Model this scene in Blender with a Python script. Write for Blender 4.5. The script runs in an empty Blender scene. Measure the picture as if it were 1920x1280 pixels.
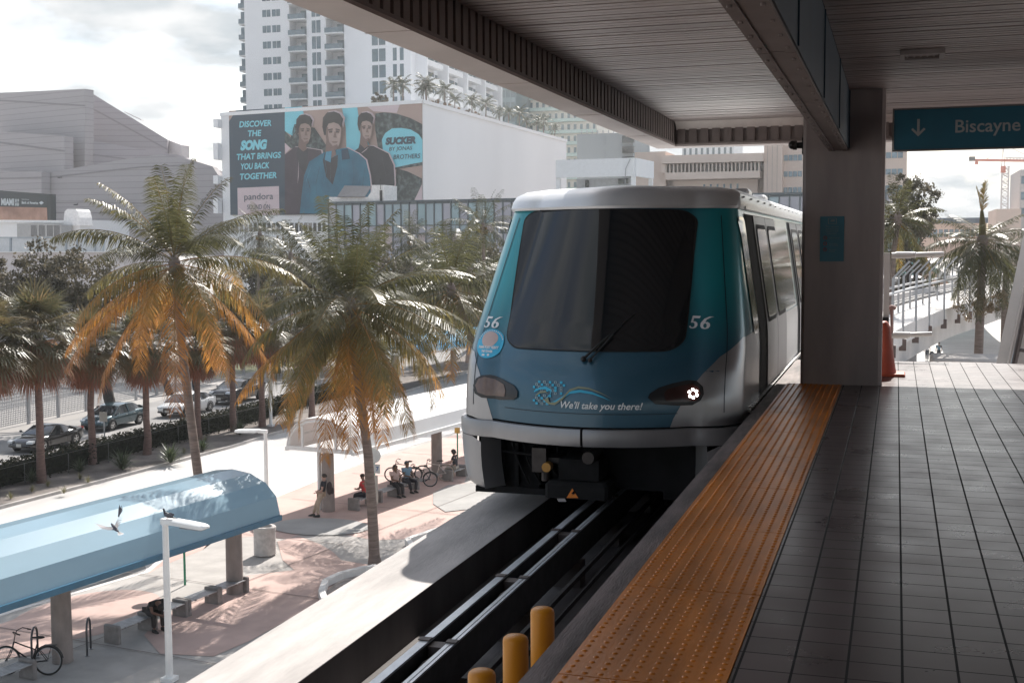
import bpy, bmesh, math, random
import numpy as np
from mathutils import Vector, Matrix
R_ = math.radians
SC = bpy.context.scene
COL = SC.collection
random.seed(7)
# ---------------------------------------------------------------- camera
F = 2290.0; H = 1.56; G = -9.3
def _ray(x, y): return np.array([(x-960)/F, -(y-640)/F, -1.0])
_Y = _ray(1681, 457); _Y /= np.linalg.norm(_Y)
_n = np.cross(_Y, _ray(681, 463)); _n /= np.linalg.norm(_n)
_Z = _n if _n[1] > 0 else -_n
_X = np.cross(_Y, _Z)
RM = np.array([_X, _Y, _Z])
cam = bpy.data.objects.new('camera', bpy.data.cameras.new('camera')); COL.objects.link(cam)
cam.data.sensor_width = 36; cam.data.lens = F/1920*36
cam.data.clip_start = 0.05; cam.data.clip_end = 4000
cam.matrix_world = Matrix([list(RM[0])+[0], list(RM[1])+[0], list(RM[2])+[H], [0, 0, 0, 1]])
SC.camera = cam
# ---------------------------------------------------------------- world, sun, exposure
SUN_EL, SUN_AZ = R_(43), R_(-1)      # azimuth from +Y towards +X
W = bpy.data.worlds.new('World'); SC.world = W; W.use_nodes = True
nt = W.node_tree; nt.nodes.clear()
def wn(t, **k):
    n = nt.nodes.new(t)
    for a, b in k.items(): setattr(n, a, b)
    return n
sky = wn('ShaderNodeTexSky', sky_type='NISHITA', sun_disc=False, sun_elevation=SUN_EL, sun_rotation=SUN_AZ, dust_density=2.0, air_density=1.0)
bg = wn('ShaderNodeBackground'); bg.inputs[1].default_value = 0.12
out = wn('ShaderNodeOutputWorld'); tc = wn('ShaderNodeTexCoord')
sep = wn('ShaderNodeSeparateXYZ'); nt.links.new(tc.outputs['Generated'], sep.inputs[0])
mx = wn('ShaderNodeMath', operation='ADD'); nt.links.new(sep.outputs[2], mx.inputs[0]); mx.inputs[1].default_value = 0.25
dv = wn('ShaderNodeVectorMath', operation='DIVIDE'); nt.links.new(tc.outputs['Generated'], dv.inputs[0]); nt.links.new(mx.outputs[0], dv.inputs[1])
no = wn('ShaderNodeTexNoise'); no.inputs['Scale'].default_value = 2.3; no.inputs['Detail'].default_value = 7; no.inputs['Roughness'].default_value = 0.55; no.inputs['Distortion'].default_value = 0.3
nt.links.new(dv.outputs[0], no.inputs['Vector'])
rp = wn('ShaderNodeValToRGB'); rp.color_ramp.elements[0].position = 0.40; rp.color_ramp.elements[0].color = (0.30, 0.30, 0.30, 1); rp.color_ramp.elements[1].position = 0.58; rp.color_ramp.elements[1].color = (1, 1, 1, 1)
nt.links.new(no.outputs['Fac'], rp.inputs[0])
no2 = wn('ShaderNodeTexNoise'); no2.inputs['Scale'].default_value = 3.2; no2.inputs['Detail'].default_value = 5
nt.links.new(dv.outputs[0], no2.inputs['Vector'])
rp2 = wn('ShaderNodeValToRGB'); rp2.color_ramp.elements[0].position = 0.40; rp2.color_ramp.elements[0].color = (1.75, 2.05, 2.3, 1); rp2.color_ramp.elements[1].position = 0.56; rp2.color_ramp.elements[1].color = (3.65, 3.7, 3.72, 1)
nt.links.new(no2.outputs['Fac'], rp2.inputs[0])
mix = wn('ShaderNodeMix', data_type='RGBA'); nt.links.new(rp.outputs[0], mix.inputs[0]); 
nt.links.new(sky.outputs[0], mix.inputs[6]); nt.links.new(rp2.outputs[0], mix.inputs[7])
nt.links.new(mix.outputs[2], bg.inputs[0]); nt.links.new(bg.outputs[0], out.inputs[0])
sl = bpy.data.lights.new('sun', 'SUN'); sl.energy = 4.0; sl.angle = R_(0.5); sl.color = (1.0, 0.95, 0.88)
so = bpy.data.objects.new('sun', sl); COL.objects.link(so)
_sd = Vector((math.sin(SUN_AZ)*math.cos(SUN_EL), math.cos(SUN_AZ)*math.cos(SUN_EL), math.sin(SUN_EL)))
so.rotation_euler = _sd.to_track_quat('Z', 'Y').to_euler(); so.location = (0, 0, 60)
SC.view_settings.view_transform = 'Standard'; SC.view_settings.look = 'None'
SC.view_settings.exposure = 1.0; SC.view_settings.gamma = 1
SC.view_settings.use_curve_mapping = False
SC.cycles.max_bounces = 8; SC.cycles.transparent_max_bounces = 12
SC.cycles.use_denoising = True
try: SC.cycles.caustics_reflective = False; SC.cycles.caustics_refractive = False
except Exception: pass
# ---------------------------------------------------------------- helpers
def _d(x, y): return RM @ _ray(x, y)
def onz(x, y, z): d = _d(x, y); t = (z-H)/d[2]; return Vector((d[0]*t, d[1]*t, z))
def ony(x, y, Y): d = _d(x, y); t = Y/d[1]; return Vector((d[0]*t, Y, H+d[2]*t))
def onx(x, y, X): d = _d(x, y); t = X/d[0]; return Vector((X, d[1]*t, H+d[2]*t))
def plane(p, nrm):
    p = Vector(p); nrm = Vector(nrm).normalized()
    def f(x, y, off=0.0):
        d = Vector(_d(x, y)); o = Vector((0, 0, H))
        t = (p + nrm*off - o).dot(nrm)/d.dot(nrm)
        return o + d*t
    f.n = nrm
    return f
def proj(p):
    c = RM.T @ (np.array(p, float)-np.array([0, 0, H])); return (960-F*c[0]/c[2], 640+F*c[1]/c[2])
def wloc(o):
    v = Vector((0, 0, 0))
    while o: v += o.location; o = o.parent
    return v
class MB:
    def __init__(s): s.v = []; s.f = []; s.m = []; s.t = {}; s.pieces = []
    def add(s, vs, fs, mi=0, tint=None):
        b = len(s.v); f0 = len(s.f); s.v.extend([tuple(p) for p in vs])
        for f in fs: s.f.append([i+b for i in f]); s.m.append(mi)
        if tint is not None:
            for i in range(len(vs)): s.t[b+i] = tint
        s.pieces.append((b, len(s.v), f0, len(s.f)))
        return s
    def box(s, x0, x1, y0, y1, z0, z1, mi=0):
        v = [(x0, y0, z0), (x1, y0, z0), (x1, y1, z0), (x0, y1, z0), (x0, y0, z1), (x1, y0, z1), (x1, y1, z1), (x0, y1, z1)]
        return s.add(v, [(3, 2, 1, 0), (4, 5, 6, 7), (0, 1, 5, 4), (1, 2, 6, 5), (2, 3, 7, 6), (3, 0, 4, 7)], mi)
    def bbox(s, x0, x1, y0, y1, z0, z1, b=0.02, mi=0):   # box with bevelled vertical + top edges
        prof = [(x0+b, y0), (x1-b, y0), (x1, y0+b), (x1, y1-b), (x1-b, y1), (x0+b, y1), (x0, y1-b), (x0, y0+b)]
        cx, cy = (x0+x1)/2, (y0+y1)/2
        def ring(z, k): return [(cx+(x-cx)*(1-k/(abs(x1-x0)/2+1e-9)), cy+(y-cy)*(1-k/(abs(y1-y0)/2+1e-9)), z) for x, y in prof]
        v = ring(z0, 0)+ring(z1-b, 0)+ring(z1, b)
        f = [tuple(range(7, -1, -1)), tuple(range(16, 24))]
        for r in (0, 8):
            for i in range(8): f.append((r+i, r+(i+1) % 8, r+8+(i+1) % 8, r+8+i))
        return s.add(v, f, mi)
    def obox(s, c, u, v, w, mi=0):   # centre and three half-axis vectors
        c, u, v, w = map(Vector, (c, u, v, w))
        P = [c+u*a+v*b+w*d for d in (-1, 1) for a, b in ((-1, -1), (1, -1), (1, 1), (-1, 1))]
        return s.add(P, [(3, 2, 1, 0), (4, 5, 6, 7), (0, 1, 5, 4), (1, 2, 6, 5), (2, 3, 7, 6), (3, 0, 4, 7)], mi)
    def bar(s, a, b, w, h, mi=0, up=(0, 0, 1)):
        a, b = Vector(a), Vector(b); d = (b-a); L = d.length
        if L < 1e-6: return s
        d.normalize(); up = Vector(up)
        if abs(d.dot(up)) > .98: up = Vector((0, 1, 0))
        r = d.cross(up).normalized(); u = r.cross(d)
        return s.obox((a+b)/2, d*L/2, r*w/2, u*h/2, mi)
    def prism(s, poly, z0, z1, mi=0):
        n = len(poly); v = [(x, y, z0) for x, y in poly]+[(x, y, z1) for x, y in poly]
        a = sum(poly[i][0]*poly[(i+1) % n][1]-poly[(i+1) % n][0]*poly[i][1] for i in range(n))
        if a < 0: v = v[:n][::-1]+v[n:][::-1]
        f = [tuple(range(n-1, -1, -1)), tuple(range(n, 2*n))]+[(i, (i+1) % n, n+(i+1) % n, n+i) for i in range(n)]
        return s.add(v, f, mi)
    def extr(s, pts, vec, mi=0):     # planar 3-D polygon extruded by vec
        n = len(pts); vec = Vector(vec); v = [Vector(p) for p in pts]+[Vector(p)+vec for p in pts]
        return s.add(v, [tuple(range(n-1, -1, -1)), tuple(range(n, 2*n))]+[(i, (i+1) % n, n+(i+1) % n, n+i) for i in range(n)], mi)
    def tube(s, pts, r, n=8, mi=0, closed=False, cap=True, tint=None):
        pts = [Vector(p) for p in pts]; m = len(pts); rs = r if isinstance(r, (list, tuple)) else [r]*m
        v = []; ref = None
        for i, p in enumerate(pts):
            if closed: t = (pts[(i+1) % m]-pts[i-1])
            else: t = (pts[min(i+1, m-1)]-pts[max(i-1, 0)])
            t.normalize()
            if ref is None: ref = t.orthogonal().normalized()
            a = (ref-t*ref.dot(t))
            if a.length < 1e-5: a = t.orthogonal()
            a.normalize(); ref = a; b = t.cross(a)
            for k in range(n):
                q = 2*math.pi*k/n; v.append(p+(a*math.cos(q)+b*math.sin(q))*rs[i])
        f = []
        for i in range(m if closed else m-1):
            j = (i+1) % m
            for k in range(n): f.append((i*n+k, i*n+(k+1) % n, j*n+(k+1) % n, j*n+k))
        if cap and not closed: f.append(tuple(range(n-1, -1, -1))); f.append(tuple((m-1)*n+k for k in range(n)))
        return s.add(v, f, mi, tint)
    def lathe(s, prof, c=(0, 0, 0), n=24, mi=0, ax=None):  # prof: (r,z)
        v = []; c = Vector(c)
        for r, z in prof:
            for k in range(n):
                q = 2*math.pi*k/n; p = Vector((r*math.cos(q), r*math.sin(q), z))
                if ax == 'x': p = Vector((p.z, p.x, p.y))
                if ax == 'y': p = Vector((p.y, p.z, p.x))
                v.append(c+p)
        f = [(i*n+k, i*n+(k+1) % n, (i+1)*n+(k+1) % n, (i+1)*n+k) for i in range(len(prof)-1) for k in range(n)]
        f.append(tuple(range(n-1, -1, -1))); f.append(tuple((len(prof)-1)*n+k for k in range(n)))
        return s.add(v, f, mi)
    def ell(s, c, r, mi=0, n=12, m=7):
        c = Vector(c); v = [c+Vector((0, 0, -r[2]))]
        for i in range(1, m):
            a = math.pi*i/m-math.pi/2
            for k in range(n):
                q = 2*math.pi*k/n; v.append(c+Vector((r[0]*math.cos(a)*math.cos(q), r[1]*math.cos(a)*math.sin(q), r[2]*math.sin(a))))
        v.append(c+Vector((0, 0, r[2]))); f = [(0, 1+(k+1) % n, 1+k) for k in range(n)]
        for i in range(m-2):
            for k in range(n): f.append((1+i*n+k, 1+i*n+(k+1) % n, 1+(i+1)*n+(k+1) % n, 1+(i+1)*n+k))
        e = len(v)-1; b = 1+(m-2)*n; f += [(b+k, b+(k+1) % n, e) for k in range(n)]
        return s.add(v, f, mi)
    def grid(s, fn, nu, nv, mi=0):
        v = [fn(i/nu, j/nv) for j in range(nv+1) for i in range(nu+1)]; w = nu+1
        return s.add(v, [(j*w+i, j*w+i+1, (j+1)*w+i+1, (j+1)*w+i) for j in range(nv) for i in range(nu)], mi)
    def parts(s, name, mat, parent, cap=100, key=None, **kw):   # each added piece becomes a part of its own; past cap the rest is one 'stuff' part
        P = s.pieces; idx = list(range(len(P)))
        if len(P) > cap:
            def area(i):
                v0, v1, f0, f1 = P[i]; q = [proj(p) for p in s.v[v0:v1]]; xs = [min(max(a[0], 0), 1920) for a in q]; ys = [min(max(a[1], 0), 1280) for a in q]
                return (max(xs)-min(xs))*(max(ys)-min(ys))
            idx.sort(key=lambda i: -area(i))
        rest = MB(); last = None
        for n_, i in enumerate(idx):
            v0, v1, f0, f1 = P[i]; m = rest if n_ >= cap else MB(); b = len(m.v); m.v += s.v[v0:v1]; m.f += [[q-v0+b for q in f] for f in s.f[f0:f1]]; m.m += s.m[f0:f1]
            if n_ < cap: last = m.build(name, mat, parent, **kw)
        if rest.v: rest.build(name, mat, parent, kind='stuff', **kw)
        return last
    def build(s, name, mat, parent=None, label=None, cat=None, group=None, kind=None, base=None, smooth=False, fix=False):
        me = bpy.data.meshes.new(name)
        o = bpy.data.objects.new(name, me); COL.objects.link(o)
        if parent is not None: off = wloc(parent); o.parent = parent
        elif base is not None: off = Vector(base); o.location = off
        else: off = Vector((0, 0, 0))
        V = s.v if off.length == 0 else [(p[0]-off.x, p[1]-off.y, p[2]-off.z) for p in s.v]
        me.from_pydata(V, [], s.f)
        for m in (mat if isinstance(mat, (list, tuple)) else [mat]): me.materials.append(m)
        me.polygons.foreach_set('material_index', s.m)
        if s.t:
            at = me.attributes.new('tint', 'FLOAT', 'POINT'); a = [0.0]*len(s.v)
            for k, t in s.t.items(): a[k] = t
            at.data.foreach_set('value', a)
        if fix:
            bm = bmesh.new(); bm.from_mesh(me); bmesh.ops.recalc_face_normals(bm, faces=bm.faces); bm.to_mesh(me); bm.free()
        if smooth:
            me.polygons.foreach_set('use_smooth', [True]*len(s.f))
            if smooth != 'all': me.set_sharp_from_angle(angle=R_(38 if smooth is True else smooth))
        me.update()
        return tag(o, label, cat, group, kind)
def tag(o, label=None, cat=None, group=None, kind=None):
    if label: o['label'] = label
    if cat: o['category'] = cat
    if group: o['group'] = group
    if kind: o['kind'] = kind
    return o
def thing(name, label, cat, loc=(0, 0, 0), rz=0, group=None):
    o = bpy.data.objects.new(name, None); COL.objects.link(o); o.location = loc; o.rotation_euler = (0, 0, rz)
    o.empty_display_size = 0.2
    return tag(o, label, cat, group)
def dup(r0, loc, rz=0, label=None, group=None, scale=None, parent=None):
    r = r0.copy(); COL.objects.link(r); r.location = loc; r.rotation_euler = (0, 0, rz)
    if scale: r.scale = (scale,)*3 if not isinstance(scale, tuple) else scale
    if label: r['label'] = label
    if group: r['group'] = group
    for ch in list(r0.children):
        c = ch.copy(); COL.objects.link(c); c.parent = r
        for g in list(ch.children):
            d = g.copy(); COL.objects.link(d); d.parent = c
    return r
# ---------------------------------------------------------------- materials
def nodes(name):
    m = bpy.data.materials.new(name); m.use_nodes = True; t = m.node_tree
    return m, t, t.nodes['Principled BSDF']
def M(name, col, rough=.6, metal=0.0, var=.12, sc=3.0, bump=0.0, bsc=40.0, spec=None, sat=None, coat=0, streak=None, c2=None, lo=.35, hi=.65):
    m, t, p = nodes(name); L = t.links.new
    p.inputs['Roughness'].default_value = rough; p.inputs['Metallic'].default_value = metal
    if spec is not None: p.inputs['Specular IOR Level'].default_value = spec
    if coat: p.inputs['Coat Weight'].default_value = coat; p.inputs['Coat Roughness'].default_value = .08
    tcn = t.nodes.new('ShaderNodeTexCoord'); mp = t.nodes.new('ShaderNodeMapping'); L(tcn.outputs['Object'], mp.inputs[0])
    if streak: mp.inputs['Scale'].default_value = streak
    n = t.nodes.new('ShaderNodeTexNoise'); n.inputs['Scale'].default_value = sc; n.inputs['Detail'].default_value = 6; n.inputs['Roughness'].default_value = .6
    L(mp.outputs[0], n.inputs['Vector'])
    r = t.nodes.new('ShaderNodeValToRGB'); a, b = r.color_ramp.elements
    c = Vector(col); d = Vector(c2) if c2 else None
    a.position = lo; b.position = hi
    a.color = (*(c*(1-var)), 1) if d is None else (*c, 1); b.color = (*(c*(1+var*.6)), 1) if d is None else (*d, 1)
    L(n.outputs['Fac'], r.inputs[0]); L(r.outputs[0], p.inputs['Base Color'])
    if bump:
        n2 = t.nodes.new('ShaderNodeTexNoise'); n2.inputs['Scale'].default_value = bsc; n2.inputs['Detail'].default_value = 4
        L(mp.outputs[0], n2.inputs['Vector']); b2 = t.nodes.new('ShaderNodeBump'); b2.inputs['Strength'].default_value = bump; b2.inputs['Distance'].default_value = .02
        L(n2.outputs['Fac'], b2.inputs['Height']); L(b2.outputs[0], p.inputs['Normal'])
    return m
def leafmat(name, stops, trans=.45, rough=.42, tr_gain=1.3, spec=.6):
    m, t, p = nodes(name); L = t.links.new
    a = t.nodes.new('ShaderNodeAttribute'); a.attribute_name = 'tint'
    g = t.nodes.new('ShaderNodeNewGeometry')
    nz = t.nodes.new('ShaderNodeTexNoise'); nz.inputs['Scale'].default_value = 1.3; L(g.outputs['Position'], nz.inputs['Vector'])
    ad = t.nodes.new('ShaderNodeMath'); ad.operation = 'MULTIPLY_ADD'; L(nz.outputs['Fac'], ad.inputs[0]); ad.inputs[1].default_value = .3; 
    sb = t.nodes.new('ShaderNodeMath'); sb.operation = 'SUBTRACT'; L(a.outputs['Fac'], sb.inputs[0]); sb.inputs[1].default_value = .15; L(sb.outputs[0], ad.inputs[2])
    r = t.nodes.new('ShaderNodeValToRGB'); e = r.color_ramp.elements
    while len(e) < len(stops): e.new(.5)
    for i, (q, c) in enumerate(stops): e[i].position = q; e[i].color = (*c, 1)
    L(ad.outputs[0], r.inputs[0]); L(r.outputs[0], p.inputs['Base Color'])
    p.inputs['Roughness'].default_value = rough; p.inputs['Specular IOR Level'].default_value = spec
    tr = t.nodes.new('ShaderNodeBsdfTranslucent'); mu = t.nodes.new('ShaderNodeVectorMath'); mu.operation = 'SCALE'; mu.inputs[3].default_value = tr_gain
    L(r.outputs[0], mu.inputs[0]); L(mu.outputs[0], tr.inputs[0])
    ms = t.nodes.new('ShaderNodeMixShader'); ms.inputs[0].default_value = trans
    o = t.nodes['Material Output']; L(p.outputs[0], ms.inputs[1]); L(tr.outputs[0], ms.inputs[2]); L(ms.outputs[0], o.inputs[0])
    return m
def emis(name, col, s):
    m, t, p = nodes(name); p.inputs['Emission Color'].default_value = (*col, 1); p.inputs['Emission Strength'].default_value = s; p.inputs['Base Color'].default_value = (*col, 1)
    return m
def linesmat(name, col, dark, axis, pitch, width, rough=.7, bump=.4, var=.1, ph=0.0, axis2=None, pitch2=1, width2=.02, joint=.75):
    m, t, p = nodes(name); L = t.links.new; p.inputs['Roughness'].default_value = rough
    g = t.nodes.new('ShaderNodeTexCoord'); s = t.nodes.new('ShaderNodeSeparateXYZ'); L(g.outputs['Object'], s.inputs[0])
    def ma(op, a, b=None, c=None):
        q = t.nodes.new('ShaderNodeMath'); q.operation = op
        for i, v in enumerate((a, b, c)):
            if v is None: continue
            if isinstance(v, (int, float)): q.inputs[i].default_value = v
            else: L(v, q.inputs[i])
        return q.outputs[0]
    ax = {'x': 0, 'y': 1, 'z': 2}
    u = ma('DIVIDE', ma('ADD', s.outputs[ax[axis]], ph), pitch); fu = ma('FRACT', u); k = ma('LESS_THAN', fu, width/pitch)
    idx = ma('FLOOR', u)
    if axis2:
        u2 = ma('DIVIDE', s.outputs[ax[axis2]], pitch2); f2 = ma('FRACT', u2); k2 = ma('LESS_THAN', f2, width2/pitch2)
        k = ma('MAXIMUM', k, ma('MULTIPLY', k2, joint)); idx = ma('ADD', idx, ma('MULTIPLY', ma('FLOOR', u2), 37.7))
    wn_ = t.nodes.new('ShaderNodeTexWhiteNoise'); wn_.noise_dimensions = '1D'; L(idx, wn_.inputs['W'])
    nz = t.nodes.new('ShaderNodeTexNoise'); nz.inputs['Scale'].default_value = 2.5; nz.inputs['Detail'].default_value = 5; L(g.outputs['Object'], nz.inputs['Vector'])
    br = ma('ADD', ma('MULTIPLY', wn_.outputs[0], var), ma('MULTIPLY', nz.outputs['Fac'], var)); br = ma('ADD', br, 1-var)
    hsv = t.nodes.new('ShaderNodeHueSaturation'); hsv.inputs['Color'].default_value = (*col, 1); L(br, hsv.inputs['Value'])
    mi = t.nodes.new('ShaderNodeMix'); mi.data_type = 'RGBA'; L(k, mi.inputs[0]); L(hsv.outputs[0], mi.inputs[6]); mi.inputs[7].default_value = (*dark, 1)
    L(mi.outputs[2], p.inputs['Base Color'])
    rr = ma('ADD', ma('MULTIPLY', nz.outputs['Fac'], .25), rough-.12); L(ma('MAXIMUM', rr, ma('MULTIPLY', k, .9)), p.inputs['Roughness'])
    b = t.nodes.new('ShaderNodeBump'); b.inputs['Strength'].default_value = bump; b.inputs['Distance'].default_value = .01; L(ma('SUBTRACT', 1, k), b.inputs['Height']); L(b.outputs[0], p.inputs['Normal'])
    return m
def glowmat(name, col, fac=.4, **k):
    m = M(name, col, **k); t = m.node_tree; L = t.links.new; p = t.nodes['Principled BSDF']; src = p.inputs['Base Color'].links[0].from_socket
    tr = t.nodes.new('ShaderNodeBsdfTranslucent'); L(src, tr.inputs[0]); ms = t.nodes.new('ShaderNodeMixShader'); ms.inputs[0].default_value = fac
    L(p.outputs[0], ms.inputs[1]); L(tr.outputs[0], ms.inputs[2]); L(ms.outputs[0], t.nodes['Material Output'].inputs[0]); return m
conc = M('concrete', (.42, .39, .37), .85, var=.15, sc=1.5, bump=.15)
conc_l = M('pale concrete', (.62, .59, .57), .85, var=.12, sc=.8, bump=.12)
conc_d = M('dark concrete', (.20, .185, .18), .8, var=.3, sc=1.2, bump=.2)
col_m = M('painted column', (.30, .26, .25), .7, var=.1, sc=2, bump=.08, bsc=90)
white = M('white paint', (.78, .78, .77), .5, var=.06)
white_w = M('white wall', (.80, .80, .80), .8, var=.05, sc=.15, streak=(1, 1, .3))
grey_m = M('grey metal', (.35, .36, .38), .4, .6, var=.15)
dark_m = M('black metal', (.02, .02, .022), .5, .3, var=.3)
rubber = M('rubber', (.018, .018, .018), .8)
glass_d = M('dark glass', (.015, .017, .02), .06, var=.1, spec=.8)
chrome = M('chrome', (.6, .6, .6), .18, 1.0)
FONT = {}
def textmesh(s, size, bold=0.0, shear=0.0, sx=1.0, align='LEFT', sp=1.0):
    c = bpy.data.curves.new('t', 'FONT'); c.body = s; c.size = size; c.offset = bold; c.shear = shear; c.align_x = align; c.space_character = sp
    c.resolution_u = 3
    o = bpy.data.objects.new('t', c); COL.objects.link(o)
    dg = bpy.context.evaluated_depsgraph_get(); me = bpy.data.meshes.new_from_object(o.evaluated_get(dg))
    vs = [(v.co.x*sx, v.co.y) for v in me.vertices]; fs = [tuple(p.vertices) for p in me.polygons]
    bpy.data.objects.remove(o); bpy.data.curves.remove(c); bpy.data.meshes.remove(me)
    return vs, fs
def flat(polys, fn, cut=None):
    """2-D polygons (or (verts,faces)) mapped to 3-D by fn, optionally cut to a grid first"""
    mb = MB()
    for item in polys:
        bm = bmesh.new()
        if isinstance(item, tuple) and len(item) == 2 and isinstance(item[1], list):
            vv = [bm.verts.new((x, y, 0)) for x, y in item[0]]
            for f in item[1]:
                try: bm.faces.new([vv[i] for i in f])
                except ValueError: pass
        else:
            bm.faces.new([bm.verts.new((x, y, 0)) for x, y in item])
        if cut:
            for ax in (0, 1):
                cs = [v.co[ax] for v in bm.verts]; lo, hi = min(cs), max(cs); k = math.ceil(lo/cut[ax])
                while k*cut[ax] < hi:
                    n = Vector((1, 0, 0)) if ax == 0 else Vector((0, 1, 0))
                    bmesh.ops.bisect_plane(bm, geom=bm.verts[:]+bm.edges[:]+bm.faces[:], plane_co=n*(k*cut[ax]), plane_no=n, dist=1e-6)
                    k += 1
        bmesh.ops.triangulate(bm, faces=[f for f in bm.faces if len(f.verts) > 4])
        bm.verts.index_update()
        mb.add([fn(v.co.x, v.co.y) for v in bm.verts], [[v.index for v in f.verts] for f in bm.faces]); bm.free()
    return mb
def rrect(x0, x1, y0, y1, r, n=6):
    p = []
    for cx, cy, a in ((x1-r, y1-r, 0), (x0+r, y1-r, 90), (x0+r, y0+r, 180), (x1-r, y0+r, 270)):
        for k in range(n+1):
            q = R_(a+90*k/n); p.append((cx+r*math.cos(q), cy+r*math.sin(q)))
    return p
def circ(cx, cy, rx, ry=None, n=24, a0=0, a1=360):
    ry = ry or rx; m = n+1 if a1-a0 < 360 else n
    return [(cx+rx*math.cos(R_(a0+(a1-a0)*k/n)), cy+ry*math.sin(R_(a0+(a1-a0)*k/n))) for k in range(m)]
# ================================================================ STATION
PX = -1.265
tile = linesmat('platform tile', (.092, .062, .062), (.010, .009, .009), 'x', .1936, .010, rough=.30, bump=.35, var=.34, ph=.1510, axis2='y', pitch2=.1936, width2=.0075, joint=.95)
_t = MB(); _t.grid(lambda u, v: (-.548+u*16.5, -30+v*47.0, 0), 1, 1)
_t.build('platform_floor', tile, kind='structure')
mb = MB(); mb.box(-.548, 9, -30, 16.99, -.9, -.005); mb.box(PX, -.55, -30, 16.99, -.9, -.006); mb.box(PX-.02, PX, -30, 16.99, -.9, -.02)
mb.build('platform_slab', M('platform edge concrete', (.19, .155, .145), .75, var=.6, sc=2.2, bump=.3, streak=(3, .5, 1)), kind='structure')
tact = M('tactile orange', (.70, .225, .022), .36, var=.30, sc=1.6, bump=.08, streak=(2.5, .6, 1))
mb = MB(); x0, x1 = -1.150, -.552
y = 13.95
while y > -1:
    mb.box(x0, x1, y-1.214, y-.003, -.004, .006); y -= 1.2192
st = .0598
for j in range(-1, 10):
    pass
ny = int(13.9/st)
for j in range(ny):
    yy = 13.92-j*st
    for i in range(10):
        xx = x0+.03+i*st
        n = 6 if yy > 7 else 8; v = []; r1, r2, h = .0125, .0068, .0052
        for k in range(n): a = 6.2832*k/n; v.append((xx+r1*math.cos(a), yy+r1*math.sin(a), .006))
        for k in range(n): a = 6.2832*k/n; v.append((xx+r2*math.cos(a), yy+r2*math.sin(a), .006+h))
        mb.add(v, [(k, (k+1) % n, n+(k+1) % n, n+k) for k in range(n)]+[tuple(range(n, 2*n))])
mb.build('tactile_paving', tact, label='orange tactile warning strip with raised domes along the platform edge', cat='paving', base=(-.85, 7, 0))
# column
mb = MB(); mb.bbox(-1.005, -.137, 13.95, 14.75, .002, 3.4, .035)
mb.build('station_column', M('column paint', (.42, .36, .35), .7, var=.18, sc=.9, streak=(2.5, 2.5, .5), bump=.15, bsc=60), label='thick square grey concrete column rising from the platform floor', cat='column', base=(-.57, 14.35, 0))
# beam along the platform
ZC = 3.23
bt = thing('roof_beam', 'long brown and blue roof beam running into the top of the grey column', 'beam', (-.62, 4, 2.58))
brown = M('beam brown', (.20, .16, .15), .6, var=.15, sc=2)
blue_b = M('beam blue', (.016, .05, .085), .45, var=.2, sc=2, streak=(1, 1, .2))
MB().box(-.71, -.535, -30, 13.945, 2.60, 3.22).build('beam_core', brown, bt)
mb = MB(); y = 13.94
while y > -30:
    mb.box(-.725, -.665, y-2.4, y-.006, 2.572, 2.592); mb.box(-.58, -.525, y-2.4, y-.006, 2.572, 2.592); mb.box(-.662, -.583, y-2.4, y-.006, 2.580, 2.592)
    for k in range(6):
        for x in (-.695, -.552): mb.lathe([(.012, 2.560), (.012, 2.575)], (x, y-.2-k*.4, 0), 6)
    y -= 2.41
mb.build('bottom_flange', brown, bt)
mb = MB(); mb.box(-.5295, -.515, -30, 13.94, 2.593, 3.225)
for k in range(8): mb.box(-.514, -.505, 13.9-k*2.41, 13.93-k*2.41, 2.6, 3.22)
mb.build('side_plate', blue_b, bt)
# ceiling
slat = M('ceiling slat', (.45, .385, .37), .45, var=.22, sc=1.2, streak=(.3, 3, 1))
mb = MB(); y = 16.72; k = 0
random.seed(3)
while y > -30:
    zz = ZC+random.uniform(-.002, .002)+(.004 if k % 12 == 0 else 0)
    mb.box(-2.90, -.72, y-.093, y-.013, zz, zz+.03); mb.box(-.514, 16.2, y-.093, y-.013, zz, zz+.03); y -= .1064; k += 1
mb.build('ceiling_slats', slat, kind='structure')
MB().box(-3.0, 16.2, -30, 16.9, ZC+.045, ZC+.07).build('ceiling_deck', M('ceiling back', (.05, .045, .045), .9), kind='structure')
# canopy fascia: left and far, ribbed inside, smooth pale soffit
ct = thing('canopy_fascia', 'pale concrete roof fascia with ribbed inner face round the station canopy', 'roof fascia', (-3.05, 8, 2.92))
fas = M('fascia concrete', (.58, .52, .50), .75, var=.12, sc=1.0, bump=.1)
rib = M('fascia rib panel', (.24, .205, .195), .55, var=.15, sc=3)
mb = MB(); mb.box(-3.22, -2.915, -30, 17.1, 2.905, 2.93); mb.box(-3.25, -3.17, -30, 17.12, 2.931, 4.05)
mb.box(-2.914, 16.3, 16.79, 17.1, 2.905, 2.93); mb.box(-3.169, 16.3, 17.04, 17.12, 2.931, 4.05)
for k in range(9): mb.box(-3.223, -2.91, 15-k*2.6, 15.012-k*2.6, 2.9, 2.91)
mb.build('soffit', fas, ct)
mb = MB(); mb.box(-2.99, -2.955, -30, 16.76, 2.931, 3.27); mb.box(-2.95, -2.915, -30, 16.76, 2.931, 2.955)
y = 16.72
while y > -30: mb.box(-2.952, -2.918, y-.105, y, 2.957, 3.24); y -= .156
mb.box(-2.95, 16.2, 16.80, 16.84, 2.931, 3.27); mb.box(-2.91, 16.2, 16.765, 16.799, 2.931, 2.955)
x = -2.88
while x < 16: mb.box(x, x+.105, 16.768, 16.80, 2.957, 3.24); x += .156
mb.build('rib_panel', rib, ct)
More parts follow.
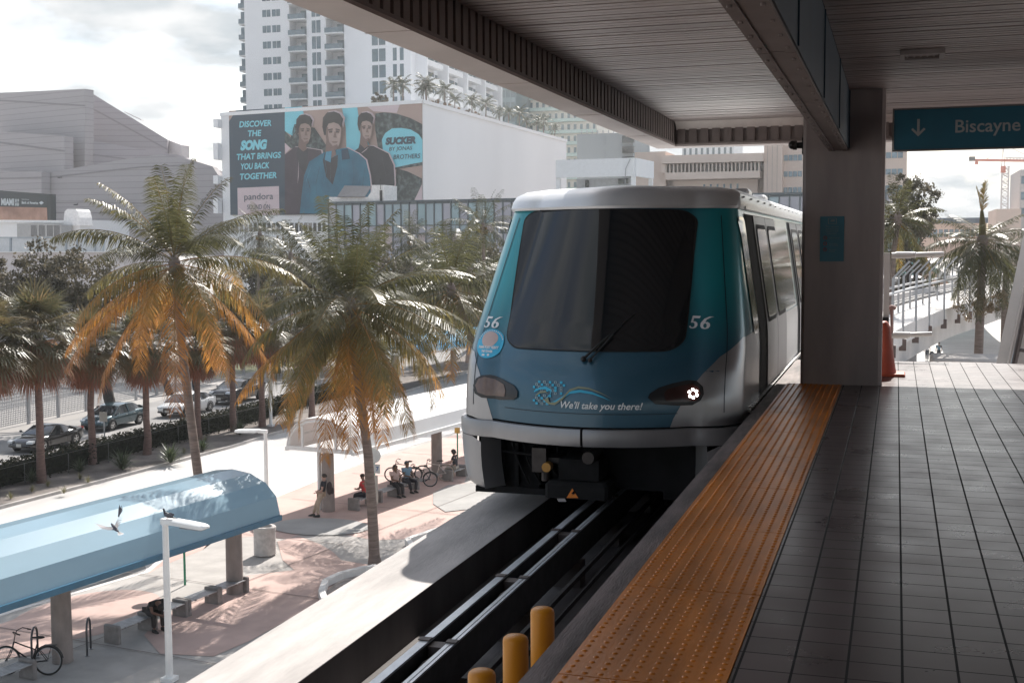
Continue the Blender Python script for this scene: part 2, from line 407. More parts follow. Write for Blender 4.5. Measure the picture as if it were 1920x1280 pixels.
mb = MB(); mb.grid(lambda u, v: (-2.9+u*19, 16.60+.17*math.sin(v*math.pi/2), ZC-.005-.0*v+.0+.10*(1-math.cos(v*math.pi/2))*-1+.0), 1, 8)
mb.build('cove', M('cove trim', (.7, .64, .60), .5), ct, smooth=True)
MB().box(-3.16, 16.25, -30, 17.03, 3.5, 4.0).build('canopy_roof', conc, kind='structure')
# ceiling light
lt = thing('ceiling_light', 'small recessed rectangular light fitting in the dark slatted ceiling', 'ceiling light', (.19, 11.45, 3.22))
mb = MB(); mb.box(0, .37, 11.27, 11.31, 3.19, 3.23); mb.box(0, .37, 11.60, 11.64, 3.19, 3.23); mb.box(0, .04, 11.312, 11.598, 3.19, 3.23); mb.box(.33, .37, 11.312, 11.598, 3.19, 3.23)
mb.build('frame', M('light frame', (.42, .38, .37), .5), lt)
mb = MB(); mb.box(.045, .325, 11.32, 11.59, 3.215, 3.225)
for k in range(5): mb.box(.06+k*.055, .072+k*.055, 11.33, 11.58, 3.205, 3.214)
mb.build('diffuser', M('diffuser', (.55, .5, .5), .3), lt)
# overhead sign
sg = thing('overhead_sign', 'hanging blue direction sign with down arrow and white lettering', 'sign', (.9, 13.02, 2.7))
teal_s = M('sign blue', (.008, .12, .19), .35, var=.1)
MB().box(-.045, 2.9, 13.0, 13.06, 2.50, 2.895).build('panel', teal_s, sg)
mb = MB(); mb.box(-.06, 2.91, 12.98, 13.08, 2.485, 2.499); mb.box(-.06, 2.91, 12.98, 13.08, 2.896, 2.91); mb.box(-.06, -.046, 12.98, 13.08, 2.5, 2.895)
mb.build('frame', M('sign frame', (.16, .15, .15), .4, .4), sg)
mb = MB(); 
for x in (1.6, 2.6): mb.box(x, x+.03, 13.01, 13.05, 2.911, 3.225)
mb.parts('hanger', dark_m, sg)
wl = M('sign lettering', (.40, .42, .43), .5)
fn = lambda x, y: Vector((x, 12.994, y))
arrow = [(.176, 2.80), (.200, 2.80), (.200, 2.672), (.240, 2.712), (.256, 2.697), (.188, 2.628), (.120, 2.697), (.136, 2.712), (.176, 2.672)]
tm = textmesh('Biscayne Blvd', .178, bold=.002)
flat([arrow, ([(x+.525, y+2.655) for x, y in tm[0]], tm[1])], fn).build('lettering', wl, sg)
# small notice on the column
ns = thing('notice_sign', 'small teal monitored area notice fixed on the face of the column', 'sign', (-.68, 13.93, 1.6))
a, b = ony(1538, 406, 13.945), ony(1582, 490, 13.945)
fn = lambda x, y: Vector((a.x+(b.x-a.x)*x, 13.938-.0, a.z+(b.z-a.z)*y))
MB().box(a.x, b.x, 13.939, 13.949, b.z, a.z).build('panel', M('notice teal', (.012, .15, .22), .4), ns)
pl = [rrect(.33, .36, .04, .17, .01), rrect(.66, .69, .04, .17, .01), rrect(.361, .659, .04, .05, .003), rrect(.361, .659, .16, .17, .003), circ(.53, .09, .09, .02, 12), rrect(.42, .6, .105, .118, .004)]
tx = []
for i, l in enumerate(['This station is', 'monitored by', 'closed circuit', 'television']):
    v, f = textmesh(l, .125, align='CENTER'); tx.append(([(x*.78+.5, .245+i*.05-y*.42) for x, y in v], [q[::-1] for q in f]))
for i, ls in enumerate([['No smoking'], ['No eating', 'or drinking'], ['No radio', 'playing']]):
    for j, l in enumerate(ls):
        v, f = textmesh(l, .10); tx.append(([(x*.85+.38, .49+i*.13+j*.035-y*.38) for x, y in v], [q[::-1] for q in f]))
fn2 = lambda x, y: Vector((a.x+(b.x-a.x)*x, 13.935, a.z+(b.z-a.z)*y))
flat(pl+tx, fn2).build('lettering', M('notice grey', (.2, .25, .26), .6), ns)
mb = MB()
for i in range(3):
    cx, cy = a.x+(b.x-a.x)*.22, a.z+(b.z-a.z)*(.475+i*.13); mb.tube([(cx+.017*math.cos(q), 13.934, cy+.017*math.sin(q)) for q in np.linspace(0, 6.283, 13)[:-1]], .0035, 5, closed=True)
    mb.bar((cx-.012, 13.934, cy+.012), (cx+.012, 13.934, cy-.012), .005, .002)
mb.build('prohibition_rings', M('notice red', (.35, .06, .06), .5), ns)
# cctv camera on the column side
cc = thing('security_camera', 'dark round security camera bracketed on the left side of the column top', 'camera', (-1.05, 13.9, 2.66))
mb = MB(); mb.tube([(-1.004, 14.1, 2.66), (-1.10, 14.1, 2.66)], .035, 12); mb.box(-1.02, -1.006, 14.02, 14.18, 2.56, 2.74)
mb.build('bracket', dark_m, cc); mb = MB(); mb.ell((-1.13, 14.08, 2.665), (.045, .06, .05)); mb.lathe([(.052, -.02), (.052, .02)], (-1.10, 14.08, 2.66), 14, ax='x'); mb.build('housing', M('camera housing', (.05, .045, .045), .3), cc, smooth=True)
# traffic barrel/cone behind column
tc_ = thing('traffic_cone', 'faded red traffic barrier half hidden behind the column foot', 'traffic cone', (-.04, 15.1, 0))
org = M('faded red', (.42, .09, .05), .6, var=.15)
mb = MB()
v = []
cx, cy = -.135, 15.15
def rg(hx, hy, z): return [(cx+hx*math.cos(q)*(1), cy+hy*math.sin(q), z) for q in np.linspace(0, 2*math.pi, 17)[:-1]]
zs = [(.16, .17, .035), (.155, .16, .06), (.10, .13, .42), (.09, .12, .56), (.06, .09, .63), (.04, .06, .645)]
for hx, hy, z in zs: v += rg(hx, hy, z)
mb.add(v, [(i*16+k, i*16+(k+1) % 16, (i+1)*16+(k+1) % 16, (i+1)*16+k) for i in range(5) for k in range(16)]+[tuple(80+k for k in range(16))])
mb.build('body', org, tc_, smooth=True)
MB().bbox(cx-.20, cx+.26, cy-.2, cy+.2, .003, .034, .01).build('foot', org, tc_)
# three orange posts beside the track
bg_ = M('bollard orange', (.72, .28, .015), .38, var=.08, sc=2)
pr = None
for (x, y, zt, lb) in ((-1.57, 5.45, -.15, 'tallest and rearmost orange post standing in the track trough'), (-1.57, 5.02, -.15, 'middle orange post of the three beside the track'), (-1.57, 4.56, -.15, 'nearest orange post, cut off by the bottom edge of the picture')):
    if pr is None:
        pr = thing('orange_post', lb, 'post', (x, y, zt), 0, 'orange posts beside the track')
        MB().lathe([(.057, -.99), (.057, -.02), (.054, -.008), (.045, -.0), (.02, .006), (.0, .007)], (x, y, zt), 28).build('tube', bg_, pr, smooth='all')
        MB().lathe([(.11, -1.03), (.11, -.995), (.075, -.99)], (x, y, zt), 20).build('base_plate', dark_m, pr)
    else: dup(pr, (x, y, zt), 0, lb)
# ---------------------------------------------------------------- guideway
pad_m = M('guideway concrete', (.47, .44, .425), .85, var=.24, sc=1.6, streak=(2.2, .45, 1), bump=.25, bsc=25)
pad_s = M('guideway side and shaded pad', (.13, .12, .12), .85, var=.35, sc=1.2, streak=(1, 1, .3), bump=.15)  # darker guideway concrete; the right pad's shade is put into this colour
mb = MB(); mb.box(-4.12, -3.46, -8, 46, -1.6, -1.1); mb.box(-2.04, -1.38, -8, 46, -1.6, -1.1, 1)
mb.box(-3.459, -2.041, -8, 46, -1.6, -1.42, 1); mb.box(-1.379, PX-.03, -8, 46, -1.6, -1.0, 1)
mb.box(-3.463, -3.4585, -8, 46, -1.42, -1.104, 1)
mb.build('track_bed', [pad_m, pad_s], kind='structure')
mb = MB(); mb.box(-3.6, -1.7, -8, 46, -3.0, -1.61)
for y in (-4, 20, 44): mb.lathe([(.9, G), (.9, -3.0)], (-2.6, y, 0), 24)
mb.box(PX, 9, -30, 16.9, -1.6, -.91)
for x in (1.5, 8):
    for y in (-4, 6, 15): mb.lathe([(.5, G), (.5, -1.6)], (x, y, 0), 20)
mb.build('guideway_girder', conc, kind='structure')
# guide beam with power rails
gb = thing('guide_rail', 'twin white topped guide rail with dark channel running along the track', 'rail', (-2.74, 6, -1.42))
wh = M('rail cover white', (.62, .66, .70), .3, .2, var=.15, sc=6)
st_ = M('rail steel', (.10, .10, .105), .45, .6, var=.3, sc=8)
brk = [0.75, 2.32, 3.97, 5.54, 7.11, 8.68, 10.24, 11.8, 13.4, 15, 16.6, 18.2, 19.8, 21.4]
mb = MB(); ys = [-8]+brk+[46]
for i in range(len(ys)-1):
    mb.box(-2.856, -2.796, ys[i]+.004, ys[i+1]-.004, -.955, -.94); mb.box(-2.672, -2.645, ys[i]+.004, ys[i+1]-.004, -.955, -.94); mb.box(-2.640, -2.620, ys[i]+.004, ys[i+1]-.004, -.955, -.942)
    mb.box(-2.856, -2.852, ys[i]+.004, ys[i+1]-.004, -1.0, -.956)
mb.build('cover_strip', wh, gb)
mb = MB(); mb.box(-2.85, -2.80, -8, 46, -1.2, -.957); mb.box(-2.675, -2.62, -8, 46, -1.2, -.957); mb.box(-2.798, -2.677, -8, 46, -1.2, -1.12)
mb.tube([(-2.74, -8, -1.07), (-2.74, 46, -1.07)], .02, 8)
mb.build('channel', st_, gb)
bkm = M('bracket', (.09, .075, .07), .6)
for y in brk:
    mb = MB(); mb.box(-2.795, -2.68, y-.05, y+.06, -1.119, -.965); mb.tube([(-2.74, y-.32, -1.05), (-2.74, y-.22, -1.03), (-2.72, y-.1, -1.03)], .032, 8)
    mb.box(-2.865, -2.79, y-.03, y+.03, -.938, -.930); mb.box(-2.68, -2.61, y-.03, y+.03, -.938, -.930); mb.box(-2.9, -2.58, y-.09, y+.09, -1.42, -1.2); mb.build('bracket', bkm, gb)
mb = MB(); mb.box(-2.40, -2.37, -8, 46, -1.10, -1.06); mb.box(-2.3, -2.285, -8, 46, -1.16, -1.12)
mb.build('cable_tray', M('dim steel', (.03, .028, .028), .7, .2, var=.4), gb)
# ================================================================ TRAIN
TX, TYE = -2.72, 22.9
def interp(z, pts):
    if z <= pts[0][0]: return pts[0][1]
    for (a, b), (c, d) in zip(pts, pts[1:]):
        if z <= c: return b+(d-b)*(z-a)/(c-a)
    return pts[-1][1]
YF = [(-1, 10.80), (-.1, 10.80), (.15, 10.81), (.4, 10.88), (.6, 11.01), (.8, 11.15), (1.95, 11.87), (2.2, 12.0)]
WW = [(-1, 1.37), (.55, 1.37), (.75, 1.355), (1.95, 1.18), (2.2, 1.15)]
RCz = [(-.2, .42), (2.2, .42)]
S0, RC, SAG = 1.03, .38, .33; ARC = RC*math.pi/2
RCO = None
def TP(s, z, off=0.0, yf=None, w=None):
    yf = interp(z, YF) if yf is None else yf; w = interp(z, WW) if w is None else w
    rc = interp(z, RCz) if RCO is None else RCO; k = (w-rc)/S0; a = abs(s); sg = 1 if s >= 0 else -1
    if a <= S0: x = a*k; y = yf+SAG*(a/S0)**2; nx, ny = 2*SAG*a/S0**2/k, -1
    elif a <= S0+ARC:
        q = (a-S0)/RC; x = (w-rc)+rc*math.sin(q); y = yf+SAG+rc*(1-math.cos(q)); nx, ny = math.sin(q)+.35*math.cos(q), -math.cos(q)
    else: x = w; y = yf+SAG+rc+(a-S0-ARC); nx, ny = 1, 0
    l = math.hypot(nx, ny); nz = .5 if a < S0+.3 and z > .6 else (.13 if z > .6 else 0); l2 = math.sqrt(1+nz*nz)
    return Vector((TX+sg*(x+off*nx/l/l2), y+off*ny/l/l2, z+off*nz/l2))
_g = [(s, z, *proj(TP(s, z))) for s in np.linspace(-1.55, 2.4, 160) for z in np.linspace(-.95, 2.1, 123)]
_gs = np.array(_g)
def inv(px, py):
    i = int(np.argmin((_gs[:, 2]-px)**2+(_gs[:, 3]-py)**2)); s, z = _gs[i, :2]
    for _ in range(4):
        p0 = np.array(proj(TP(s, z))); a = (np.array(proj(TP(s+.002, z)))-p0)/.002; b = (np.array(proj(TP(s, z+.002)))-p0)/.002
        try: d = np.linalg.solve(np.array([a, b]).T, np.array([px, py])-p0)
        except Exception: break
        d = np.clip(d, -.05, .05); s += d[0]; z += d[1]
    return (float(s), float(z))
def yend(s, z): # s giving the rear end on the side
    return S0+ARC+(TYE-interp(z, YF)-SAG-interp(z, RCz))
train = thing('train', 'blue and silver automated people mover train with large dark windscreen arriving at the platform', 'train', (TX, 11, -1.1))
tblue = M('train blue', (.030, .098, .150), .33, .25, var=.06, sc=.8, coat=.5)
def teal_blend():  # blends the body blue to teal towards the upper outer sides
    t = tblue.node_tree; L = t.links.new; p = t.nodes['Principled BSDF']; src = p.inputs['Base Color'].links[0].from_socket
    def nd(ty, **k):
        n = t.nodes.new(ty)
        for a_, b_ in k.items(): setattr(n, a_, b_)
        return n
    tcx = nd('ShaderNodeTexCoord'); sp_ = nd('ShaderNodeSeparateXYZ'); L(tcx.outputs['Object'], sp_.inputs[0])
    ab = nd('ShaderNodeMath', operation='ABSOLUTE'); L(sp_.outputs[0], ab.inputs[0])
    r1 = nd('ShaderNodeMapRange', interpolation_type='SMOOTHSTEP'); L(ab.outputs[0], r1.inputs[0]); r1.inputs[1].default_value = .55; r1.inputs[2].default_value = 1.1
    r2 = nd('ShaderNodeMapRange', interpolation_type='SMOOTHSTEP'); L(sp_.outputs[2], r2.inputs[0]); r2.inputs[1].default_value = 1.5; r2.inputs[2].default_value = 2.4
    mu = nd('ShaderNodeMath', operation='MULTIPLY'); L(r1.outputs[0], mu.inputs[0]); L(r2.outputs[0], mu.inputs[1])
    mxx = nd('ShaderNodeMix', data_type='RGBA'); L(mu.outputs[0], mxx.inputs[0]); L(src, mxx.inputs[6]); mxx.inputs[7].default_value = (.010, .27, .31, 1); L(mxx.outputs[2], p.inputs['Base Color'])
teal_blend()
tblue2 = M('train side teal', (.008, .10, .115), .28, .2, var=.08, sc=.8, coat=.5)
tsil = M('train silver', (.37, .37, .38), .30, .75, var=.08, sc=1.5, streak=(1, 1, .3))
twht = M('train pearl', (.66, .67, .68), .33, .35, var=.05)
ss = [-S0-ARC-.0-k for k in ()]
SL = [None]+[-(S0+ARC)-.6]+list(np.linspace(-(S0+ARC), (S0+ARC), 61))+[S0+ARC+.6]+[None]
def loft(levels, name, mat, cap_top=False, cap_bot=False, ring=None, smooth=True, s_list=SL, fnl=None):
    mb = MB(); n = len(s_list); v = []
    for lv in levels:
        z = lv[0]; kw = dict(yf=lv[1] if len(lv) > 1 else None, w=lv[2] if len(lv) > 2 else None)
        for i, s in enumerate(s_list):
            if s is None:
                sg = -1 if i == 0 else 1; w = kw['w'] or interp(z, WW); v.append((TX+sg*w, TYE, z))
            else: v.append(TP(s, z, 0, **kw))
    f = [(j*n+i, j*n+(i+1) % n, (j+1)*n+(i+1) % n, (j+1)*n+i) for j in range(len(levels)-1) for i in range(n)]
    if cap_top: f.append(tuple((len(levels)-1)*n+i for i in range(n)))
    if cap_bot: f.append(tuple(range(n-1, -1, -1)))
    mb.add(v, f); return mb.build(name, mat, train, smooth=smooth)
body = loft([(z,) for z in (-.10, -.06, 0, .1, .2, .3, .4, .5, .58, .66, .75, .9, 1.1, 1.3, 1.5, 1.7, 1.93)], 'body', tblue, cap_bot=True)
RCO = .40
loft([(1.925, 11.95, 1.15), (1.925, 11.84, 1.202), (1.95, 11.83, 1.21), (2.02, 11.89, 1.205), (2.08, 11.97, 1.19), (2.13, 12.10, 1.12), (2.16, 12.30, .97), (2.18, 12.55, .77)], 'roof', twht, cap_top=True, cap_bot=True)
RCO = None
def patch(poly, off, name, mat, parent=train, cut=(.06, .08), th=0, smooth='all'):
    mb = flat([poly] if not isinstance(poly, list) or isinstance(poly[0][0], (int, float)) else poly, lambda s, z: TP(s, z, off), cut)
    return mb.build(name, mat, parent, smooth=smooth)
# silver lower corners and lower sides
E_ = yend(0, 0)-.02
rb = [inv(*p) for p in ((1256, 801), (1262, 785), (1290, 735), (1318, 700), (1350, 668), (1392, 632), (1412, 622))]
rs = rb+[(S0+ARC+.7, .68), (E_, .68), (E_, -.09), (S0+ARC, -.098), (1.2, -.098)]
patch(rs, .004, 'lower_panel', tsil, cut=(.05, .06))
lb = [inv(*p) for p in ((926, 792), (910, 735), (899, 695))]
ls = lb+[(lb[-1][0]-.12, .52), (-S0-ARC-.2, .62), (-E_, .68), (-E_, -.09), (-S0-ARC, -.098), (-1.3, -.098)]
patch(ls, .004, 'lower_panel', tsil, cut=(.05, .06))
# windscreen
wc = [inv(*p) for p in ((947, 651), (1281, 658), (1311, 394), (987, 393))]
def wquad(u, v):
    (a, b, c, d) = wc
    return tuple(a[i]*(1-u)*(1-v)+b[i]*u*(1-v)+c[i]*u*v+d[i]*(1-u)*v for i in (0, 1))
wp = [wquad(u, v) for u, v in [(x, y) for x, y in rrect(0, 1, 0, 1, .10, 8)]]
wglass = M('windscreen glass', (.012, .014, .016), .07, var=.05, spec=.55)
patch([(s*1.0, z) for s, z in wp], .006, 'windscreen_seal', rubber)
wi = [wquad(.5+(u-.5)*.985, .5+(v-.5)*.985) for u, v in rrect(0, 1, 0, 1, .10, 8)]
patch(wi, .010, 'windscreen', wglass, cut=(.05, .05))
# seams and light road grime on the shell
sm_m = M('seam dark', (.01, .02, .03), .6)
for pp_ in ([(-.9, .02), (.9, .02), (.9, .026), (-.9, .026)], [(-1.28, .02), (-1.27, .02), (-1.27, 1.85), (-1.28, 1.85)], [(1.30, .02), (1.308, .02), (1.308, 1.85), (1.30, 1.85)]): patch(pp_, .0055, 'panel_seam', sm_m)
# wiper
a, b, c = TP(*inv(1096, 672), .04), TP(*inv(1125, 648), .05), TP(*inv(1165, 612), .03)
mb = MB(); mb.tube([a, b, c], [.014, .012, .007], 6); a2 = TP(*inv(1108, 674), .04); b2 = TP(*inv(1150, 630), .05); mb.tube([a2, b2], .008, 6); mb.ell(a, (.028, .028, .028)); mb.ell(a2, (.022, .022, .022))
d1, d2 = TP(*inv(1135, 660), .02), TP(*inv(1215, 560), .02); mb.tube([b, TP(*inv(1190, 588), .035)], .006, 5)
mb.build('wiper', dark_m, train, smooth=True)
# headlights
hl_m = M('headlight housing', (.02, .02, .022), .25, var=.1); hl_l = M('headlight lens', (.16, .115, .10), .12, .3, var=.3, sc=6); hl_r = M('tail lens', (.035, .014, .012), .15, var=.2)
led = emis('headlamp led', (1, .98, .94), 9)
HL = [[(889, 722), (894, 709), (905, 703), (922, 702), (945, 711), (965, 722), (972, 733), (971, 744), (964, 749), (940, 749), (905, 745), (892, 737)],
      [(1214, 745), (1218, 737), (1235, 726), (1260, 718), (1288, 712), (1305, 713), (1317, 724), (1319, 738), (1313, 750), (1298, 759), (1270, 760), (1228, 757)]]
LN = [[(894, 722), (900, 709), (912, 706), (930, 710), (947, 720), (950, 732), (948, 743), (915, 741), (898, 735)],
      [(1244, 738), (1250, 729), (1275, 722), (1298, 718), (1310, 726), (1312, 738), (1306, 750), (1285, 753), (1248, 752)]]
for k in (0, 1):
    hh = patch([inv(*p) for p in HL[k]], .012, 'headlight', hl_m, cut=(.04, .04))
    patch([inv(*p) for p in LN[k]], .017, 'lens', [hl_l, hl_r][k], parent=hh, cut=(.04, .04))
    if k: 
        mb = MB()
        for q in range(6):
            s, z = inv(1298+8*math.cos(q*1.0472+.4), 737+7.5*math.sin(q*1.0472+.4)); p = TP(s, z, .024); mb.ell(p, (.013, .007, .013), 0, 10, 6)
        mb.build('led_ring', led, hh)
# bumper
bump = M('bumper silver', (.30, .30, .31), .38, .6, var=.12, sc=2, streak=(1, 1, .4))
mb = MB()
def bz(s, z, o): return TP(s, z, o)
sl = list(np.linspace(-2.1, 2.1, 85))
sec = [(-.115, .0), (-.118, .045), (-.14, .055), (-.24, .055), (-.275, .045), (-.28, -.02)]
for a_, b_ in ((-2.1, -.012), (.012, 2.1)):
    sl = list(np.linspace(a_, b_, 44)); v = [bz(s, z, o) for z, o in sec for s in sl]; n = len(sl)
    mb.add(v, [(j*n+i, j*n+i+1, (j+1)*n+i+1, (j+1)*n+i) for j in range(len(sec)-1) for i in range(n-1)])
mb.build('bumper', bump, train, smooth=True)
for sg in (-1, 1):
    mb = MB()
    def cf(u, v):
        z = -.281-v*.52; s0_ = 1.14+.02*v+(.0 if v > .1 else .10*(1-v/.1)); s1_ = 2.05-.45*v**1.6
        s = s0_+(s1_-s0_)*u; return TP(sg*s, z, .045-.07*v*v-(.05 if v > .93 else 0))
    mb.grid(cf, 14, 10)
    mb.grid(lambda u, v: TP(sg*(1.14+.02*v), -.281-v*.52, .045-.07*v*v-.25*u), 3, 8)
    mb.build('corner_skirt', bump, train, smooth=True)
# underframe, coupler, wheels
blk = M('underframe black', (.009, .009, .010), .95, .0, var=.5, sc=6)
mb = MB(); mb.box(TX-1.36, TX+1.36, 12.0, 22.8, -.9, -.101); mb.box(TX-1.2, TX+1.2, 11.45, 11.99, -.30, -.102)
mb.box(TX-1.25, TX-.62, 11.5, 11.98, -.88, -.32); mb.box(TX+.62, TX+1.2, 11.5, 11.98, -.88, -.32); mb.box(TX-1.22, TX-.35, 11.30, 11.34, -.86, -.80)
for x in (-1.0, -.85, .8, 1.0): mb.box(TX+x, TX+x+.04, 11.42, 11.48, -.8, -.3)
for k in range(5): mb.tube([(TX-.9+k*.12, 11.46, -.35), (TX-.8+k*.1, 11.38, -.55), (TX-.7+k*.12, 11.42, -.78)], .012, 6)
mb.tube([(TX-1.1, 11.4, -.45), (TX-.3, 11.35, -.5)], .014, 6); mb.box(TX-.15, TX+1.1, 11.4, 11.49, -.78, -.34)
mb.build('underframe', blk, train)
cp = M('coupler grey', (.055, .047, .045), .5, .4, var=.3, sc=8)
mb = MB(); p, q = ony(1015, 855, 11.2), ony(1118, 876, 11.2); mb.box(p.x, q.x, 11.15, 11.4, q.z+.03, p.z); mb.box(p.x-.06, p.x+.08, 11.08, 11.2, q.z-.05, p.z+.1)
mb.tube([(p.x+.07, 11.1, q.z-.05), (p.x+.07, 11.1, q.z-.13)], .04, 10); mb.tube([(TX, 11.0, -.42), (TX, 11.8, -.42)], .06, 10)
mb.build('coupler', cp, train)
mb = MB(); p, q = ony(1022, 905, 11.0), ony(1140, 938, 11.0)
mb.bbox(p.x, q.x, 10.98, 11.6, q.z, p.z+.02, .03); mb.box(p.x+.12, q.x-.1, 11.05, 11.6, p.z+.03, -.45)
mb.build('guide_bogie', blk, train)
tri = [(1062, 933), (1084, 933), (1073, 915)]
fn = lambda x, y: ony(x, y, 10.972)
mb = flat([tri], fn); mb.build('warning_triangle', M('warning orange', (.75, .22, .02), .5), train)
flat([[(1070, 930), (1075, 926), (1071, 925), (1076, 919), (1074, 925), (1078, 925)]], lambda x, y: ony(x, y, 10.968)).build('warning_mark', dark_m, train)
flat([[(1044, 934), (1059, 934), (1062, 940), (1047, 940)]], lambda x, y: ony(x, y, 10.97)).build('data_plate', M('plate', (.35, .33, .33), .5), train)
mb = MB()
p = ony(1024, 876, 11.0); mb.lathe([(.045, -.05), (.045, .05)], (p.x, 11.05, p.z), 14, ax='y'); mb.build('hose_cap', M('amber cap', (.45, .22, .03), .4), train)
wb = None
for y in (13.6, 20.2):
    for x in (-1.02, 1.02):
        w_ = MB().lathe([(.22, -.15), (.42, -.15), (.47, -.11), (.47, .11), (.42, .15), (.22, .15)], (TX+x, y, -.63), 28, ax='x').build('wheel', rubber, train, smooth=True)
        MB().lathe([(.05, -.16), (.20, -.12), (.219, -.13), (.219, .13), (.20, .12), (.05, .16)], (TX+x, y, -.63), 20, ax='x').build('rim', grey_m, w_, smooth=True)
# side: doors, windows (both sides)
wg = M('side window glass', (.012, .015, .017), .06, var=.05, spec=.6)
drm = M('door silver', (.20, .20, .21), .42, .35, var=.1, sc=2, streak=(1, 1, .3))
def sidequad(sg, y0, y1, z0, z1, off, name, mat, parent=train, r=0):
    def fn(y, z):
        s = sg*(S0+ARC+(y-interp(z, YF)-SAG-interp(z, RCz))); return TP(s, z, off)
    return flat([rrect(y0, y1, z0, z1, r, 4) if r else [(y0, z0), (y1, z0), (y1, z1), (y0, z1)]], fn, (1.0, .15)).build(name, mat, parent, smooth='all' if r else False)
for sg in (1, -1):
    sidequad(sg, 13.0, 22.85, .70, 1.90, .003, 'teal_band', tblue2)
    sidequad(sg, 12.42, 12.86, .66, 1.84, .012, 'quarter_window', wg, r=.08)
    sidequad(sg, 12.93, 16.1, -.02, 1.88, .010, 'door_surround', rubber)
    for y in (13.62, 14.85, 18.32, 19.62):
        d = sidequad(sg, y, y+1.2, .0, 1.87, .022, 'door', drm)
        sidequad(sg, y+.08, y+1.12, .70, 1.78, .028, 'window_seal', rubber, d, .1); sidequad(sg, y+.13, y+1.07, .75, 1.73, .034, 'door_window', wg, d, .08)
    sidequad(sg, 16.15, 17.75, .72, 1.78, .012, 'side_window', wg, r=.08)
    sidequad(sg, 21.1, 22.5, .72, 1.78, .012, 'side_window', wg, r=.08)
    sidequad(sg, 18.1, 21.0, -.02, 1.88, .008, 'door_surround', rubber)
    mb = MB()
    w_ = 1.37
    mb.box(TX+sg*w_-(.0 if sg > 0 else .035), TX+sg*w_+(.035 if sg > 0 else 0), 11.9, 22.8, -.06, -.03)
    y = 12
    while y < 22.6: mb.box(TX+sg*w_-(0 if sg > 0 else .045), TX+sg*w_+(.045 if sg > 0 else 0), y, y+.10, -.03, -.015); y += .16
    mb.build('threshold', M('threshold', (.45, .44, .43), .35, .7), train)
    mb = MB(); mb.box(TX+sg*1.205-.015, TX+sg*1.205+.015, 12.9, 22.85, 1.93, 1.96)
    for k in range(14): mb.ell((TX+sg*1.205, 12.8+k*.7, 2.05), (.02, .01, .01), 0, 8, 5)
    mb.build('gutter', twht, train)
mb = MB()
for y in (15.5, 17.5): mb.bbox(TX+.75, TX+.95, y, y+.4, 2.10, 2.26, .03)
mb.parts('roof_vent', twht, train)
# lettering
def affine(p0, p1, p2, off):   # p0 origin px, p1 at (1,0), p2 at (0,1)
    a, b, c = inv(*p0), inv(*p1), inv(*p2)
    return lambda x, y: TP(a[0]+(b[0]-a[0])*x+(c[0]-a[0])*y, a[1]+(b[1]-a[1])*x+(c[1]-a[1])*y, off)
lw = M('decal white', (.72, .74, .76), .45, var=.04)
d5 = [[(0, 0.12), (.10, .02), (.28, 0), (.46, .08), (.55, .25), (.52, .45), (.38, .56), (.24, .56), (.27, .82), (.62, .82), (.68, 1.0), (.16, 1.0), (.08, .45), (.26, .46), (.34, .38), (.35, .2), (.26, .09), (.14, .11), (.10, .2), (.02, .2)]]
six_o = [(.30, 0), (.5, .07), (.6, .25), (.57, .45), (.42, .57), (.28, .53), (.36, .75), (.6, .93), (.78, 1.0), (.5, 1.0), (.2, .8), (.02, .45), (.02, .2), (.12, .04)]
def six(x0):
    o = [(x+x0, y) for x, y in six_o]
    hole = [(.30, .08), (.20, .18), (.20, .36), (.28, .46), (.36, .42), (.40, .28), (.38, .14)]
    h = [(x+x0, y) for x, y in hole]; return [o[:1]+h+[h[0]]+o[:0]+o[0:1]] if 0 else [o+[o[0]]+h+[h[0]]]
for nm, p0, p1, p2 in (('r', (1291, 616), (1333, 618), (1294, 592)), ('l', (908, 614), (937, 616), (914, 593))):
    fn = affine(p0, p1, p2, .0075)
    t5 = [(x*.72, y) for x, y in d5[0]]; t6 = [(x*.72+.5, y) for x, y in six(0)[0]]
    flat([t5, t6], fn, (.2, .2)).build('unit_number', lw, train)
fn = affine((1049, 763.5), (1203, 767.5), (1052, 745), .0075)
v, f = textmesh("We'll take you there!", 1.0, bold=.018, shear=.12); mxx = max(p[0] for p in v)
flat([([(x/mxx, y*.95) for x, y in v], f)], fn, (.1, .4)).build('slogan', lw, train)
# checker and wave emblem
fn = affine((1000, 760), (1160, 764), (1000, 712), .0075)
cyan = M('decal cyan', (.03, .40, .62), .4, var=.04); gold = M('decal gold', (.22, .24, .16), .4, var=.04)
chk, cck = [], []
pat = ['001010101010', '010101010101', '101010101010', '010101011010', '000000001010', '001010100000', '010101000000', '101010000000', '010101000000']
for j, row in enumerate(pat):
    for i, c in enumerate(row):
        if c == '1':
            x0, y0 = i*.034+.0, 1-(j+1)*.105
            (chk if (i*3+j*5) % 4 < 2 else cck).append(rrect(x0+.002, x0+.032, y0+.006, y0+.098, .004, 1))
hol = []
for p in chk:
    xs = [q[0] for q in p]; ys = [q[1] for q in p]
    cx_, cy_ = sum(xs)/len(xs), sum(ys)/len(ys)
    for q in ((-.015, -.046, .015, -.03), (-.015, .03, .015, .046), (-.015, -.03, -.009, .03), (.009, -.03, .015, .03)): hol.append([(cx_+q[0], cy_+q[1]), (cx_+q[2], cy_+q[1]), (cx_+q[2], cy_+q[3]), (cx_+q[0], cy_+q[3])])
flat(hol, fn).build('checker_pattern', M('decal pale', (.33, .44, .48), .45), train)
flat(cck, fn).build('checker_pattern', cyan, train)
def ribbon(pts, w): 
    up, dn = [], []
    for i, (x, y) in enumerate(pts):
        t = i/(len(pts)-1); ww = w*(math.sin(math.pi*min(1, .12+t*.95)))**.6; up.append((x, y+ww)); dn.append((x, y-ww))
    return up+dn[::-1]
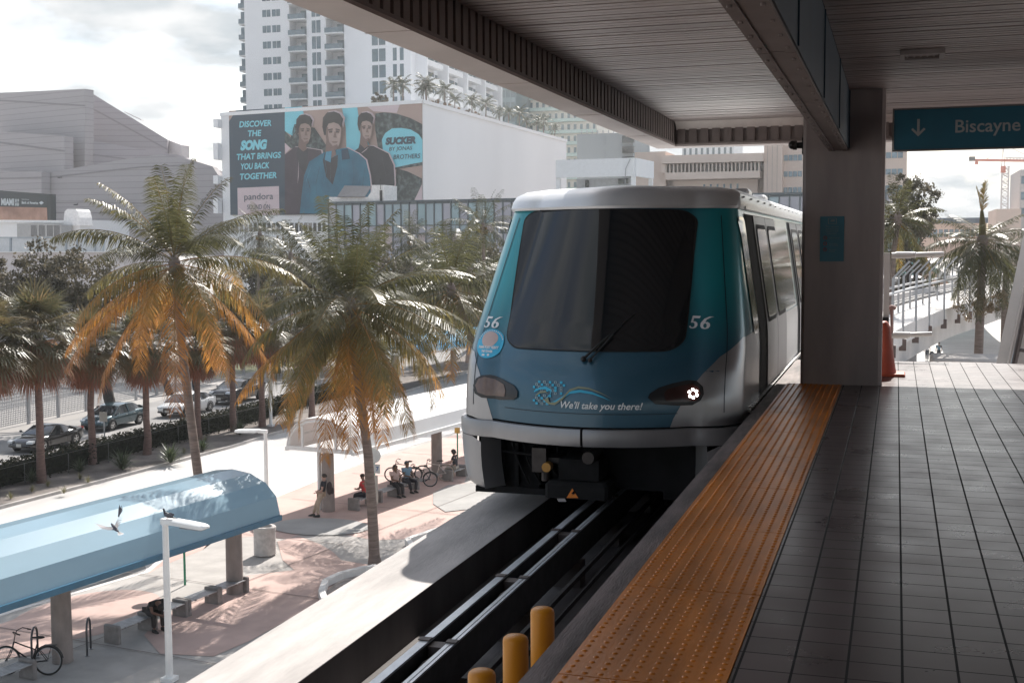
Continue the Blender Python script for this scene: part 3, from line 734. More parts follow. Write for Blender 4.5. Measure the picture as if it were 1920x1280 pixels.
fn3 = affine((1000, 760), (1160, 764), (1000, 712), .0095)
flat([ribbon([(.02, .56), (.10, .70), (.18, .72), (.24, .62), (.22, .45), (.16, .30)], .05)], fn3).build('wave_emblem', cyan, train)
flat([ribbon([(.17, .10), (.26, .16), (.36, .34), (.46, .58), (.58, .64), (.72, .56), (.84, .40), (.92, .26)], .055)], fn3).build('wave_emblem', cyan, train)
fn4 = affine((1000, 760), (1160, 764), (1000, 712), .0115)
flat([ribbon([(.04, .40), (.10, .55), (.17, .58), (.2, .5)], .04), ribbon([(.14, .30), (.2, .14), (.28, .12), (.38, .36), (.46, .66), (.56, .78), (.68, .74), (.82, .56), (.94, .34)], .05), ribbon([(.2, .36), (.16, .24), (.22, .14), (.3, .2)], .035)], fn4).build('wave_emblem', gold, train)
# round sticker
sc_ = inv(918, 644); r_ = .135
def st_fn(o): 
    return lambda x, y: TP(sc_[0]+x*r_, sc_[1]+y*r_, o)
flat([circ(0, 0, 1.12, 1, 32)], st_fn(.0085), (.3, .3)).build('round_sticker', M('sticker cyan', (.04, .42, .66), .4, var=.04), train)
flat([circ(-.05, .30, .66, .52, 24)], st_fn(.0105), (.3, .3)).build('sticker_disc', M('sticker pink', (.55, .42, .40), .5), train)
tx = []
for t, yy, k in (('PAMM PORT PERRY', -.34, .26), ('THE TOWER', -.60, .22)):
    v, f = textmesh(t, k, bold=.012, align='CENTER', sx=.72, shear=.1); tx.append(([(x-.02, y+yy) for x, y in v], f))
tx += [circ(-.25, -.78, .14, .07, 10), circ(.15, -.76, .1, .08, 10)]
flat(tx, st_fn(.0125), (.3, .3)).build('sticker_lettering', lw, train)
mb = MB()
for k in range(15):
    q = R_(20+k*10); mb.obox(TP(sc_[0]+math.cos(q)*1.0*r_, sc_[1]+math.sin(q)*.88*r_, .0125), (.005, 0, 0), (0, .001, 0), (0, 0, .007))
mb.build('sticker_lettering', lw, train)
# ================================================================ GROUND
gm = M('ground', (.36, .34, .325), .9, var=.18, sc=.06, bump=.1, bsc=4)
MB().grid(lambda u, v: (-1500+u*3000, -300+v*3300, G), 1, 1).build('ground', gm, kind='structure')
A = Vector((.154, .988, 0)); B = Vector((.988, -.154, 0))      # shelter axis and its right
def strip(name, pts, z, mat, kind='structure'):
    return flat([[(p[0], p[1]) for p in pts]], lambda x, y: Vector((x, y, z))).build(name, mat, kind=kind)
roadw = M('busway concrete', (.52, .50, .485), .85, var=.2, sc=.35, streak=(1.5, .3, 1), bump=.05)
aspl = M('asphalt', (.17, .165, .165), .9, var=.25, sc=.5, bump=.15)
laneM = M('car lane asphalt', (.27, .26, .255), .9, var=.2, sc=.4, bump=.1)
curb_l = [(-38.6, 12), (-37.2, 28), (-35.7, 41), (-34.9, 50), (-34.3, 58), (-34.3, 68), (-34.8, 85), (-36, 140)]
strip('busway_road', [(-24.9, 12)]+[(-25.6, 24), (-24.9, 29.5), (-23.6, 34.5), (-24.2, 36.2), (-25.6, 45), (-25.5, 58), (-24.1, 68), (-22.5, 90), (-21, 140)]+curb_l[::-1], G+.004, roadw)
strip('bus_bay_road', [(-25.2, 12), (-25.6, 24), (-24.9, 29.5), (-23.6, 34.5), (-24.8, 36.0), (-27.2, 31), (-29.0, 24), (-29.5, 12)], G+.008, M('grey bay asphalt', (.24, .235, .23), .9, var=.25, sc=.6, bump=.1))
strip('car_lane', [(-42.5, 10), (-41.8, 30), (-40.6, 50), (-40.2, 66), (-40.5, 90), (-41, 140), (-51, 140), (-50.4, 90), (-50, 66), (-49.5, 45), (-50, 10)], G+.008, laneM)
strip('far_road', [(-58, 10), (-57, 60), (-60, 110), (-80, 110), (-85, 10)], G+.006, aspl)
strip('grass_verge', [(-54, 86), (-53.5, 104), (-62, 112), (-66, 96)], G+.012, M('dry grass', (.30, .30, .13), .95, var=.3, sc=.5, bump=.3), kind='stuff')
soil = M('soil mulch', (.19, .165, .15), .95, var=.35, sc=.8, bump=.4, bsc=14)
mb = MB()
def inset(pts, d):
    o = []
    for i, p in enumerate(pts):
        a = Vector(pts[max(i-1, 0)]); b = Vector(pts[min(i+1, len(pts)-1)]); t = (b-a).normalized(); o.append((p[0]-t.y*d, p[1]+t.x*d))
    return o
c2 = inset(curb_l, .0); c3 = inset(curb_l, .16)
flat([[(p[0], p[1]) for p in c3]+[(-40.6, 140), (-40.2, 66), (-40.4, 50), (-41.6, 30), (-42.3, 12)]], lambda x, y: Vector((x, y, G+.11))).build('planting_soil', soil, kind='structure')
def curb(name, pts, w=.16, h=.14, mat=conc_l):
    mb = MB(); a = pts; b = inset(pts, w); n = len(a)
    v = [(x, y, G-.05) for x, y in a]+[(x, y, G+h) for x, y in a]+[(x, y, G+h) for x, y in b]+[(x, y, G-.05) for x, y in b]
    f = []
    for r in range(3):
        for i in range(n-1): f.append((r*n+i, r*n+i+1, (r+1)*n+i+1, (r+1)*n+i))
    mb.add(v, f); return mb.build(name, mat, kind='structure')
curb('road_kerb', curb_l, mat=M('kerb', (.45, .42, .40), .85, var=.25, sc=1))
# plaza: exposed aggregate with salmon rounds
plz = M('plaza aggregate', (.41, .385, .365), .9, var=.15, sc=1, bump=.5, bsc=60)
sal = M('salmon paving', (.50, .36, .32), .85, var=.14, sc=.7, bump=.08)
pe = [(-25.5, 10), (-25.6, 24), (-24.9, 29.5), (-23.6, 34.5), (-24.1, 36.2), (-25.4, 45), (-25.3, 58), (-24.0, 68), (-22.3, 90), (-21, 140)]
mb = flat([pe+[(-8, 140), (-8, 10)]], lambda x, y: Vector((x, y, G+.12))); 
mb.build('plaza_paving', plz, kind='structure')
curb('plaza_kerb', [(x-.15, y) for x, y in pe], w=-.2, h=.128, mat=conc_l)
sp = []
def gz(*pts): return [tuple(onz(x, y, G+.125)[:2]) for x, y in pts]
sp.append(gz((520, 930), (700, 862), (862, 812), (885, 870), (870, 905), (960, 915), (985, 925), (900, 962), (760, 1010), (700, 1012), (640, 1000), (600, 985), (540, 1010), (470, 1005), (405, 1012), (300, 1040), (278, 1075), (300, 1062), (380, 1030), (440, 960)))
sp.append([(x, y) for x, y in circ(-22.6, 29.9, 1.9, 2.6, 28)])
sp.append(gz((455, 1080), (520, 1072), (570, 1066), (620, 1080), (640, 1100), (560, 1150), (470, 1200), (400, 1230), (300, 1225), (270, 1190), (300, 1160), (345, 1130), (395, 1100)))
sp.append(gz((520, 1015), (560, 1005), (600, 1020), (625, 1035), (640, 1050), (700, 1060), (690, 1075), (640, 1085), (560, 1075), (530, 1050)))
sp.append(gz((0, 1170), (60, 1150), (110, 1160), (120, 1200), (90, 1225), (0, 1235), (-60, 1240), (-60, 1190)))
sp.append(circ(-18.6, 22.0, 1.6, 2.2, 24))
mb = MB()
for i, q in enumerate(sp):
    m2 = flat([q], lambda x, y: Vector((x, y, G+.124+i*.004))); mb.add(m2.v, m2.f)
mb.build('plaza_rounds', sal, kind='structure')
gr = [gz((812, 925), (840, 910), (900, 905), (945, 912), (930, 935), (880, 955), (835, 960), (812, 945)), circ(-21.0, 42.0, 2.0, 1.4, 20)]
flat(gr, lambda x, y: Vector((x, y, G+.152))).build('plaza_discs', M('grey paving disc', (.36, .35, .34), .9, var=.15, sc=.6), kind='structure')
# paving joints
mb = MB(); jm = M('paving joint', (.2, .17, .16), .9)
for k in range(7):
    a = Vector((-21.5, 22+k*6.1, 0)); mb.bar(a+Vector((-3, 0, G+.156)), a+Vector((6.5, -1.2, G+.156)), .03, .003)
mb.bar((-21.7, 22, G+.160), (-15.2, 64, G+.160), .03, .003)
mb.build('paving_joint', jm, kind='structure')
# white kerbs of the planters next to the guideway
mb = MB()
pt = [onz(x, y, G+.27) for x, y in ((640, 1190), (612, 1135), (603, 1112), (610, 1092), (640, 1078), (680, 1068), (706, 1064))]
for a, b in zip(pt, pt[1:]): mb.bar(a, b, .20, .22)
mb.build('planter_kerb', M('white kerb', (.68, .66, .64), .8, var=.1), label='curved white concrete planter kerb round the foot of the nearer palm', cat='kerb', base=tuple(pt[3]))
mb = MB(); pt = [onz(x, y, G+.27) for x, y in ((782, 1040), (764, 1014), (805, 1000), (860, 982), (900, 968), (1000, 935))]
for a, b in zip(pt, pt[1:]): mb.bar(a, b, .20, .22)
mb.build('planter_kerb', M('white kerb b', (.68, .66, .64), .8, var=.1), label='straight angled white concrete kerb beside the raised guideway under the train', cat='kerb', base=tuple(pt[1]))
flat([gz((625, 1150), (612, 1110), (640, 1085), (706, 1072), (760, 1100), (700, 1200))], lambda x, y: Vector((x, y, G+.165))).build('planter_gravel', M('gravel', (.33, .29, .27), .95, var=.4, sc=6, bump=.6, bsc=20), kind='stuff')
# ================================================================ BUILDINGS
bw = M('billboard building white', (.80, .80, .81), .85, var=.05, sc=.06, streak=(1, 1, .25))
fa = plane(ony(792, 375, 185), (-.144, -.99, 0))
c0 = fa(792, 187); ztop = c0.z; cl = fa(416, 300); cr = onz(1062, 262, ztop)
bb = thing('white_building', 'windowless white block carrying the giant advertisement, palms on its roof edge', 'building', (c0.x, c0.y, G))
pf = [(cl.x, cl.y), (c0.x, c0.y), (cr.x, cr.y), (cr.x-40, cr.y+12), (cl.x+6, cl.y+70)]
MB().prism(pf, G, ztop-.6).build('wall', bw, bb)
mb = MB()
for a, b in zip(pf, pf[1:]+pf[:1]):
    mb.bar((a[0], a[1], ztop-.3), (b[0], b[1], ztop-.3), .5, .59)
mb.build('parapet', bw, bb)
mb = MB()
for y0, y1 in ((225, 240), (270, 300), (330, 345), (372, 400)):
    p, q = fa(408, y0), fa(416.5, y1); mb.box(p.x, q.x, p.y-1.5, p.y+6, q.z, p.z)
mb.parts('balcony_box', bw, bb)
mb = MB()
p, q = fa(424, 418), fa(612, 432)
for k in range(22): x0 = 424+k*8.6; a, b = fa(x0, 418, .05), fa(x0+6, 434, .05); mb.box(a.x, b.x, a.y-.05, a.y+.3, b.z, a.z)
mb.parts('window', glass_d, bb)
# --- advertisement
ad = thing('billboard', 'huge wall advertisement with three men and turquoise handwriting', 'billboard', tuple(fa(612, 300)))
def bcol(n, c, v=.03): return M('ad '+n, c, .7, var=v, sc=.5)
def layer(polys, off, name, mat, cut=None):
    if name.endswith('_patch') and len(polys) > 1:
        for q in polys: layer([q], off, name, mat)
        return
    return flat(polys, lambda x, y: fa(x, y, off), cut).build(name, mat, ad)
navy = bcol('navy', (.03, .06, .09)); turq = bcol('turquoise', (.20, .60, .70)); tan = bcol('tan', (.42, .30, .26)); pink = bcol('pink', (.62, .50, .52))
hedgeM = M('ad foliage', (.015, .03, .03), .7, c2=(.14, .17, .17), sc=1.2, lo=.45, hi=.68); den = M('ad denim', (.008, .095, .16), .7, c2=(.018, .17, .26), sc=.3); skin = bcol('skin', (.40, .29, .255), .12); skin2 = bcol('skin dark', (.19, .12, .105), .1); hair = bcol('hair', (.025, .022, .022), .3); blackc = bcol('dark cloth', (.022, .024, .032), .3); plum = bcol('plum cloth', (.05, .035, .05), .25)
layer([[(429, 208), (792, 187.5), (792, 379), (432, 403.5)]], .10, 'panel', tan)
layer([[(429.5, 228), (443, 207.3), (534, 202), (534, 403), (432, 403.3)]], .16, 'text_panel', navy)
layer([[(534, 202), (566, 200), (570, 215), (560, 235), (548, 255), (534, 246)], [(640, 196), (670, 202), (673, 225), (700, 290), (650, 292), (648, 240)], circ(750, 268, 0, 0, 3)], .19, 'paint_patch', turq)
layer([[(534, 245), (545, 258), (552, 233), (590, 240), (620, 285), (600, 300), (545, 278), (534, 268)], [(704, 213), (720, 211), (745, 214), (770, 222), (791.5, 233), (791.5, 310), (740, 318), (712, 300), (703, 240)], [(744, 316), (765, 322), (791, 335), (791, 345), (776, 377), (736, 378)]], .19, 'foliage_patch', hedgeM)
layer([[(534, 268), (545, 278), (535, 288)], [(680, 193.9), (752, 189.8), (744, 212), (700, 209)], [(776, 378), (791.5, 345), (791.5, 377)]], .20, 'pink_patch', pink)
layer([circ(0, 0, .001, .001, 3)] if 0 else [[(716, 262), (722, 250), (735, 241), (752, 240), (770, 243), (785, 252), (792, 262), (792, 304), (770, 308), (738, 315), (728, 300), (718, 282)]], .23, 'speech_blob', turq)
# pink outline behind each man, then the man
def grow(poly, d):
    cx_, cy_ = sum(p[0] for p in poly)/len(poly), sum(p[1] for p in poly)/len(poly); return [(x+(x-cx_)/(math.hypot(x-cx_, y-cy_)+1e-6)*d, y+(y-cy_)/(math.hypot(x-cx_, y-cy_)+1e-6)*d) for x, y in poly]
def man(z, hx, hy, s, body, bodyc, shirtc, lookr=-1, sk=skin):
    S = lambda P: [(hx+x*s*(-lookr), hy+y*s) for x, y in P]
    head = [(-13, -8), (-12, 6), (-11, 16), (-7, 26), (-1, 32), (5, 31), (11, 23), (14, 10), (15, -8), (8, -20), (-6, -20)]
    hr = [(-14, -14), (-16, -22), (-10, -31), (0, -35), (12, -33), (19, -24), (20, -8), (17, 6), (14, 6), (13, -6), (9, -14), (0, -16), (-8, -13), (-13, -6)]
    neck = [(-1, 24), (13, 14), (15, 36), (4, 46), (-4, 40)]
    ear = [(14, 0), (17, -3), (18, 3), (15, 9)]
    layer([[(x+2.6, y-.8) for x, y in body], [(x+3.2*s, y-1.5) for x, y in grow(S(hr), .6)]], .25+z, 'outline', pink)
    layer([body], .30+z, 'clothing', bodyc)
    layer([S([(-7, 40), (4, 46), (15, 34), (19, 50), (14, 78), (2, 92), (-6, 60)])], .34+z, 'shirt', shirtc)
    layer([S(neck)], .38+z, 'neck', skin2)
    layer([S(head), S(ear)], .42+z, 'face', sk)
    layer([S(hr), S([(-10, -4), (-3, -5.5), (-3, -4), (-10, -2.5)]), S([(2, -5.5), (10, -4), (10, -2.5), (2, -4)]), S([(-8.5, -.5), (-4, -1), (-4, 1), (-8.5, 1)]), S([(3, -1), (8, -.5), (8, 1), (3, 1)])], .46+z, 'hair', hair)
    layer([S([(-3, 0), (-1, 0), (1, 10), (-5, 11)]), S([(-7, 17), (4, 17), (2, 19.5), (-5, 19.5)]), S([(10, -8), (15, -8), (14, 10), (11, 23), (5, 31), (-1, 32), (-7, 27), (-6, 22), (2, 25), (8, 18), (10, 6)]), S([(-11, -3), (-3, -4), (-3.5, 3), (-9, 3)]), S([(2, -4), (10, -3), (8, 3), (3, 2.5)])], .44+z, 'face_shade', skin2)
man(0, 572, 245, .86, [(534, 290), (552, 276), (565, 276), (602, 282), (606, 300), (600, 402), (534, 403)], plum, blackc, 1, bcol('skin mid', (.33, .235, .20), .12))
man(.3, 687, 240, .84, [(662, 285), (680, 272), (700, 274), (728, 288), (738, 310), (740, 345), (734, 378), (660, 380)], blackc, blackc, 1)
man(.6, 626, 247, 1.08, [(562, 400), (565, 370), (570, 330), (580, 303), (607, 286), (622, 282), (650, 277), (672, 288), (686, 300), (693, 330), (695, 350), (695, 385), (640, 402)], den, blackc, 1)
dk = bcol('fold dark', (.008, .045, .085), .2); lk = bcol('fold light', (.05, .24, .36), .2)
layer([ribbon([(575, 330), (582, 355), (578, 385)], 2.5)], 1.0, 'fold', dk); layer([ribbon([(600, 310), (592, 345), (598, 400)], 2.2)], 1.0, 'fold', dk); layer([ribbon([(684, 315), (680, 345), (686, 375)], 3)], 1.0, 'fold', dk); layer([ribbon([(660, 295), (664, 330), (658, 360)], 2)], 1.0, 'fold', dk)
layer([ribbon([(584, 310), (574, 340), (570, 380)], 1.6)], 1.02, 'fold', lk); layer([ribbon([(672, 295), (674, 330), (670, 350)], 1.8)], 1.02, 'fold', lk); layer([ribbon([(608, 292), (612, 320), (606, 350)], 1.4)], 1.02, 'fold', lk)
layer([[(611, 285), (622, 283), (620, 305), (609, 300)]], 1.03, 'collar', lk); layer([[(640, 281), (652, 279), (656, 298), (641, 300)]], 1.03, 'collar', dk)
bl_ = bcol('cloth light', (.06, .06, .075), .3)
for q in ([(548, 300), (544, 340), (546, 380)], [(588, 290), (594, 330), (590, 370)]): layer([ribbon(q, 2)], .55, 'fold', bl_)
for q in ([(716, 295), (724, 330), (722, 365)], [(672, 300), (668, 330), (670, 350)]): layer([ribbon(q, 2)], .85, 'fold', bl_)
layer([ribbon([(619, 300), (620, 330), (618, 352)], .8), ribbon([(640, 292), (642, 320), (640, 345)], .8)], 1.1, 'jacket_seam', turq)
layer([ribbon([(678, 287), (686, 281), (692, 275)], .8), ribbon([(560, 300), (560, 330), (558, 345)], .5)], 1.1, 'collar_trim', pink)
def wr(t, px, py, size, w, mat, off=.3, bold=.03, shear=.12, rise=-.05, name='handwriting'):
    v, f = textmesh(t, 1.0, bold=bold, shear=shear, align='LEFT'); mxx = max(p[0] for p in v)
    random.seed(len(t)+int(px))
    layer([([(px+x/mxx*w, py-y*size*1.35+(x/mxx)*w*rise) for x, y in v], [q[::-1] for q in f])], off, name, mat)
wr('DISCOVER', 448, 239, 11.5, 61, turq); wr('THE', 464, 256, 11.5, 26, turq); wr('SONG', 451, 281, 17, 50, turq, bold=.07, shear=.2)
wr('THAT BRINGS', 443, 300, 11.5, 84, turq); wr('YOU BACK', 451, 318, 11.5, 54, turq); wr('TOGETHER', 449, 337, 11.5, 70, turq)
wr('SUCKER', 723, 271, 12.5, 57, navy, bold=.07, shear=.15); wr('BY JONAS', 729, 283, 7.5, 44, navy, bold=.01); wr('BROTHERS', 737, 299, 9, 51, navy, bold=.01)
layer([[(445, 352.5), (523, 349), (524, 403), (446, 403)]], .22, 'brand_panel', pink)
wr('pandora', 457, 375, 13, 55, navy, bold=.0, shear=0, rise=-.03); wr('SOUND ON', 463, 393, 9.5, 43, navy, bold=.0, shear=0, rise=-.03)
# --- tower behind the advertisement
tw = M('tower white', (.74, .75, .77), .8, var=.05, sc=.08)
twg = M('tower glass', (.08, .13, .16), .12, var=.3, sc=.3, spec=.8); rail_g = M('balcony glass', (.13, .18, .21), .15, var=.2, spec=.6); slab = M('balcony slab', (.68, .69, .70), .8)
YT = 235.0
tx = lambda px: ony(px, 120, YT).x
tz = lambda py: ony(600, py, YT).z
T = thing('apartment_tower', 'tall white apartment tower with dark balcony stacks behind the advertisement building', 'tower', (tx(600), YT, G))
ZT = 72; P_ = tz(100)-tz(130)
mb = MB()
for a, b in ((460, 544), (576, 612), (646, 770)): mb.box(tx(a), tx(b), YT, YT+3, G, ZT)
mb.box(tx(460)+.1, tx(770)-.1, YT+3.01, YT+40, G, ZT); mb.box(tx(770)-3, tx(770), YT+3, YT+55, G, ZT)
mb.build('wall', tw, T)
mb = MB(); mbs = MB(); mbr = MB()
for k in range(-3, 22):
    z = tz(35)+(k-17)*P_
    for a, b in ((544, 576), (612, 646)):
        mbs.box(tx(a), tx(b), YT-.9, YT+2.99, z-.12, z+.12); mbr.box(tx(a)+.05, tx(b)-.05, YT-.85, YT-.8, z+.15, z+1.15)
        mb.box(tx(a)+1.2, tx(b)-.4, YT+2.9, YT+2.98, z+.15, z+2.4)
    for a, b in ((494, 501), (502, 509), (512, 519), (520, 527)): mb.box(tx(a), tx(b), YT-.06, YT+.1, z+1.05, z+2.5)
    for a, b in ((586, 593), (594.5, 602), (698, 709), (711, 723), (737, 744), (750, 757)): mb.box(tx(a), tx(b), YT-.06, YT+.1, z+.4, z+2.95)
    mbs.box(tx(447), tx(459), YT+.5, YT+6, z-.1, z+.1); mb.box(tx(449), tx(459.5), YT+1, YT+5, z+.1, z+2.7)
    mbr.box(tx(447), tx(459), YT+.4, YT+.5, z+.1, z+1.1)
mb.parts('window', twg, T, 60); mbs.parts('balcony_slab', slab, T, 60); mbr.parts('balcony_rail', rail_g, T, 60)
mb = MB(); mbs = MB(); X7 = tx(770)
for k in range(-3, 22):
    z = tz(35)+(k-17)*P_
    for j in range(4):
        y = YT+4+j*12.5
        mbs.box(X7+.01, X7+2.2, y, y+9, z-.15, z+.12); mbs.box(X7+2.1, X7+2.2, y, y+9, z+.12, z+.95); mb.box(X7+.02, X7+.2, y+.3, y+8.7, z+.3, z+2.5)
        mb.box(X7+.01, X7+.06, y+9.6, y+11.2, z+.8, z+2.4)
mb.parts('window', twg, T, 40); mbs.parts('balcony_slab', slab, T, 40)
mb = MB()
for j in range(5): mb.box(X7+.005, X7+2.4, YT+2.9+j*12.5, YT+3.5+j*12.5, G, ZT)
mb.parts('fin', tw, T)
def grid_tower(name, label, px0, px1, py, Y, zt, wallm, nx, pz, wm, sl=None, depth=20, extra=None, sw=.5):
    p0, p1 = ony(px0, py, Y), ony(px1, py, Y); o = thing(name, label, 'tower', ((p0.x+p1.x)/2, Y, G)); zt = zt if zt else p0.z
    MB().box(p0.x, p1.x, Y, Y+depth, G, zt).build('wall', wallm, o)
    mb = MB(); ms = MB(); w = (p1.x-p0.x)/nx; z = zt-pz
    while z > 0:
        for i in range(nx): mb.box(p0.x+w*(i+.5-sw/2), p0.x+w*(i+.5+sw/2), Y-.06, Y+.1, z+.6, z+pz*.8)
        if sl: ms.box(p0.x-.1, p1.x+.1, Y-1.3, Y-.07, z+.05, z+.25); ms.box(p0.x, p1.x, Y-1.3, Y-1.2, z+.25, z+1.0)
        z -= pz
    mb.parts('window', wm, o)
    if sl: ms.parts('balcony_slab', sl, o)
    return o
tealg = M('teal glass wall', (.12, .18, .20), .2, var=.25, sc=.2, streak=(1, 1, .2))
grid_tower('glass_tower', 'slim dark teal glass tower just right of the white apartment tower', 929, 966, 150, 330, 90, tealg, 4, 3.4, M('tower pane', (.06, .10, .12), .1, var=.3), sw=.8)
grid_tower('residential_tower', 'pale tower with rows of green glass balconies behind the roof palms', 967, 1120, 150, 345, 80, M('cream wall', (.66, .64, .58), .85), 13, 3.3, M('pane blue', (.10, .17, .20), .15, var=.3), M('green balcony', (.40, .52, .49), .3), sw=.42)
grid_tower('city_tower', 'distant white tower with small paired windows seen above the beige building', 1279, 1376, 250, 330, 60, M('far white', (.74, .75, .76), .85), 9, 3.2, M('pane c', (.14, .18, .2), .15, var=.3), sw=.4)
o = grid_tower('grey_block', 'grey windowless rooftop block below the canopy edge with a windowed right side', 1082, 1187, 252, 280, None, M('grey wall', (.25, .28, .30), .85, var=.08), 1, 3.2, M('gw', (.22, .25, .27), .6), sw=.05)
mb = MB(); p0, p1 = ony(1167, 260, 279.5), ony(1187, 300, 279.5)
z = p0.z-1
while z > p1.z-10: mb.box(p0.x, p1.x+.2, 279.3, 280.3, z, z+1.6); z -= 2.4
mb.build('louvre', glass_d, o)
mb = MB()
for k in range(9): q = ony(1090+k*10, 252, 279.8); mb.box(q.x, q.x+.2, 279.7, 279.9, q.z, q.z+.9)
mb.build('roof_rail', grey_m, o)
# --- white rooftop house
rh = thing('rooftop_house', 'white open sided rooftop structure with flat parapet above the train', 'building', tuple(ony(1130, 330, 130))[:2]+(G,))
f1 = plane(ony(1189, 300, 128), (-.05, -1, 0)); a0 = f1(1043, 301); a1 = f1(1189, 296); f2p = onz(1223, 303, a1.z)
rw = M('rooftop white', (.72, .74, .76), .8, var=.05)
mb = MB(); bz_ = f1(1189, 330).z
mb.bar((a0.x, a0.y, (a1.z+bz_)/2), (a1.x, a1.y, (a1.z+bz_)/2), .4, a1.z-bz_); mb.bar((a1.x, a1.y+.2, (a1.z+bz_)/2), (f2p.x, f2p.y, (a1.z+bz_)/2), .398, a1.z-bz_-.01)
mb.prism([(a0.x, a0.y+.21), (a1.x-.2, a1.y+.21), (f2p.x-.2, f2p.y), (f2p.x-6, f2p.y+3), (a0.x, a0.y+8)], a1.z-1.3, a1.z-1.0)
mb.build('parapet', rw, rh)
mb = MB()
for q in (f1(1046, 340), f1(1187, 340), Vector((f2p.x-.2, f2p.y, 0))): mb.box(q.x-.22, q.x+.22, q.y, q.y+.44, G, bz_-.01)
mb.parts('post', rw, rh)
mb = MB(); q0, q1 = f1(1068, 340), f1(1175, 340); mb.box(q0.x, q1.x, q0.y+3, q0.y+3.3, G, bz_-.01); mb.build('rear_wall', M('rear wall', (.42, .45, .48), .85), rh)
mb = MB(); p, q = f1(1148, 333), f1(1167, 342); mb.box(p.x, q.x, p.y+2.9, p.y+2.99, q.z, p.z); p, q = f1(1085, 336), f1(1092, 356); mb.box(p.x, q.x, p.y+2.9, p.y+2.99, q.z, p.z); mb.parts('window', glass_d, rh)
mb = MB(); p = f1(1183, 298); mb.tube([(p.x, p.y-.28, p.z), (p.x-.5, p.y-.28, p.z-1), (p.x-.6, p.y-.28, p.z-3)], .04, 5); mb.build('cable', grey_m, rh)
# --- beige office
YB = 200.0; bx = lambda px: ony(px, 330, YB).x; bz2 = lambda py: ony(1350, py, YB).z
be = M('beige concrete', (.62, .49, .42), .85, var=.06, sc=.2); be2 = M('beige panel', (.66, .53, .46), .85, var=.05, sc=.2); bwn = M('office window', (.16, .23, .28), .15, var=.35, sc=.6)
O = thing('beige_office', 'beige concrete office block with a deep row of vertical louvres and ribbon windows', 'building', (bx(1400), YB, G))
mb = MB(); mb.box(bx(1190), bx(1248), YB, YB+30, G, bz2(281)); mb.box(bx(1248)+.01, bx(1433), YB+3, YB+30, G, bz2(290)); mb.box(bx(1434), bx(1468), YB-1.5, YB+30, G, bz2(260)); mb.box(bx(1468)+.01, bx(1700), YB, YB+30, G, bz2(262))
mb.box(bx(1262), bx(1420), YB+.5, YB+2.99, G, bz2(337))
mb.build('wall', be, O)
mb = MB(); mb.box(bx(1245), bx(1434)-.02, YB-2.5, YB+2.98, bz2(306), bz2(291)); mb.box(bx(1251), bx(1427), YB-2, YB+2.97, bz2(336), bz2(323)); mb.box(bx(1244), bx(1251), YB-2, YB+2.9, bz2(323), bz2(307)); mb.build('band', be2, O)
mb = MB()
for k in range(25): x = bx(1251+k*7.2); mb.box(x, x+.22, YB-1.9, YB+.2, bz2(323)+.01, bz2(307))
mb.parts('louvre_fin', M('louvre beige', (.6, .5, .44), .8), O)
mb = MB(); mb.box(bx(1251), bx(1427), YB+.3, YB+.5, bz2(323), bz2(307))
for k in range(6): x = bx(1318+k*12.5); mb.box(x, x+.3, YB+.42, YB+.49, bz2(357), bz2(345))
for y0, y1 in ((294.5, 305), (324.5, 334.5), (354, 363)):
    for a, b, n in ((1469, 1504, 4), (1560, 1693, 12)):
        for k in range(n): w = (b-a)/n; mb.box(bx(a+k*w)+.06, bx(a+(k+1)*w)-.06, YB-.08, YB+.02, bz2(y1), bz2(y0))
for k in range(9): pass
mb.parts('window', bwn, O)
mb = MB()
for a in (1440, 1449, 1458): mb.box(bx(a), bx(a)+.08, YB-1.53, YB-1.49, G, bz2(262))
mb.build('panel_joint', M('joint', (.42, .34, .30), .9), O)
# --- curtain wall building
zg = ony(1440, 362, 150).z; gl = onz(616, 380, zg); gr_ = onz(1682, 358, zg)
gd = (gr_-gl); L_ = gd.length; gd.normalize(); gn = Vector((gd.y, -gd.x, 0)); 
gbld = thing('glass_building', 'long low office with glass curtain wall and dark vertical mullions behind the train', 'building', tuple((gl+gr_)/2)[:2]+(G,))
def gp(t, z, o=0): p = gl+gd*t+gn*o; return Vector((p.x, p.y, z))
bk = -gn*25
MB().prism([(gp(0, 0).x, gp(0, 0).y), (gp(L_, 0).x, gp(L_, 0).y), (gp(L_, 0).x+bk.x, gp(L_, 0).y+bk.y), (gp(0, 0).x+bk.x, gp(0, 0).y+bk.y)], G, zg-.1).build('wall', M('core dark', (.10, .12, .13), .5), gbld)
npan = int(L_/1.22); w = L_/npan; rows = [zg-.35, zg-3.3, zg-4.4, zg-6.6, zg-7.7, zg-9.9, zg-11, zg-13.4]
pg = [M('pane blue', (.30, .38, .43), .12, .25, var=.12, sc=.3), M('pane teal', (.27, .38, .42), .12, .25, var=.12, sc=.3), M('pane mauve', (.36, .36, .42), .12, .25, var=.12, sc=.3), M('pane pink', (.46, .38, .40), .15, .2, var=.25, sc=.3), M('pane grey', (.33, .34, .40), .12, .2, var=.2, sc=.4)]  # pane tints stand in for sky reflections, put into the glass colour
mb = MB(); mm = MB(); random.seed(11)
for i in range(npan):
    for j in range(len(rows)-1):
        mi = random.choice((0, 0, 1, 2, 2)) if j == 0 else random.choice((4, 4, 3, 2, 0))
        a, b = gp(i*w+.07, rows[j+1]+.06, .02), gp((i+1)*w-.07, rows[j]-.06, .02)
        mb.add([(a.x, a.y, a.z), (b.x, b.y, a.z), (b.x, b.y, b.z), (a.x, a.y, b.z)], [(0, 1, 2, 3)], mi)
for i in range(npan+1): mm.obox(gp(i*w, (G+zg)/2, .1), gd*.07, gn*.09, (0, 0, (zg-G)/2))
for z in rows: mm.obox(gp(L_/2, z, .06), gd*L_/2, gn*.05, (0, 0, .07))
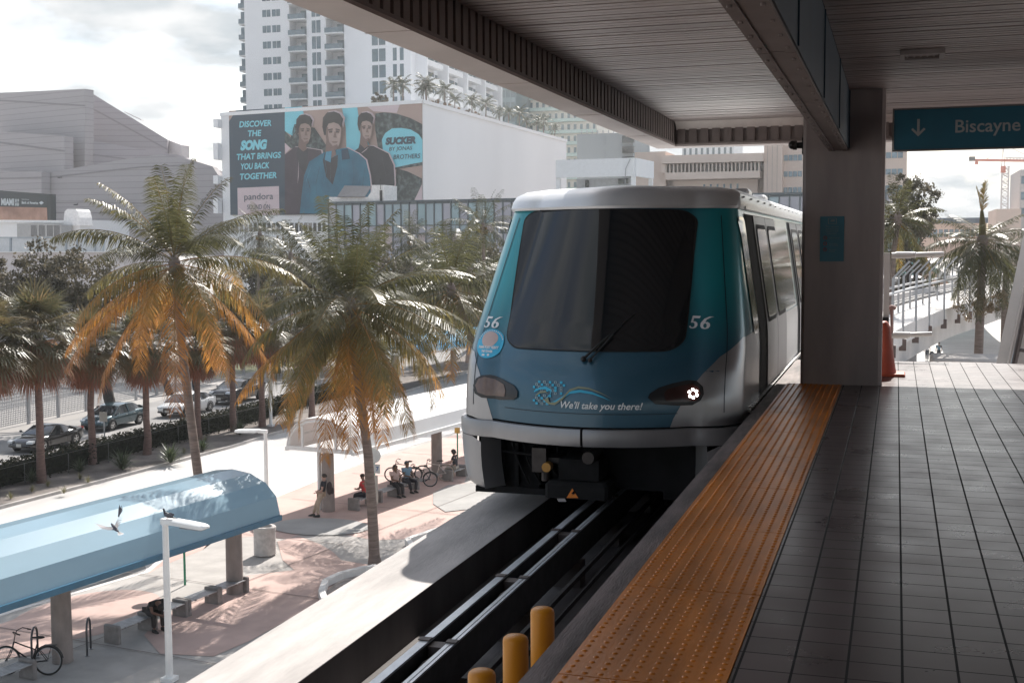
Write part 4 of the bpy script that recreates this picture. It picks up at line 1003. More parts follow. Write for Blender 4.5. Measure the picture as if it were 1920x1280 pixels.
mm.obox(gp(L_/2, zg-.05, .1), gd*(L_/2+.2), gn*.14, (0, 0, .14))
mb.parts('window_pane', pg, gbld); mm.build('mullion', M('mullion dark', (.06, .085, .10), .4), gbld)
# rooftop plant room on it
pr_ = thing('rooftop_plant', 'small white rooftop plant room with tilted dark solar panels', 'rooftop unit', tuple(gp(4, zg)))
fg = plane(gp(0, zg, -.4), gn)
mb = MB()
def fbox(x0, y0, x1, y1, d, o=0): 
    pts = [fg(x0, y1, o), fg(x1, y1, o), fg(x1, y0, o), fg(x0, y0, o)]; return mb.extr(pts, -gn*d)
fbox(617, 369.5, 695, 380, 5); fbox(697, 347, 720, 379, 4)
mb.extr([fg(688, 379, .1), fg(720, 379, .1), fg(720, 348, .1), fg(704, 347, .1), fg(689, 370, .1)], -gn*3.0)
mb.build('housing', M('plant white', (.75, .73, .72), .7), pr_)
mb = MB(); mb.add([fg(632, 369, .5), fg(684, 369, .5), fg(697, 349, -2.5), fg(646, 348, -2.5)], [(0, 1, 2, 3)]); mb.add([fg(632, 370, .4), fg(684, 370, .4), fg(697, 350, -2.6), fg(646, 349, -2.6)], [(3, 2, 1, 0)]); mb.build('solar_panel', M('solar', (.03, .032, .04), .3, var=.4, sc=1, streak=(3, 1, 1)), pr_)
mb = MB(); a = fg(713, 335, .2); mb.bar(a, a-Vector((0, 0, 1.5)), .06, .06); p, q = fg(712, 357, .15), fg(717, 378, .15); mb.extr([p, Vector((q.x, q.y, p.z)), q, Vector((p.x, p.y, q.z))], gn*.05); mb.build('mast', dark_m, pr_)
# --- arena
ar = M('arena panels', (.30, .275, .29), .8, var=.06); 
arm_ = [linesmat('arena panel a', (.37, .345, .36), (.25, .23, .245), 'z', 1.35, .11, rough=.8, bump=.1, var=.06), linesmat('arena panel shaded', (.33, .305, .33), (.22, .205, .22), 'z', 1.35, .11, rough=.8, bump=.1, var=.06), M('arena pale', (.62, .58, .58), .8), M('arena dark band', (.24, .225, .235), .8)]  # second panel tone puts the shade of turned facets and recess into colour
AR = thing('arena_building', 'huge grey faceted arena with stepped sloping tiers at the left', 'building', tuple(ony(180, 440, 235))[:2]+(G,))
def facet(poly, Y, nx, mi, name='tier_wall', d=2.5, band=None):
    f = plane(ony(poly[0][0], poly[0][1], Y), (nx, -1, 0)); n = f.n
    MB().extr([f(x, y) for x, y in poly][::-1], -n*d).build(name, arm_[mi], AR, fix=True)
    if band:
        for bd in band: MB().extr([f(x, y, .12) for x, y in bd][::-1], -n*.1).build('ledge', arm_[3], AR, fix=True)  # thin darker strip set along the tier
facet([(-40, 176), (159, 167), (159, 330), (-40, 330)], 252, -.25, 0, band=[[(-40, 183.5), (0, 187), (159, 197), (159, 200), (0, 190), (-40, 186.5)]])
facet([(159, 167), (314, 262), (314, 330), (159, 330)], 252, .45, 1, band=[[(159, 197), (180, 206), (314, 279), (314, 282), (180, 209), (159, 200)]])
facet([(314, 262), (341, 272.5), (341, 330), (314, 330)], 262, -.2, 2)
facet([(232, 208), (265, 224), (265, 226), (234, 211)], 250, .4, 2, name='roof_edge')
facet([(-40, 245), (0, 246.5), (121, 255.5), (121, 350), (-40, 350)], 243, -.2, 0, band=[[(-40, 262), (0, 265.5), (121, 281.5), (121, 285), (0, 269), (-40, 265)]])
facet([(121, 255.5), (340, 292), (393, 311), (393, 350), (121, 350)], 243, .35, 1, band=[[(121, 281.5), (235, 297), (235, 299), (121, 285)]])
facet([(393, 310), (434, 330), (434, 440), (393, 440)], 262, -.2, 2)
facet([(-40, 320), (78, 322), (78, 480), (-40, 480)], 236, -.15, 0, band=[[(-40, 331), (0, 333.5), (78, 332.5), (78, 335), (0, 336), (-40, 334)]])
facet([(77.5, 322), (94, 323), (94, 480), (77.5, 480)], 238, .25, 1, name='recess')
facet([(93, 323), (265, 293.5), (300, 290), (345, 296), (398, 312), (420, 345), (420, 480), (93, 480)], 236, .1, 0, band=[[(93, 331), (265, 312), (345, 309), (345, 311.5), (265, 314.5), (93, 334)], [(95, 380), (172, 378), (300, 381), (300, 382.5), (172, 379.5), (95, 381.5)], [(95, 397.5), (172, 398.5), (300, 400), (300, 401.5), (172, 400), (95, 399)]])
facet([(60, 429), (300, 429), (300, 480), (60, 480)], 228, 0, 0, name='podium')
fp = plane(ony(150, 429, 227.5), (0, -1, 0))
MB().extr([fp(x, y) for x, y in ((140, 429), (300, 429), (300, 416.5), (140, 416.5))], (0, 4, 0)).build('window_band', M('arena glass', (.07, .11, .13), .15, var=.3), AR)
mb = MB()
for k in range(24): p, q = fp(147+k*6.2+(1.5 if k % 3 == 0 else 0), 416.5, .1), fp(148+k*6.2, 429, .1); mb.box(p.x, p.x+.12, p.y-.05, p.y+.05, q.z, p.z)
for y in (417, 421.5, 428.5): p, q = fp(140, y, .12), fp(300, y, .12); mb.bar(p, q, .1, .12)
mb.build('window_frame', M('frame pale blue', (.55, .60, .62), .5), AR)
mb = MB()
for x, y in ((142, 384), (204, 384), (112, 333), (184, 441), (215, 441)): p = plane(ony(x, y, 226 if y > 400 else 234.5), (0, -1, 0))(x, y); mb.obox(p, (.35, 0, 0), (0, .3, 0), (0, 0, .12)); mb.bar(p, p+Vector((0, 1, .4)), .08, .08)
mb.parts('floodlight', dark_m, AR)
# --- LED screen
ls = thing('led_screen', 'outdoor video screen with MIAMI lettering above a blurred brown picture', 'screen', tuple(ony(45, 410, 178)))
f3 = plane(ony(45, 400, 178), (-.12, -1, 0))
MB().extr([f3(x, y) for x, y in ((-60, 440), (95, 440), (94, 364), (-60, 353))], (0, 1.5, 0)).build('housing', M('screen housing', (.02, .028, .032), .5), ls, fix=True)
flat([[(-60, 360.5), (88, 370), (88, 387), (-60, 384)]], lambda x, y: f3(x, y, .06)).build('header', M('screen header', (.018, .028, .035), .4), ls)
flat([[(-60, 386), (88, 389.5), (90, 440), (-60, 440)]], lambda x, y: f3(x, y, .06)).build('picture', M('screen picture', (.26, .13, .09), .5, c2=(.52, .30, .22), sc=.12, lo=.4, hi=.6), ls)
tm = []
def lt3(t, x, y, h, w_, bold=.0):
    v, f = textmesh(t, 1.0, bold=bold); m_ = max(p[0] for p in v); tm.append(([(x+q*w_/m_, y-r*h*1.38+q*w_/m_*.03) for q, r in v], [g[::-1] for g in f]))
lt3('MIAMI', 2, 384, 12, 24, .05); lt3('2019', 27.5, 378.5, 5.5, 8, .04); lt3('2020', 27.5, 385.5, 5.5, 8, .04); lt3('Bank of America', 40.5, 382, 5, 31, .03); lt3('PRESENTED BY', 40.5, 375, 2, 14, 0)
tm += [[(73, 380), (78, 377), (82, 380.5), (77, 384)]]
flat(tm, lambda x, y: f3(x, y, .12)).build('lettering', M('screen letters', (.5, .55, .58), .5), ls)
# --- low white building left, its plant, fence and wall
f4 = plane(ony(60, 440, 150), (0, -1, 0))
lb_ = thing('low_building', 'low bright white flat roofed building with rounded stack at the left edge', 'building', tuple(ony(60, 440, 150))[:2]+(G,))
mb = MB(); mb.extr([f4(x, y) for x, y in ((-80, 520), (150, 520), (149, 412), (121, 413.5), (-80, 411.5))], (0, 12, 0)); mb.build('wall', white_w, lb_, fix=True)
mb = MB(); mb.extr([f4(x, y, .3) for x, y in ((119.5, 423), (149.5, 423), (148, 408), (145, 396), (142, 392), (126, 392), (121, 397), (119.5, 412))], (0, 3, 0)); mb.extr([f4(x, y, .4) for x, y in ((-80, 416.5), (119, 418), (119, 414), (-80, 412))], (0, .3, 0)); mb.build('stack', M('stack white', (.80, .79, .79), .7), lb_, fix=True)
ac = thing('roof_ac_unit', 'grey rooftop air conditioning unit with four dark louvred bays', 'air conditioner', tuple(ony(75, 444, 147)))
f5 = plane(ony(75, 444, 147), (0, -1, 0)); mb = MB(); mb.extr([f5(x, y) for x, y in ((32, 447), (115, 447), (115, 421.5), (55, 419.5), (32, 419.5))], (0, 2.4, 0)); mb.build('housing', M('ac grey', (.36, .36, .36), .6), ac, fix=True)
mb = MB()
for x0 in (58, 73, 88, 101):
    for k in range(6): p, q = f5(x0+k*1.9, 422, .03), f5(x0+k*1.9+1.3, 443, .03); mb.box(p.x, q.x, p.y-.02, p.y+.01, q.z, p.z)
mb.build('grille', M('ac dark', (.06, .065, .07), .5), ac)
f6 = plane(ony(75, 460, 128), (.06, -1, 0))
lf = thing('louvre_screen', 'pale blue grey slatted rooftop screen fence on the white wall', 'fence', tuple(ony(75, 470, 128)))
mb = MB()
for k in range(13): a, b = f6(-80, 446+k*2.1), f6(196, 445.8+k*2.05); mb.bar(a, b, .1, .085)
mb.build('slats', M('louvre blue', (.42, .46, .50), .5), lf)
mb = MB()
for x in (20, 73, 124, 145, 178, 195): a, b = f6(x, 445, .1), f6(x, 472, .1); mb.bar(a, b, .22, .22)
mb.bar(f6(-80, 445.5, .12), f6(196, 445.3, .12), .1, .16)
mb.parts('post', M('louvre post', (.33, .37, .41), .5), lf)
lw_ = thing('garden_wall', 'long pale wall under the slatted screen behind the oak', 'wall', tuple(ony(75, 500, 128))[:2]+(G,))
mb = MB(); p, q = f6(-120, 473, -.3), f6(330, 471.5, -.3); mb.bar((p.x, p.y, (G+p.z)/2), (q.x, q.y, (G+p.z)/2), .5, p.z-G); mb.build('wall', M('pale pink wall', (.62, .57, .57), .85, var=.06), lw_)
mb = MB(); mb.bar(f6(-120, 472.6, .05), f6(330, 471.6, .05), .8, .12); mb.build('coping', white, lw_)
# ================================================================ VEGETATION
coco = leafmat('palm leaf', [(0, (.035, .038, .018)), (.3, (.068, .066, .026)), (.5, (.15, .115, .03)), (.68, (.38, .17, .03)), (1, (.24, .11, .045))], .5, .38, 1.5)
sabl = leafmat('fan palm leaf', [(0, (.035, .04, .022)), (.35, (.085, .082, .04)), (.55, (.15, .11, .055)), (.75, (.26, .10, .055)), (1, (.20, .085, .055))], .42, .4, 1.5)
oakl = leafmat('oak leaf', [(0, (.035, .031, .02)), (.5, (.085, .074, .045)), (1, (.17, .14, .09))], .35, .5, 1.1, .4)
hedg = leafmat('hedge leaf', [(0, (.012, .016, .010)), (.6, (.03, .035, .02)), (1, (.075, .065, .035))], .25, .8, 1.1, .15)
bark = M('palm trunk', (.20, .155, .135), .9, var=.35, sc=2, streak=(1, 1, 9), bump=.5, bsc=8)
bark2 = M('fan palm trunk', (.16, .10, .085), .9, var=.35, sc=4, streak=(1, 1, 6), bump=.6, bsc=12)
barkd = M('oak bark', (.06, .05, .045), .95, var=.4, sc=4, bump=.6, bsc=15)
def frond(mb, rng, base, az, el, L, droop, n=48, LL=.95, tint=.2, ttip=.0, hang=.55, wid=.055, rad=.022):
    S = 14; p = Vector(base); pts = [p.copy()]; e = el; dirs = []
    tw = rng.uniform(-.25, .25)
    for i in range(S):
        d = Vector((math.cos(az)*math.cos(e), math.sin(az)*math.cos(e), math.sin(e))); dirs.append(d); p = p+d*(L/S); pts.append(p.copy())
        e -= droop/S*(.45+1.1*i/S); e = max(e, -1.5); az += tw/S
    dirs.append(dirs[-1])
    mb.tube(pts, [rad*(1-.8*i/S) for i in range(S+1)], 4, tint=min(.62, tint+.25), cap=False)
    for k in range(n):
        t = .13+.87*(k+.5)/n; f = t*S; i = min(int(f), S-1); u = f-i
        q = pts[i].lerp(pts[i+1], u); d = dirs[i].lerp(dirs[i+1], u).normalized()
        sd = d.cross(Vector((0, 0, 1)))
        if sd.length < .1: sd = Vector((-math.sin(az), math.cos(az), 0))
        sd.normalize(); up = sd.cross(d)
        ll = LL*(math.sin(math.pi*min(1, .18+t*.72))**.8)*rng.uniform(.85, 1.1)
        for s in (-1, 1):
            v = (sd*s*rng.uniform(.8, 1.0)+d*rng.uniform(.35, .6)+up*rng.uniform(.0, .28)-Vector((0, 0, hang*rng.uniform(.5, 1.1)))).normalized()
            a = q; b = q+v*ll*.5; v2 = (v-Vector((0, 0, .45+.5*hang))).normalized(); c = b+v2*ll*.5
            wv = d*wid*.5*rng.uniform(.8, 1.2); tt = min(1, max(0, tint+ttip*t+rng.uniform(-.07, .07)))
            mb.add([a-wv*.5, a+wv*.5, b-wv, b+wv, c], [(0, 1, 3, 2), (2, 3, 4)], 0, tt)
def trunk_path(px, Y): return [ony(x, y, Y) for x, y in px]
def coconut(name, label, path, r0, r1, L, nf, seed, old=.5, tb=.15, orange=.5, leaf=coco, flat_=False, span=128, group=None, n=48, LL=.95, nuts=True):
    rng = random.Random(seed); b = path[0].copy(); b.z = G+.1 if b.z < G+1.5 else b.z
    o = thing(name, label, 'palm tree', b, 0, group)
    P = []
    for i in range(len(path)-1):
        for k in range(4): P.append(path[i].lerp(path[i+1], k/4))
    P.append(path[-1]); m = len(P)
    mb = MB(); mb.tube(P, [(r0+(r1-r0)*(i/(m-1))**.6)*(1.35 if i == 0 else 1) for i in range(m)], 12)
    top = P[-1]
    mb.ell(top, (r1*1.7, r1*1.7, .35))
    mb.build('trunk', bark, o, smooth=True)
    mb = MB(); ga = 2.39996
    for i in range(nf):
        a = i/(nf-1); el = (R_(84)-R_(span)*a**.82 if not flat_ else R_(38)-R_(95)*a)+rng.uniform(-.16, .16)
        dr = R_(22+58*min(1, a*1.5))*rng.uniform(.75, 1.3) if el > -.4 else R_(38)
        Lf = L*(.70+.36*min(1, a*1.6))*rng.uniform(.82, 1.1)
        oldf = max(0, (a-(1-old))/max(old, .01))
        frond(mb, rng, top+Vector((0, 0, .25-.4*a)), i*ga+rng.uniform(-.35, .35), el, Lf, dr, n if a > .3 else int(n*.7), LL*rng.uniform(.85, 1.1)*(1 if a > .3 else .72), tb+.22*oldf*orange/.5+rng.uniform(-.05, .10), orange*oldf*.8*rng.uniform(.6, 1.2), min(.95, .3+.8*a), wid=.046 if a > .3 else .036)
    mb.build('crown', leaf, o)
    if nuts:
        mb = MB()
        for k in range(9): q = k*2.4; mb.ell(top+Vector((math.cos(q)*.28, math.sin(q)*.28, -.18-.12*(k % 3))), (.12, .12, .15), 0, 8, 6)
        mb.build('coconuts', M('coconut husk '+name, (.22, .12, .03), .6, var=.3), o, smooth=True)
    return o
coconut('coconut_palm', 'tall coconut palm with orange backlit fronds behind the far end of the blue vaulted shelter', trunk_path([(384, 1005), (372, 895), (352, 740), (339, 630), (330, 545), (327, 495)], 38.8), .20, .13, 5.0, 34, 5, .66, .24, .70, n=88, LL=1.15)
coconut('coconut_palm', 'broad coconut palm with long hanging brown fronds rising from the curved white planter', trunk_path([(703, 1066), (698, 960), (690, 850), (675, 740), (662, 640), (657, 575)], 37.2), .20, .13, 4.7, 52, 12, .66, .20, .55, n=84, LL=1.12, span=148)
coconut('coconut_palm', 'leaning coconut palm between the train nose and the broad palm', trunk_path([(915, 905), (897, 690), (880, 620), (860, 570), (846, 545)], 47), .18, .12, 4.6, 34, 21, .5, .14, .4, n=56, LL=1.1)
coconut('coconut_palm', 'dark coconut palm in front of the glass office, touching the train roof corner', trunk_path([(915, 640), (908, 520), (905, 425)], 88), .18, .12, 4.2, 30, 31, .3, .04, .1, n=34)
coconut('coconut_palm', 'small dark palm whose crown overlaps the middle of the glass office', trunk_path([(775, 620), (772, 520), (771, 448)], 100), .16, .11, 3.2, 24, 33, .3, .05, .1, n=30)
coconut('coconut_palm', 'silvery palm low in front of the glass office right of the broad palm', trunk_path([(850, 650), (846, 560), (843, 490)], 92), .16, .11, 4.2, 30, 34, .35, .08, .2, n=34)
coconut('coconut_palm', 'green palm below the pandora panel of the advertisement', trunk_path([(482, 640), (484, 540), (487, 440)], 95), .16, .11, 3.8, 28, 35, .3, .08, .1, n=32)
coconut('coconut_palm', 'feathery palm standing between the two big palms under the advertisement', trunk_path([(548, 650), (546, 560), (545, 480)], 84), .16, .11, 4.4, 30, 36, .35, .14, .3, n=34)
coconut('coconut_palm', 'dim palm hidden behind the leaning palm next to the train', trunk_path([(878, 680), (880, 590), (880, 510)], 75), .16, .11, 4.4, 30, 37, .45, .12, .4, n=34)
# ---- fan palms
def fan(mb, rng, hub, d, R, n, tint, sag=.35):
    d = d.normalized(); sd = d.cross(Vector((0, 0, 1)))
    if sd.length < .1: sd = Vector((1, 0, 0))
    sd.normalize(); up = sd.cross(d).normalized(); ro = rng.uniform(-.3, .3); sd = (sd*math.cos(ro)+up*math.sin(ro)); 
    for k in range(n):
        a = R_(-115+230*k/(n-1)); v = (d*math.cos(a)+sd*math.sin(a)+up*.15*abs(math.sin(a))).normalized(); w = v.cross(up).normalized()*.030
        l = R*(1-.25*abs(a)/2)*rng.uniform(.88, 1.08); b = hub+v*l*.55; v2 = (v-Vector((0, 0, sag*rng.uniform(.7, 1.6)))).normalized(); c = b+v2*l*.45
        mb.add([hub-w*.2, hub+w*.2, b-w*1.4, b+w*1.4, c], [(0, 1, 3, 2), (2, 3, 4)], 0, min(1, max(0, tint+rng.uniform(-.06, .06))))
def fanpalm(seed, h, R=1.55, nl=74):
    rng = random.Random(seed); o = thing('fan_palm', 'x', 'palm tree', (0, 0, 0), 0, 'fan palms in a row along the kerb')
    mb = MB(); mb.tube([(rng.uniform(-.03, .03), rng.uniform(-.03, .03), h*k/6) for k in range(7)], [.24, .19, .175, .165, .165, .17, .2], 12)
    mb.build('trunk', bark2, o, smooth=True)
    mb = MB()
    for i in range(nl):
        a = i/(nl-1); az = i*2.39996+rng.uniform(-.2, .2); el = R_(85-150*a**.85)+rng.uniform(-.12, .12)
        d = Vector((math.cos(az)*math.cos(el), math.sin(az)*math.cos(el), math.sin(el))); st = Vector((0, 0, h+.15-.5*a)); pl = R*(.62 if a < .75 else .45)*rng.uniform(.85, 1.1)
        hub = st+d*pl-Vector((0, 0, .12*a)); mb.tube([st, st.lerp(hub, .5)+Vector((0, 0, .05)), hub], [.018, .014, .010], 3, tint=.4, cap=False)
        d2 = (d-Vector((0, 0, .25+.5*a))).normalized(); fan(mb, rng, hub, d2, R*.62, 20, .26+.26*rng.random()+(.5*max(0, a-.4)/.6), .3+.5*a)
    for k in range(130):   # dead skirt
        az = rng.random()*6.28; st = Vector((math.cos(az)*.2, math.sin(az)*.2, h-.3-rng.random()*.9)); d = Vector((math.cos(az)*.7, math.sin(az)*.7, -1)).normalized()
        fan(mb, rng, st, d, 1.05*rng.uniform(.7, 1.2), 8, .80, .3)
    mb.build('crown', sabl, o); return o
F1, F2 = fanpalm(1, 6.0, 2.0, 96), fanpalm(2, 6.0, 2.1, 96)
sab = [(-15, 930, 655, 'cut off by the left edge of the photo'), (78, 905, 640, 'with its crown above the black sports car'), (174, 870, 662, 'in front of the dark teal saloon car'), (277, 852, 655, 'between the dark teal and the white car'), (372, 828, 655, 'half hidden behind the trunk of the tall orange palm'), (438, 808, 620, 'in front of the black hatchback bonnet'), (492, 800, 625, 'beside the white lamp pole, last before the broad palm'), (585, 785, 640, 'mostly hidden behind the hanging fronds of the broad palm')]
for i, (x, y, yc, lb) in enumerate(sab):
    b = onz(x, y, G+.1); zc = ony(x, yc, b.y).z; sc = (zc-G)/6.0; pr_f = (F1, F2)[i % 2]
    if i < 2: pr_f.location = b; pr_f.rotation_euler.z = i*1.3; pr_f.scale = (1, 1, sc); pr_f['label'] = 'fan palm '+lb
    else: dup(pr_f, b, i*1.1, 'fan palm '+lb, scale=(1, 1, sc))
# ---- broadleaf trees
def leaves(mb, rng, blobs, n, ls, shade=.5, flatten=1.0):
    tot = sum(b[1]**2 for b in blobs)
    for c, r in blobs:
        c = Vector(c); k = int(n*r*r/tot)
        cl = [(Vector((rng.gauss(0, 1), rng.gauss(0, 1), rng.gauss(0, 1))).normalized()*r*rng.uniform(.55, 1.05), r*rng.uniform(.16, .34), rng.random()) for _ in range(max(6, int(k/70)))]
        for _ in range(k):
            q, cr, tn = rng.choice(cl); v = Vector((rng.gauss(0, .5), rng.gauss(0, .5), rng.gauss(0, .4)))*cr
            p = c+Vector((q.x, q.y, q.z*flatten))+v
            a = Vector((rng.gauss(0, 1), rng.gauss(0, 1), rng.gauss(0, .6))).normalized(); b = a.orthogonal().normalized(); b = (b*math.cos(rng.random()*6)+a.cross(b)*math.sin(rng.random()*6)).normalized()
            l = ls*rng.uniform(.6, 1.3); mb.add([p-b*l*.5, p+a*l*.28, p+b*l*.5, p-a*l*.28], [(0, 1, 2, 3)], 0, tn*.6+rng.random()*.4)
def tree(name, label, base, blobs, n, ls, leaf, tr=.25, seed=1, fork=.35, cat='tree'):
    rng = random.Random(seed); o = thing(name, label, cat, base); base = Vector(base)
    ctr = sum((Vector(b[0]) for b in blobs), Vector())/len(blobs); fk = base.lerp(Vector((ctr.x, ctr.y, ctr.z)), fork); fk.x = base.x+(ctr.x-base.x)*.15; fk.y = base.y
    mb = MB(); mb.tube([base, base.lerp(fk, .5), fk], [tr*1.25, tr, tr*.9], 10)
    for c, r in blobs:
        c = Vector(c); m = fk.lerp(c, .5)+Vector((0, 0, -.15*r)); mb.tube([fk-Vector((0, 0, .2)), m, c, c+Vector((rng.uniform(-.5, .5)*r, rng.uniform(-.5, .5)*r, r*.6))], [tr*.65, tr*.4, tr*.2, tr*.05], 6)
        for _ in range(5): e = c+Vector((rng.gauss(0, 1), rng.gauss(0, 1), rng.gauss(0, .7))).normalized()*r*.85; mb.tube([m.lerp(c, .6), e], [tr*.16, tr*.03], 4)
    mb.build('trunk', barkd, o, smooth=True)
    mb = MB(); leaves(mb, rng, blobs, n, ls); mb.build('crown', leaf, o); return o
ob = onz(215, 795, G); Yo = ob.y
def at(x, y, Y=None): return tuple(ony(x, y, Y or Yo))
tree('oak_tree', 'spreading dark oak with forked black trunk behind the fan palms and the parked cars', ob, [(at(205, 560), 2.0), (at(140, 520), 2.0), (at(80, 505, Yo+2), 1.9), (at(30, 540), 2.0), (at(105, 585, Yo-1.5), 1.8), (at(240, 590, Yo+1.5), 1.7), (at(165, 590, Yo-1), 1.6), (at(-20, 560), 2.0), (at(35, 600, Yo-1), 1.6)], 21000, .24, oakl, .34, 3)
tree('bushy_tree', 'grey green bushy tree between the tall orange palm and the oak', onz(320, 740, G), [(at(300, 560, 88), 2.6), (at(350, 590, 88), 2.4), (at(255, 540, 90), 2.2), (at(400, 600, 88), 2.2)], 9000, .3, oakl, .25, 4)
tree('bushy_tree', 'round leafy tree under the advertisement, left of the broad palm crown', onz(520, 700, G), [(at(520, 520, 100), 3.2), (at(570, 540, 100), 3.0), (at(470, 545, 100), 2.8), (at(610, 520, 102), 2.8)], 12000, .34, oakl, .3, 5)
tree('bushy_tree', 'dense leafy tree behind the broad palm in front of the glass office', onz(740, 680, G), [(at(700, 530, 104), 3.4), (at(760, 540, 104), 3.2), (at(650, 540, 104), 3.0), (at(820, 560, 104), 2.8)], 12000, .36, oakl, .3, 6)
tree('bushy_tree', 'dark shrubby tree low behind the parked black hatchback', onz(590, 690, G), [(at(560, 650, 92), 2.0), (at(610, 640, 92), 2.0), (at(650, 655, 92), 1.8)], 6000, .26, hedg, .2, 8)
tree('bushy_tree', 'dark tree filling the gap between broad palm and train nose', onz(880, 650, G), [(at(870, 540, 110), 3.0), (at(925, 550, 110), 3.0), (at(900, 500, 112), 2.8)], 9000, .36, oakl, .3, 9)
# right hand side trees
tree('broadleaf_tree', 'dark green broadleaf tree right of the column in front of the office end', ony(1712, 640, 78)*1, [(at(1700, 400, 78), 1.6), (at(1722, 370, 78), 1.1), (at(1695, 440, 77), 1.5), (at(1728, 420, 78), 1.0), (at(1700, 500, 78), 1.4), (at(1715, 545, 78), 1.2), (at(1690, 570, 78), 1.2), (at(1690, 355, 78), .8)], 13000, .2, oakl, .2, 11, .2)
coconut('slender_palm', 'arching palm with grey trunk just right of the column', trunk_path([(1668, 700), (1670, 560), (1676, 470), (1684, 412)], 52), .13, .10, 2.4, 22, 41, .3, .15, .3, n=30, LL=.6, nuts=False)
rp = coconut('royal_palm', 'royal palm with tall green spear and drooping silver fronds over the elevated guideway', trunk_path([(1832, 900), (1834, 680), (1839, 560), (1841, 500), (1842, 452)], 58), .24, .15, 3.3, 34, 47, .22, .16, .15, n=52, LL=.85, nuts=False, flat_=True)
rng = random.Random(5); tp = ony(1842, 452, 58); mb = MB(); mb.tube([tp, ony(1842, 420, 58), ony(1841, 395, 58)], [.17, .14, .07], 10, tint=.45)
frond(mb, rng, ony(1841, 405, 58), .3, R_(86), 1.5, .1, 34, .5, .5, 0, -.3); frond(mb, rng, ony(1841, 405, 58), 3.3, R_(82), 1.3, .2, 30, .45, .52, 0, -.2)
mb.build('spear', coco, rp)
mb = MB(); leaves(mb, rng, [(at(1822, 570, 57.5), .75), (at(1862, 560, 57.5), .7), (at(1842, 575, 57), .5)], 2600, .10); mb.build('flower_cluster', leafmat('palm flower', [(0, (.16, .10, .05)), (1, (.36, .27, .16))], .3), rp)
coconut('royal_palm', 'second palm half hidden behind the royal palm at the right edge', trunk_path([(1882, 700), (1884, 560), (1890, 470)], 66), .2, .14, 3.4, 24, 48, .3, .05, .15, n=34, LL=.8, nuts=False, flat_=True)
# ---- hedge and ground plants
rng = random.Random(9); mb = MB(); y = 30.0
fx = lambda y: -39.3 + (y-30)*.035 if y < 66 else -38.0-(y-66)*.02
while y < 88:
    for _ in range(520):
        px_, py_, pz_ = rng.gauss(0, .32), rng.uniform(0, .9), rng.uniform(.05, 1.15)
        p = Vector((fx(y)+px_*(1.2-.3*pz_), y+py_, G+.1+pz_)); a = Vector((rng.gauss(0, 1), rng.gauss(0, 1), rng.gauss(0, 1))).normalized(); b = a.orthogonal().normalized(); l = rng.uniform(.08, .17)
        mb.add([p-b*l*.5, p+a*l*.3, p+b*l*.5, p-a*l*.3], [(0, 1, 2, 3)], 0, rng.random()*(.5 if pz_ < .9 else 1))
    if y < 87: mb.prism([(fx(y)-.24, y), (fx(y)+.2, y), (fx(y+.9)+.2, y+.895), (fx(y+.9)-.24, y+.895)], G+.12, G+1.0)
    y += .9
ho = mb.build('hedge', hedg, label='long dark clipped hedge running under the fan palms in front of the parked cars', cat='hedge', base=(-38.6, 60, G))
def rosette(seed, R, n, tint, w=.05):
    rng = random.Random(seed); mb = MB()
    for i in range(n):
        az = i*2.4; el = R_(82-62*i/n); d = Vector((math.cos(az)*math.cos(el), math.sin(az)*math.cos(el), math.sin(el))); sd = Vector((-math.sin(az), math.cos(az), 0)); l = R*rng.uniform(.8, 1.15)
        b = d*l*.55; c = b+(d-Vector((0, 0, .5))).normalized()*l*.45; mb.add([-sd*w*.5, sd*w*.5, b-sd*w, b+sd*w, c], [(0, 1, 3, 2), (2, 3, 4)], 0, tint+rng.uniform(-.15, .15))
    return mb
agl = leafmat('agave leaf', [(0, (.03, .045, .025)), (.5, (.07, .09, .04)), (1, (.22, .19, .10))], .3)
ag0 = rosette(1, .95, 60, .3, .035).build('spiky_plant', agl)
ags = [(380, 845, 'spiky plant at the foot of the tall orange palm'), (450, 815, 'spiky plant between two fan palm trunks near the white lamp'), (230, 880, 'spiky plant right of the square sign plate'), (150, 885, 'spiky plant beside the third fan palm trunk'), (545, 790, 'spiky plant right of the white lamp pole'), (320, 868, 'spiky plant behind the trunk of the tall orange palm'), (60, 905, 'spiky plant left of the second fan palm trunk'), (500, 778, 'spiky plant tucked behind the last fan palms')]
for i, (x, y, lb) in enumerate(ags):
    o = ag0 if i == 0 else ag0.copy()
    if i: COL.objects.link(o)
    o.location = onz(x, y, G+.12); o.rotation_euler.z = i; o.scale = (1+.2*(i % 3-1),)*3; tag(o, lb, 'plant', 'spiky plants in the planting strip')
tf = rosette(7, .42, 40, .85, .012)
tf0 = tf.build('grass_tuft', agl)
for i, (x, y, lb) in enumerate([(20, 935, 'pale dry grass tuft nearest the left edge'), (60, 922, 'pale grass tuft below the second fan palm'), (90, 912, 'pale grass tuft right against the second fan palm foot'), (150, 898, 'bright dry grass tuft left of the third fan palm foot'), (165, 905, 'bright dry grass tuft at the kerb below the third fan palm'), (345, 850, 'dry grass tuft left of the tall orange palm trunk'), (385, 828, 'small dry grass tuft just right of the tall orange palm'), (120, 925, 'low grass tuft close to the kerb')]):
    o = tf0 if i == 0 else tf0.copy()
    if i: COL.objects.link(o)
    o.location = onz(x, y, G+.12); o.rotation_euler.z = i*.8; tag(o, lb, 'grass tuft', 'dry grass tufts along the kerb')
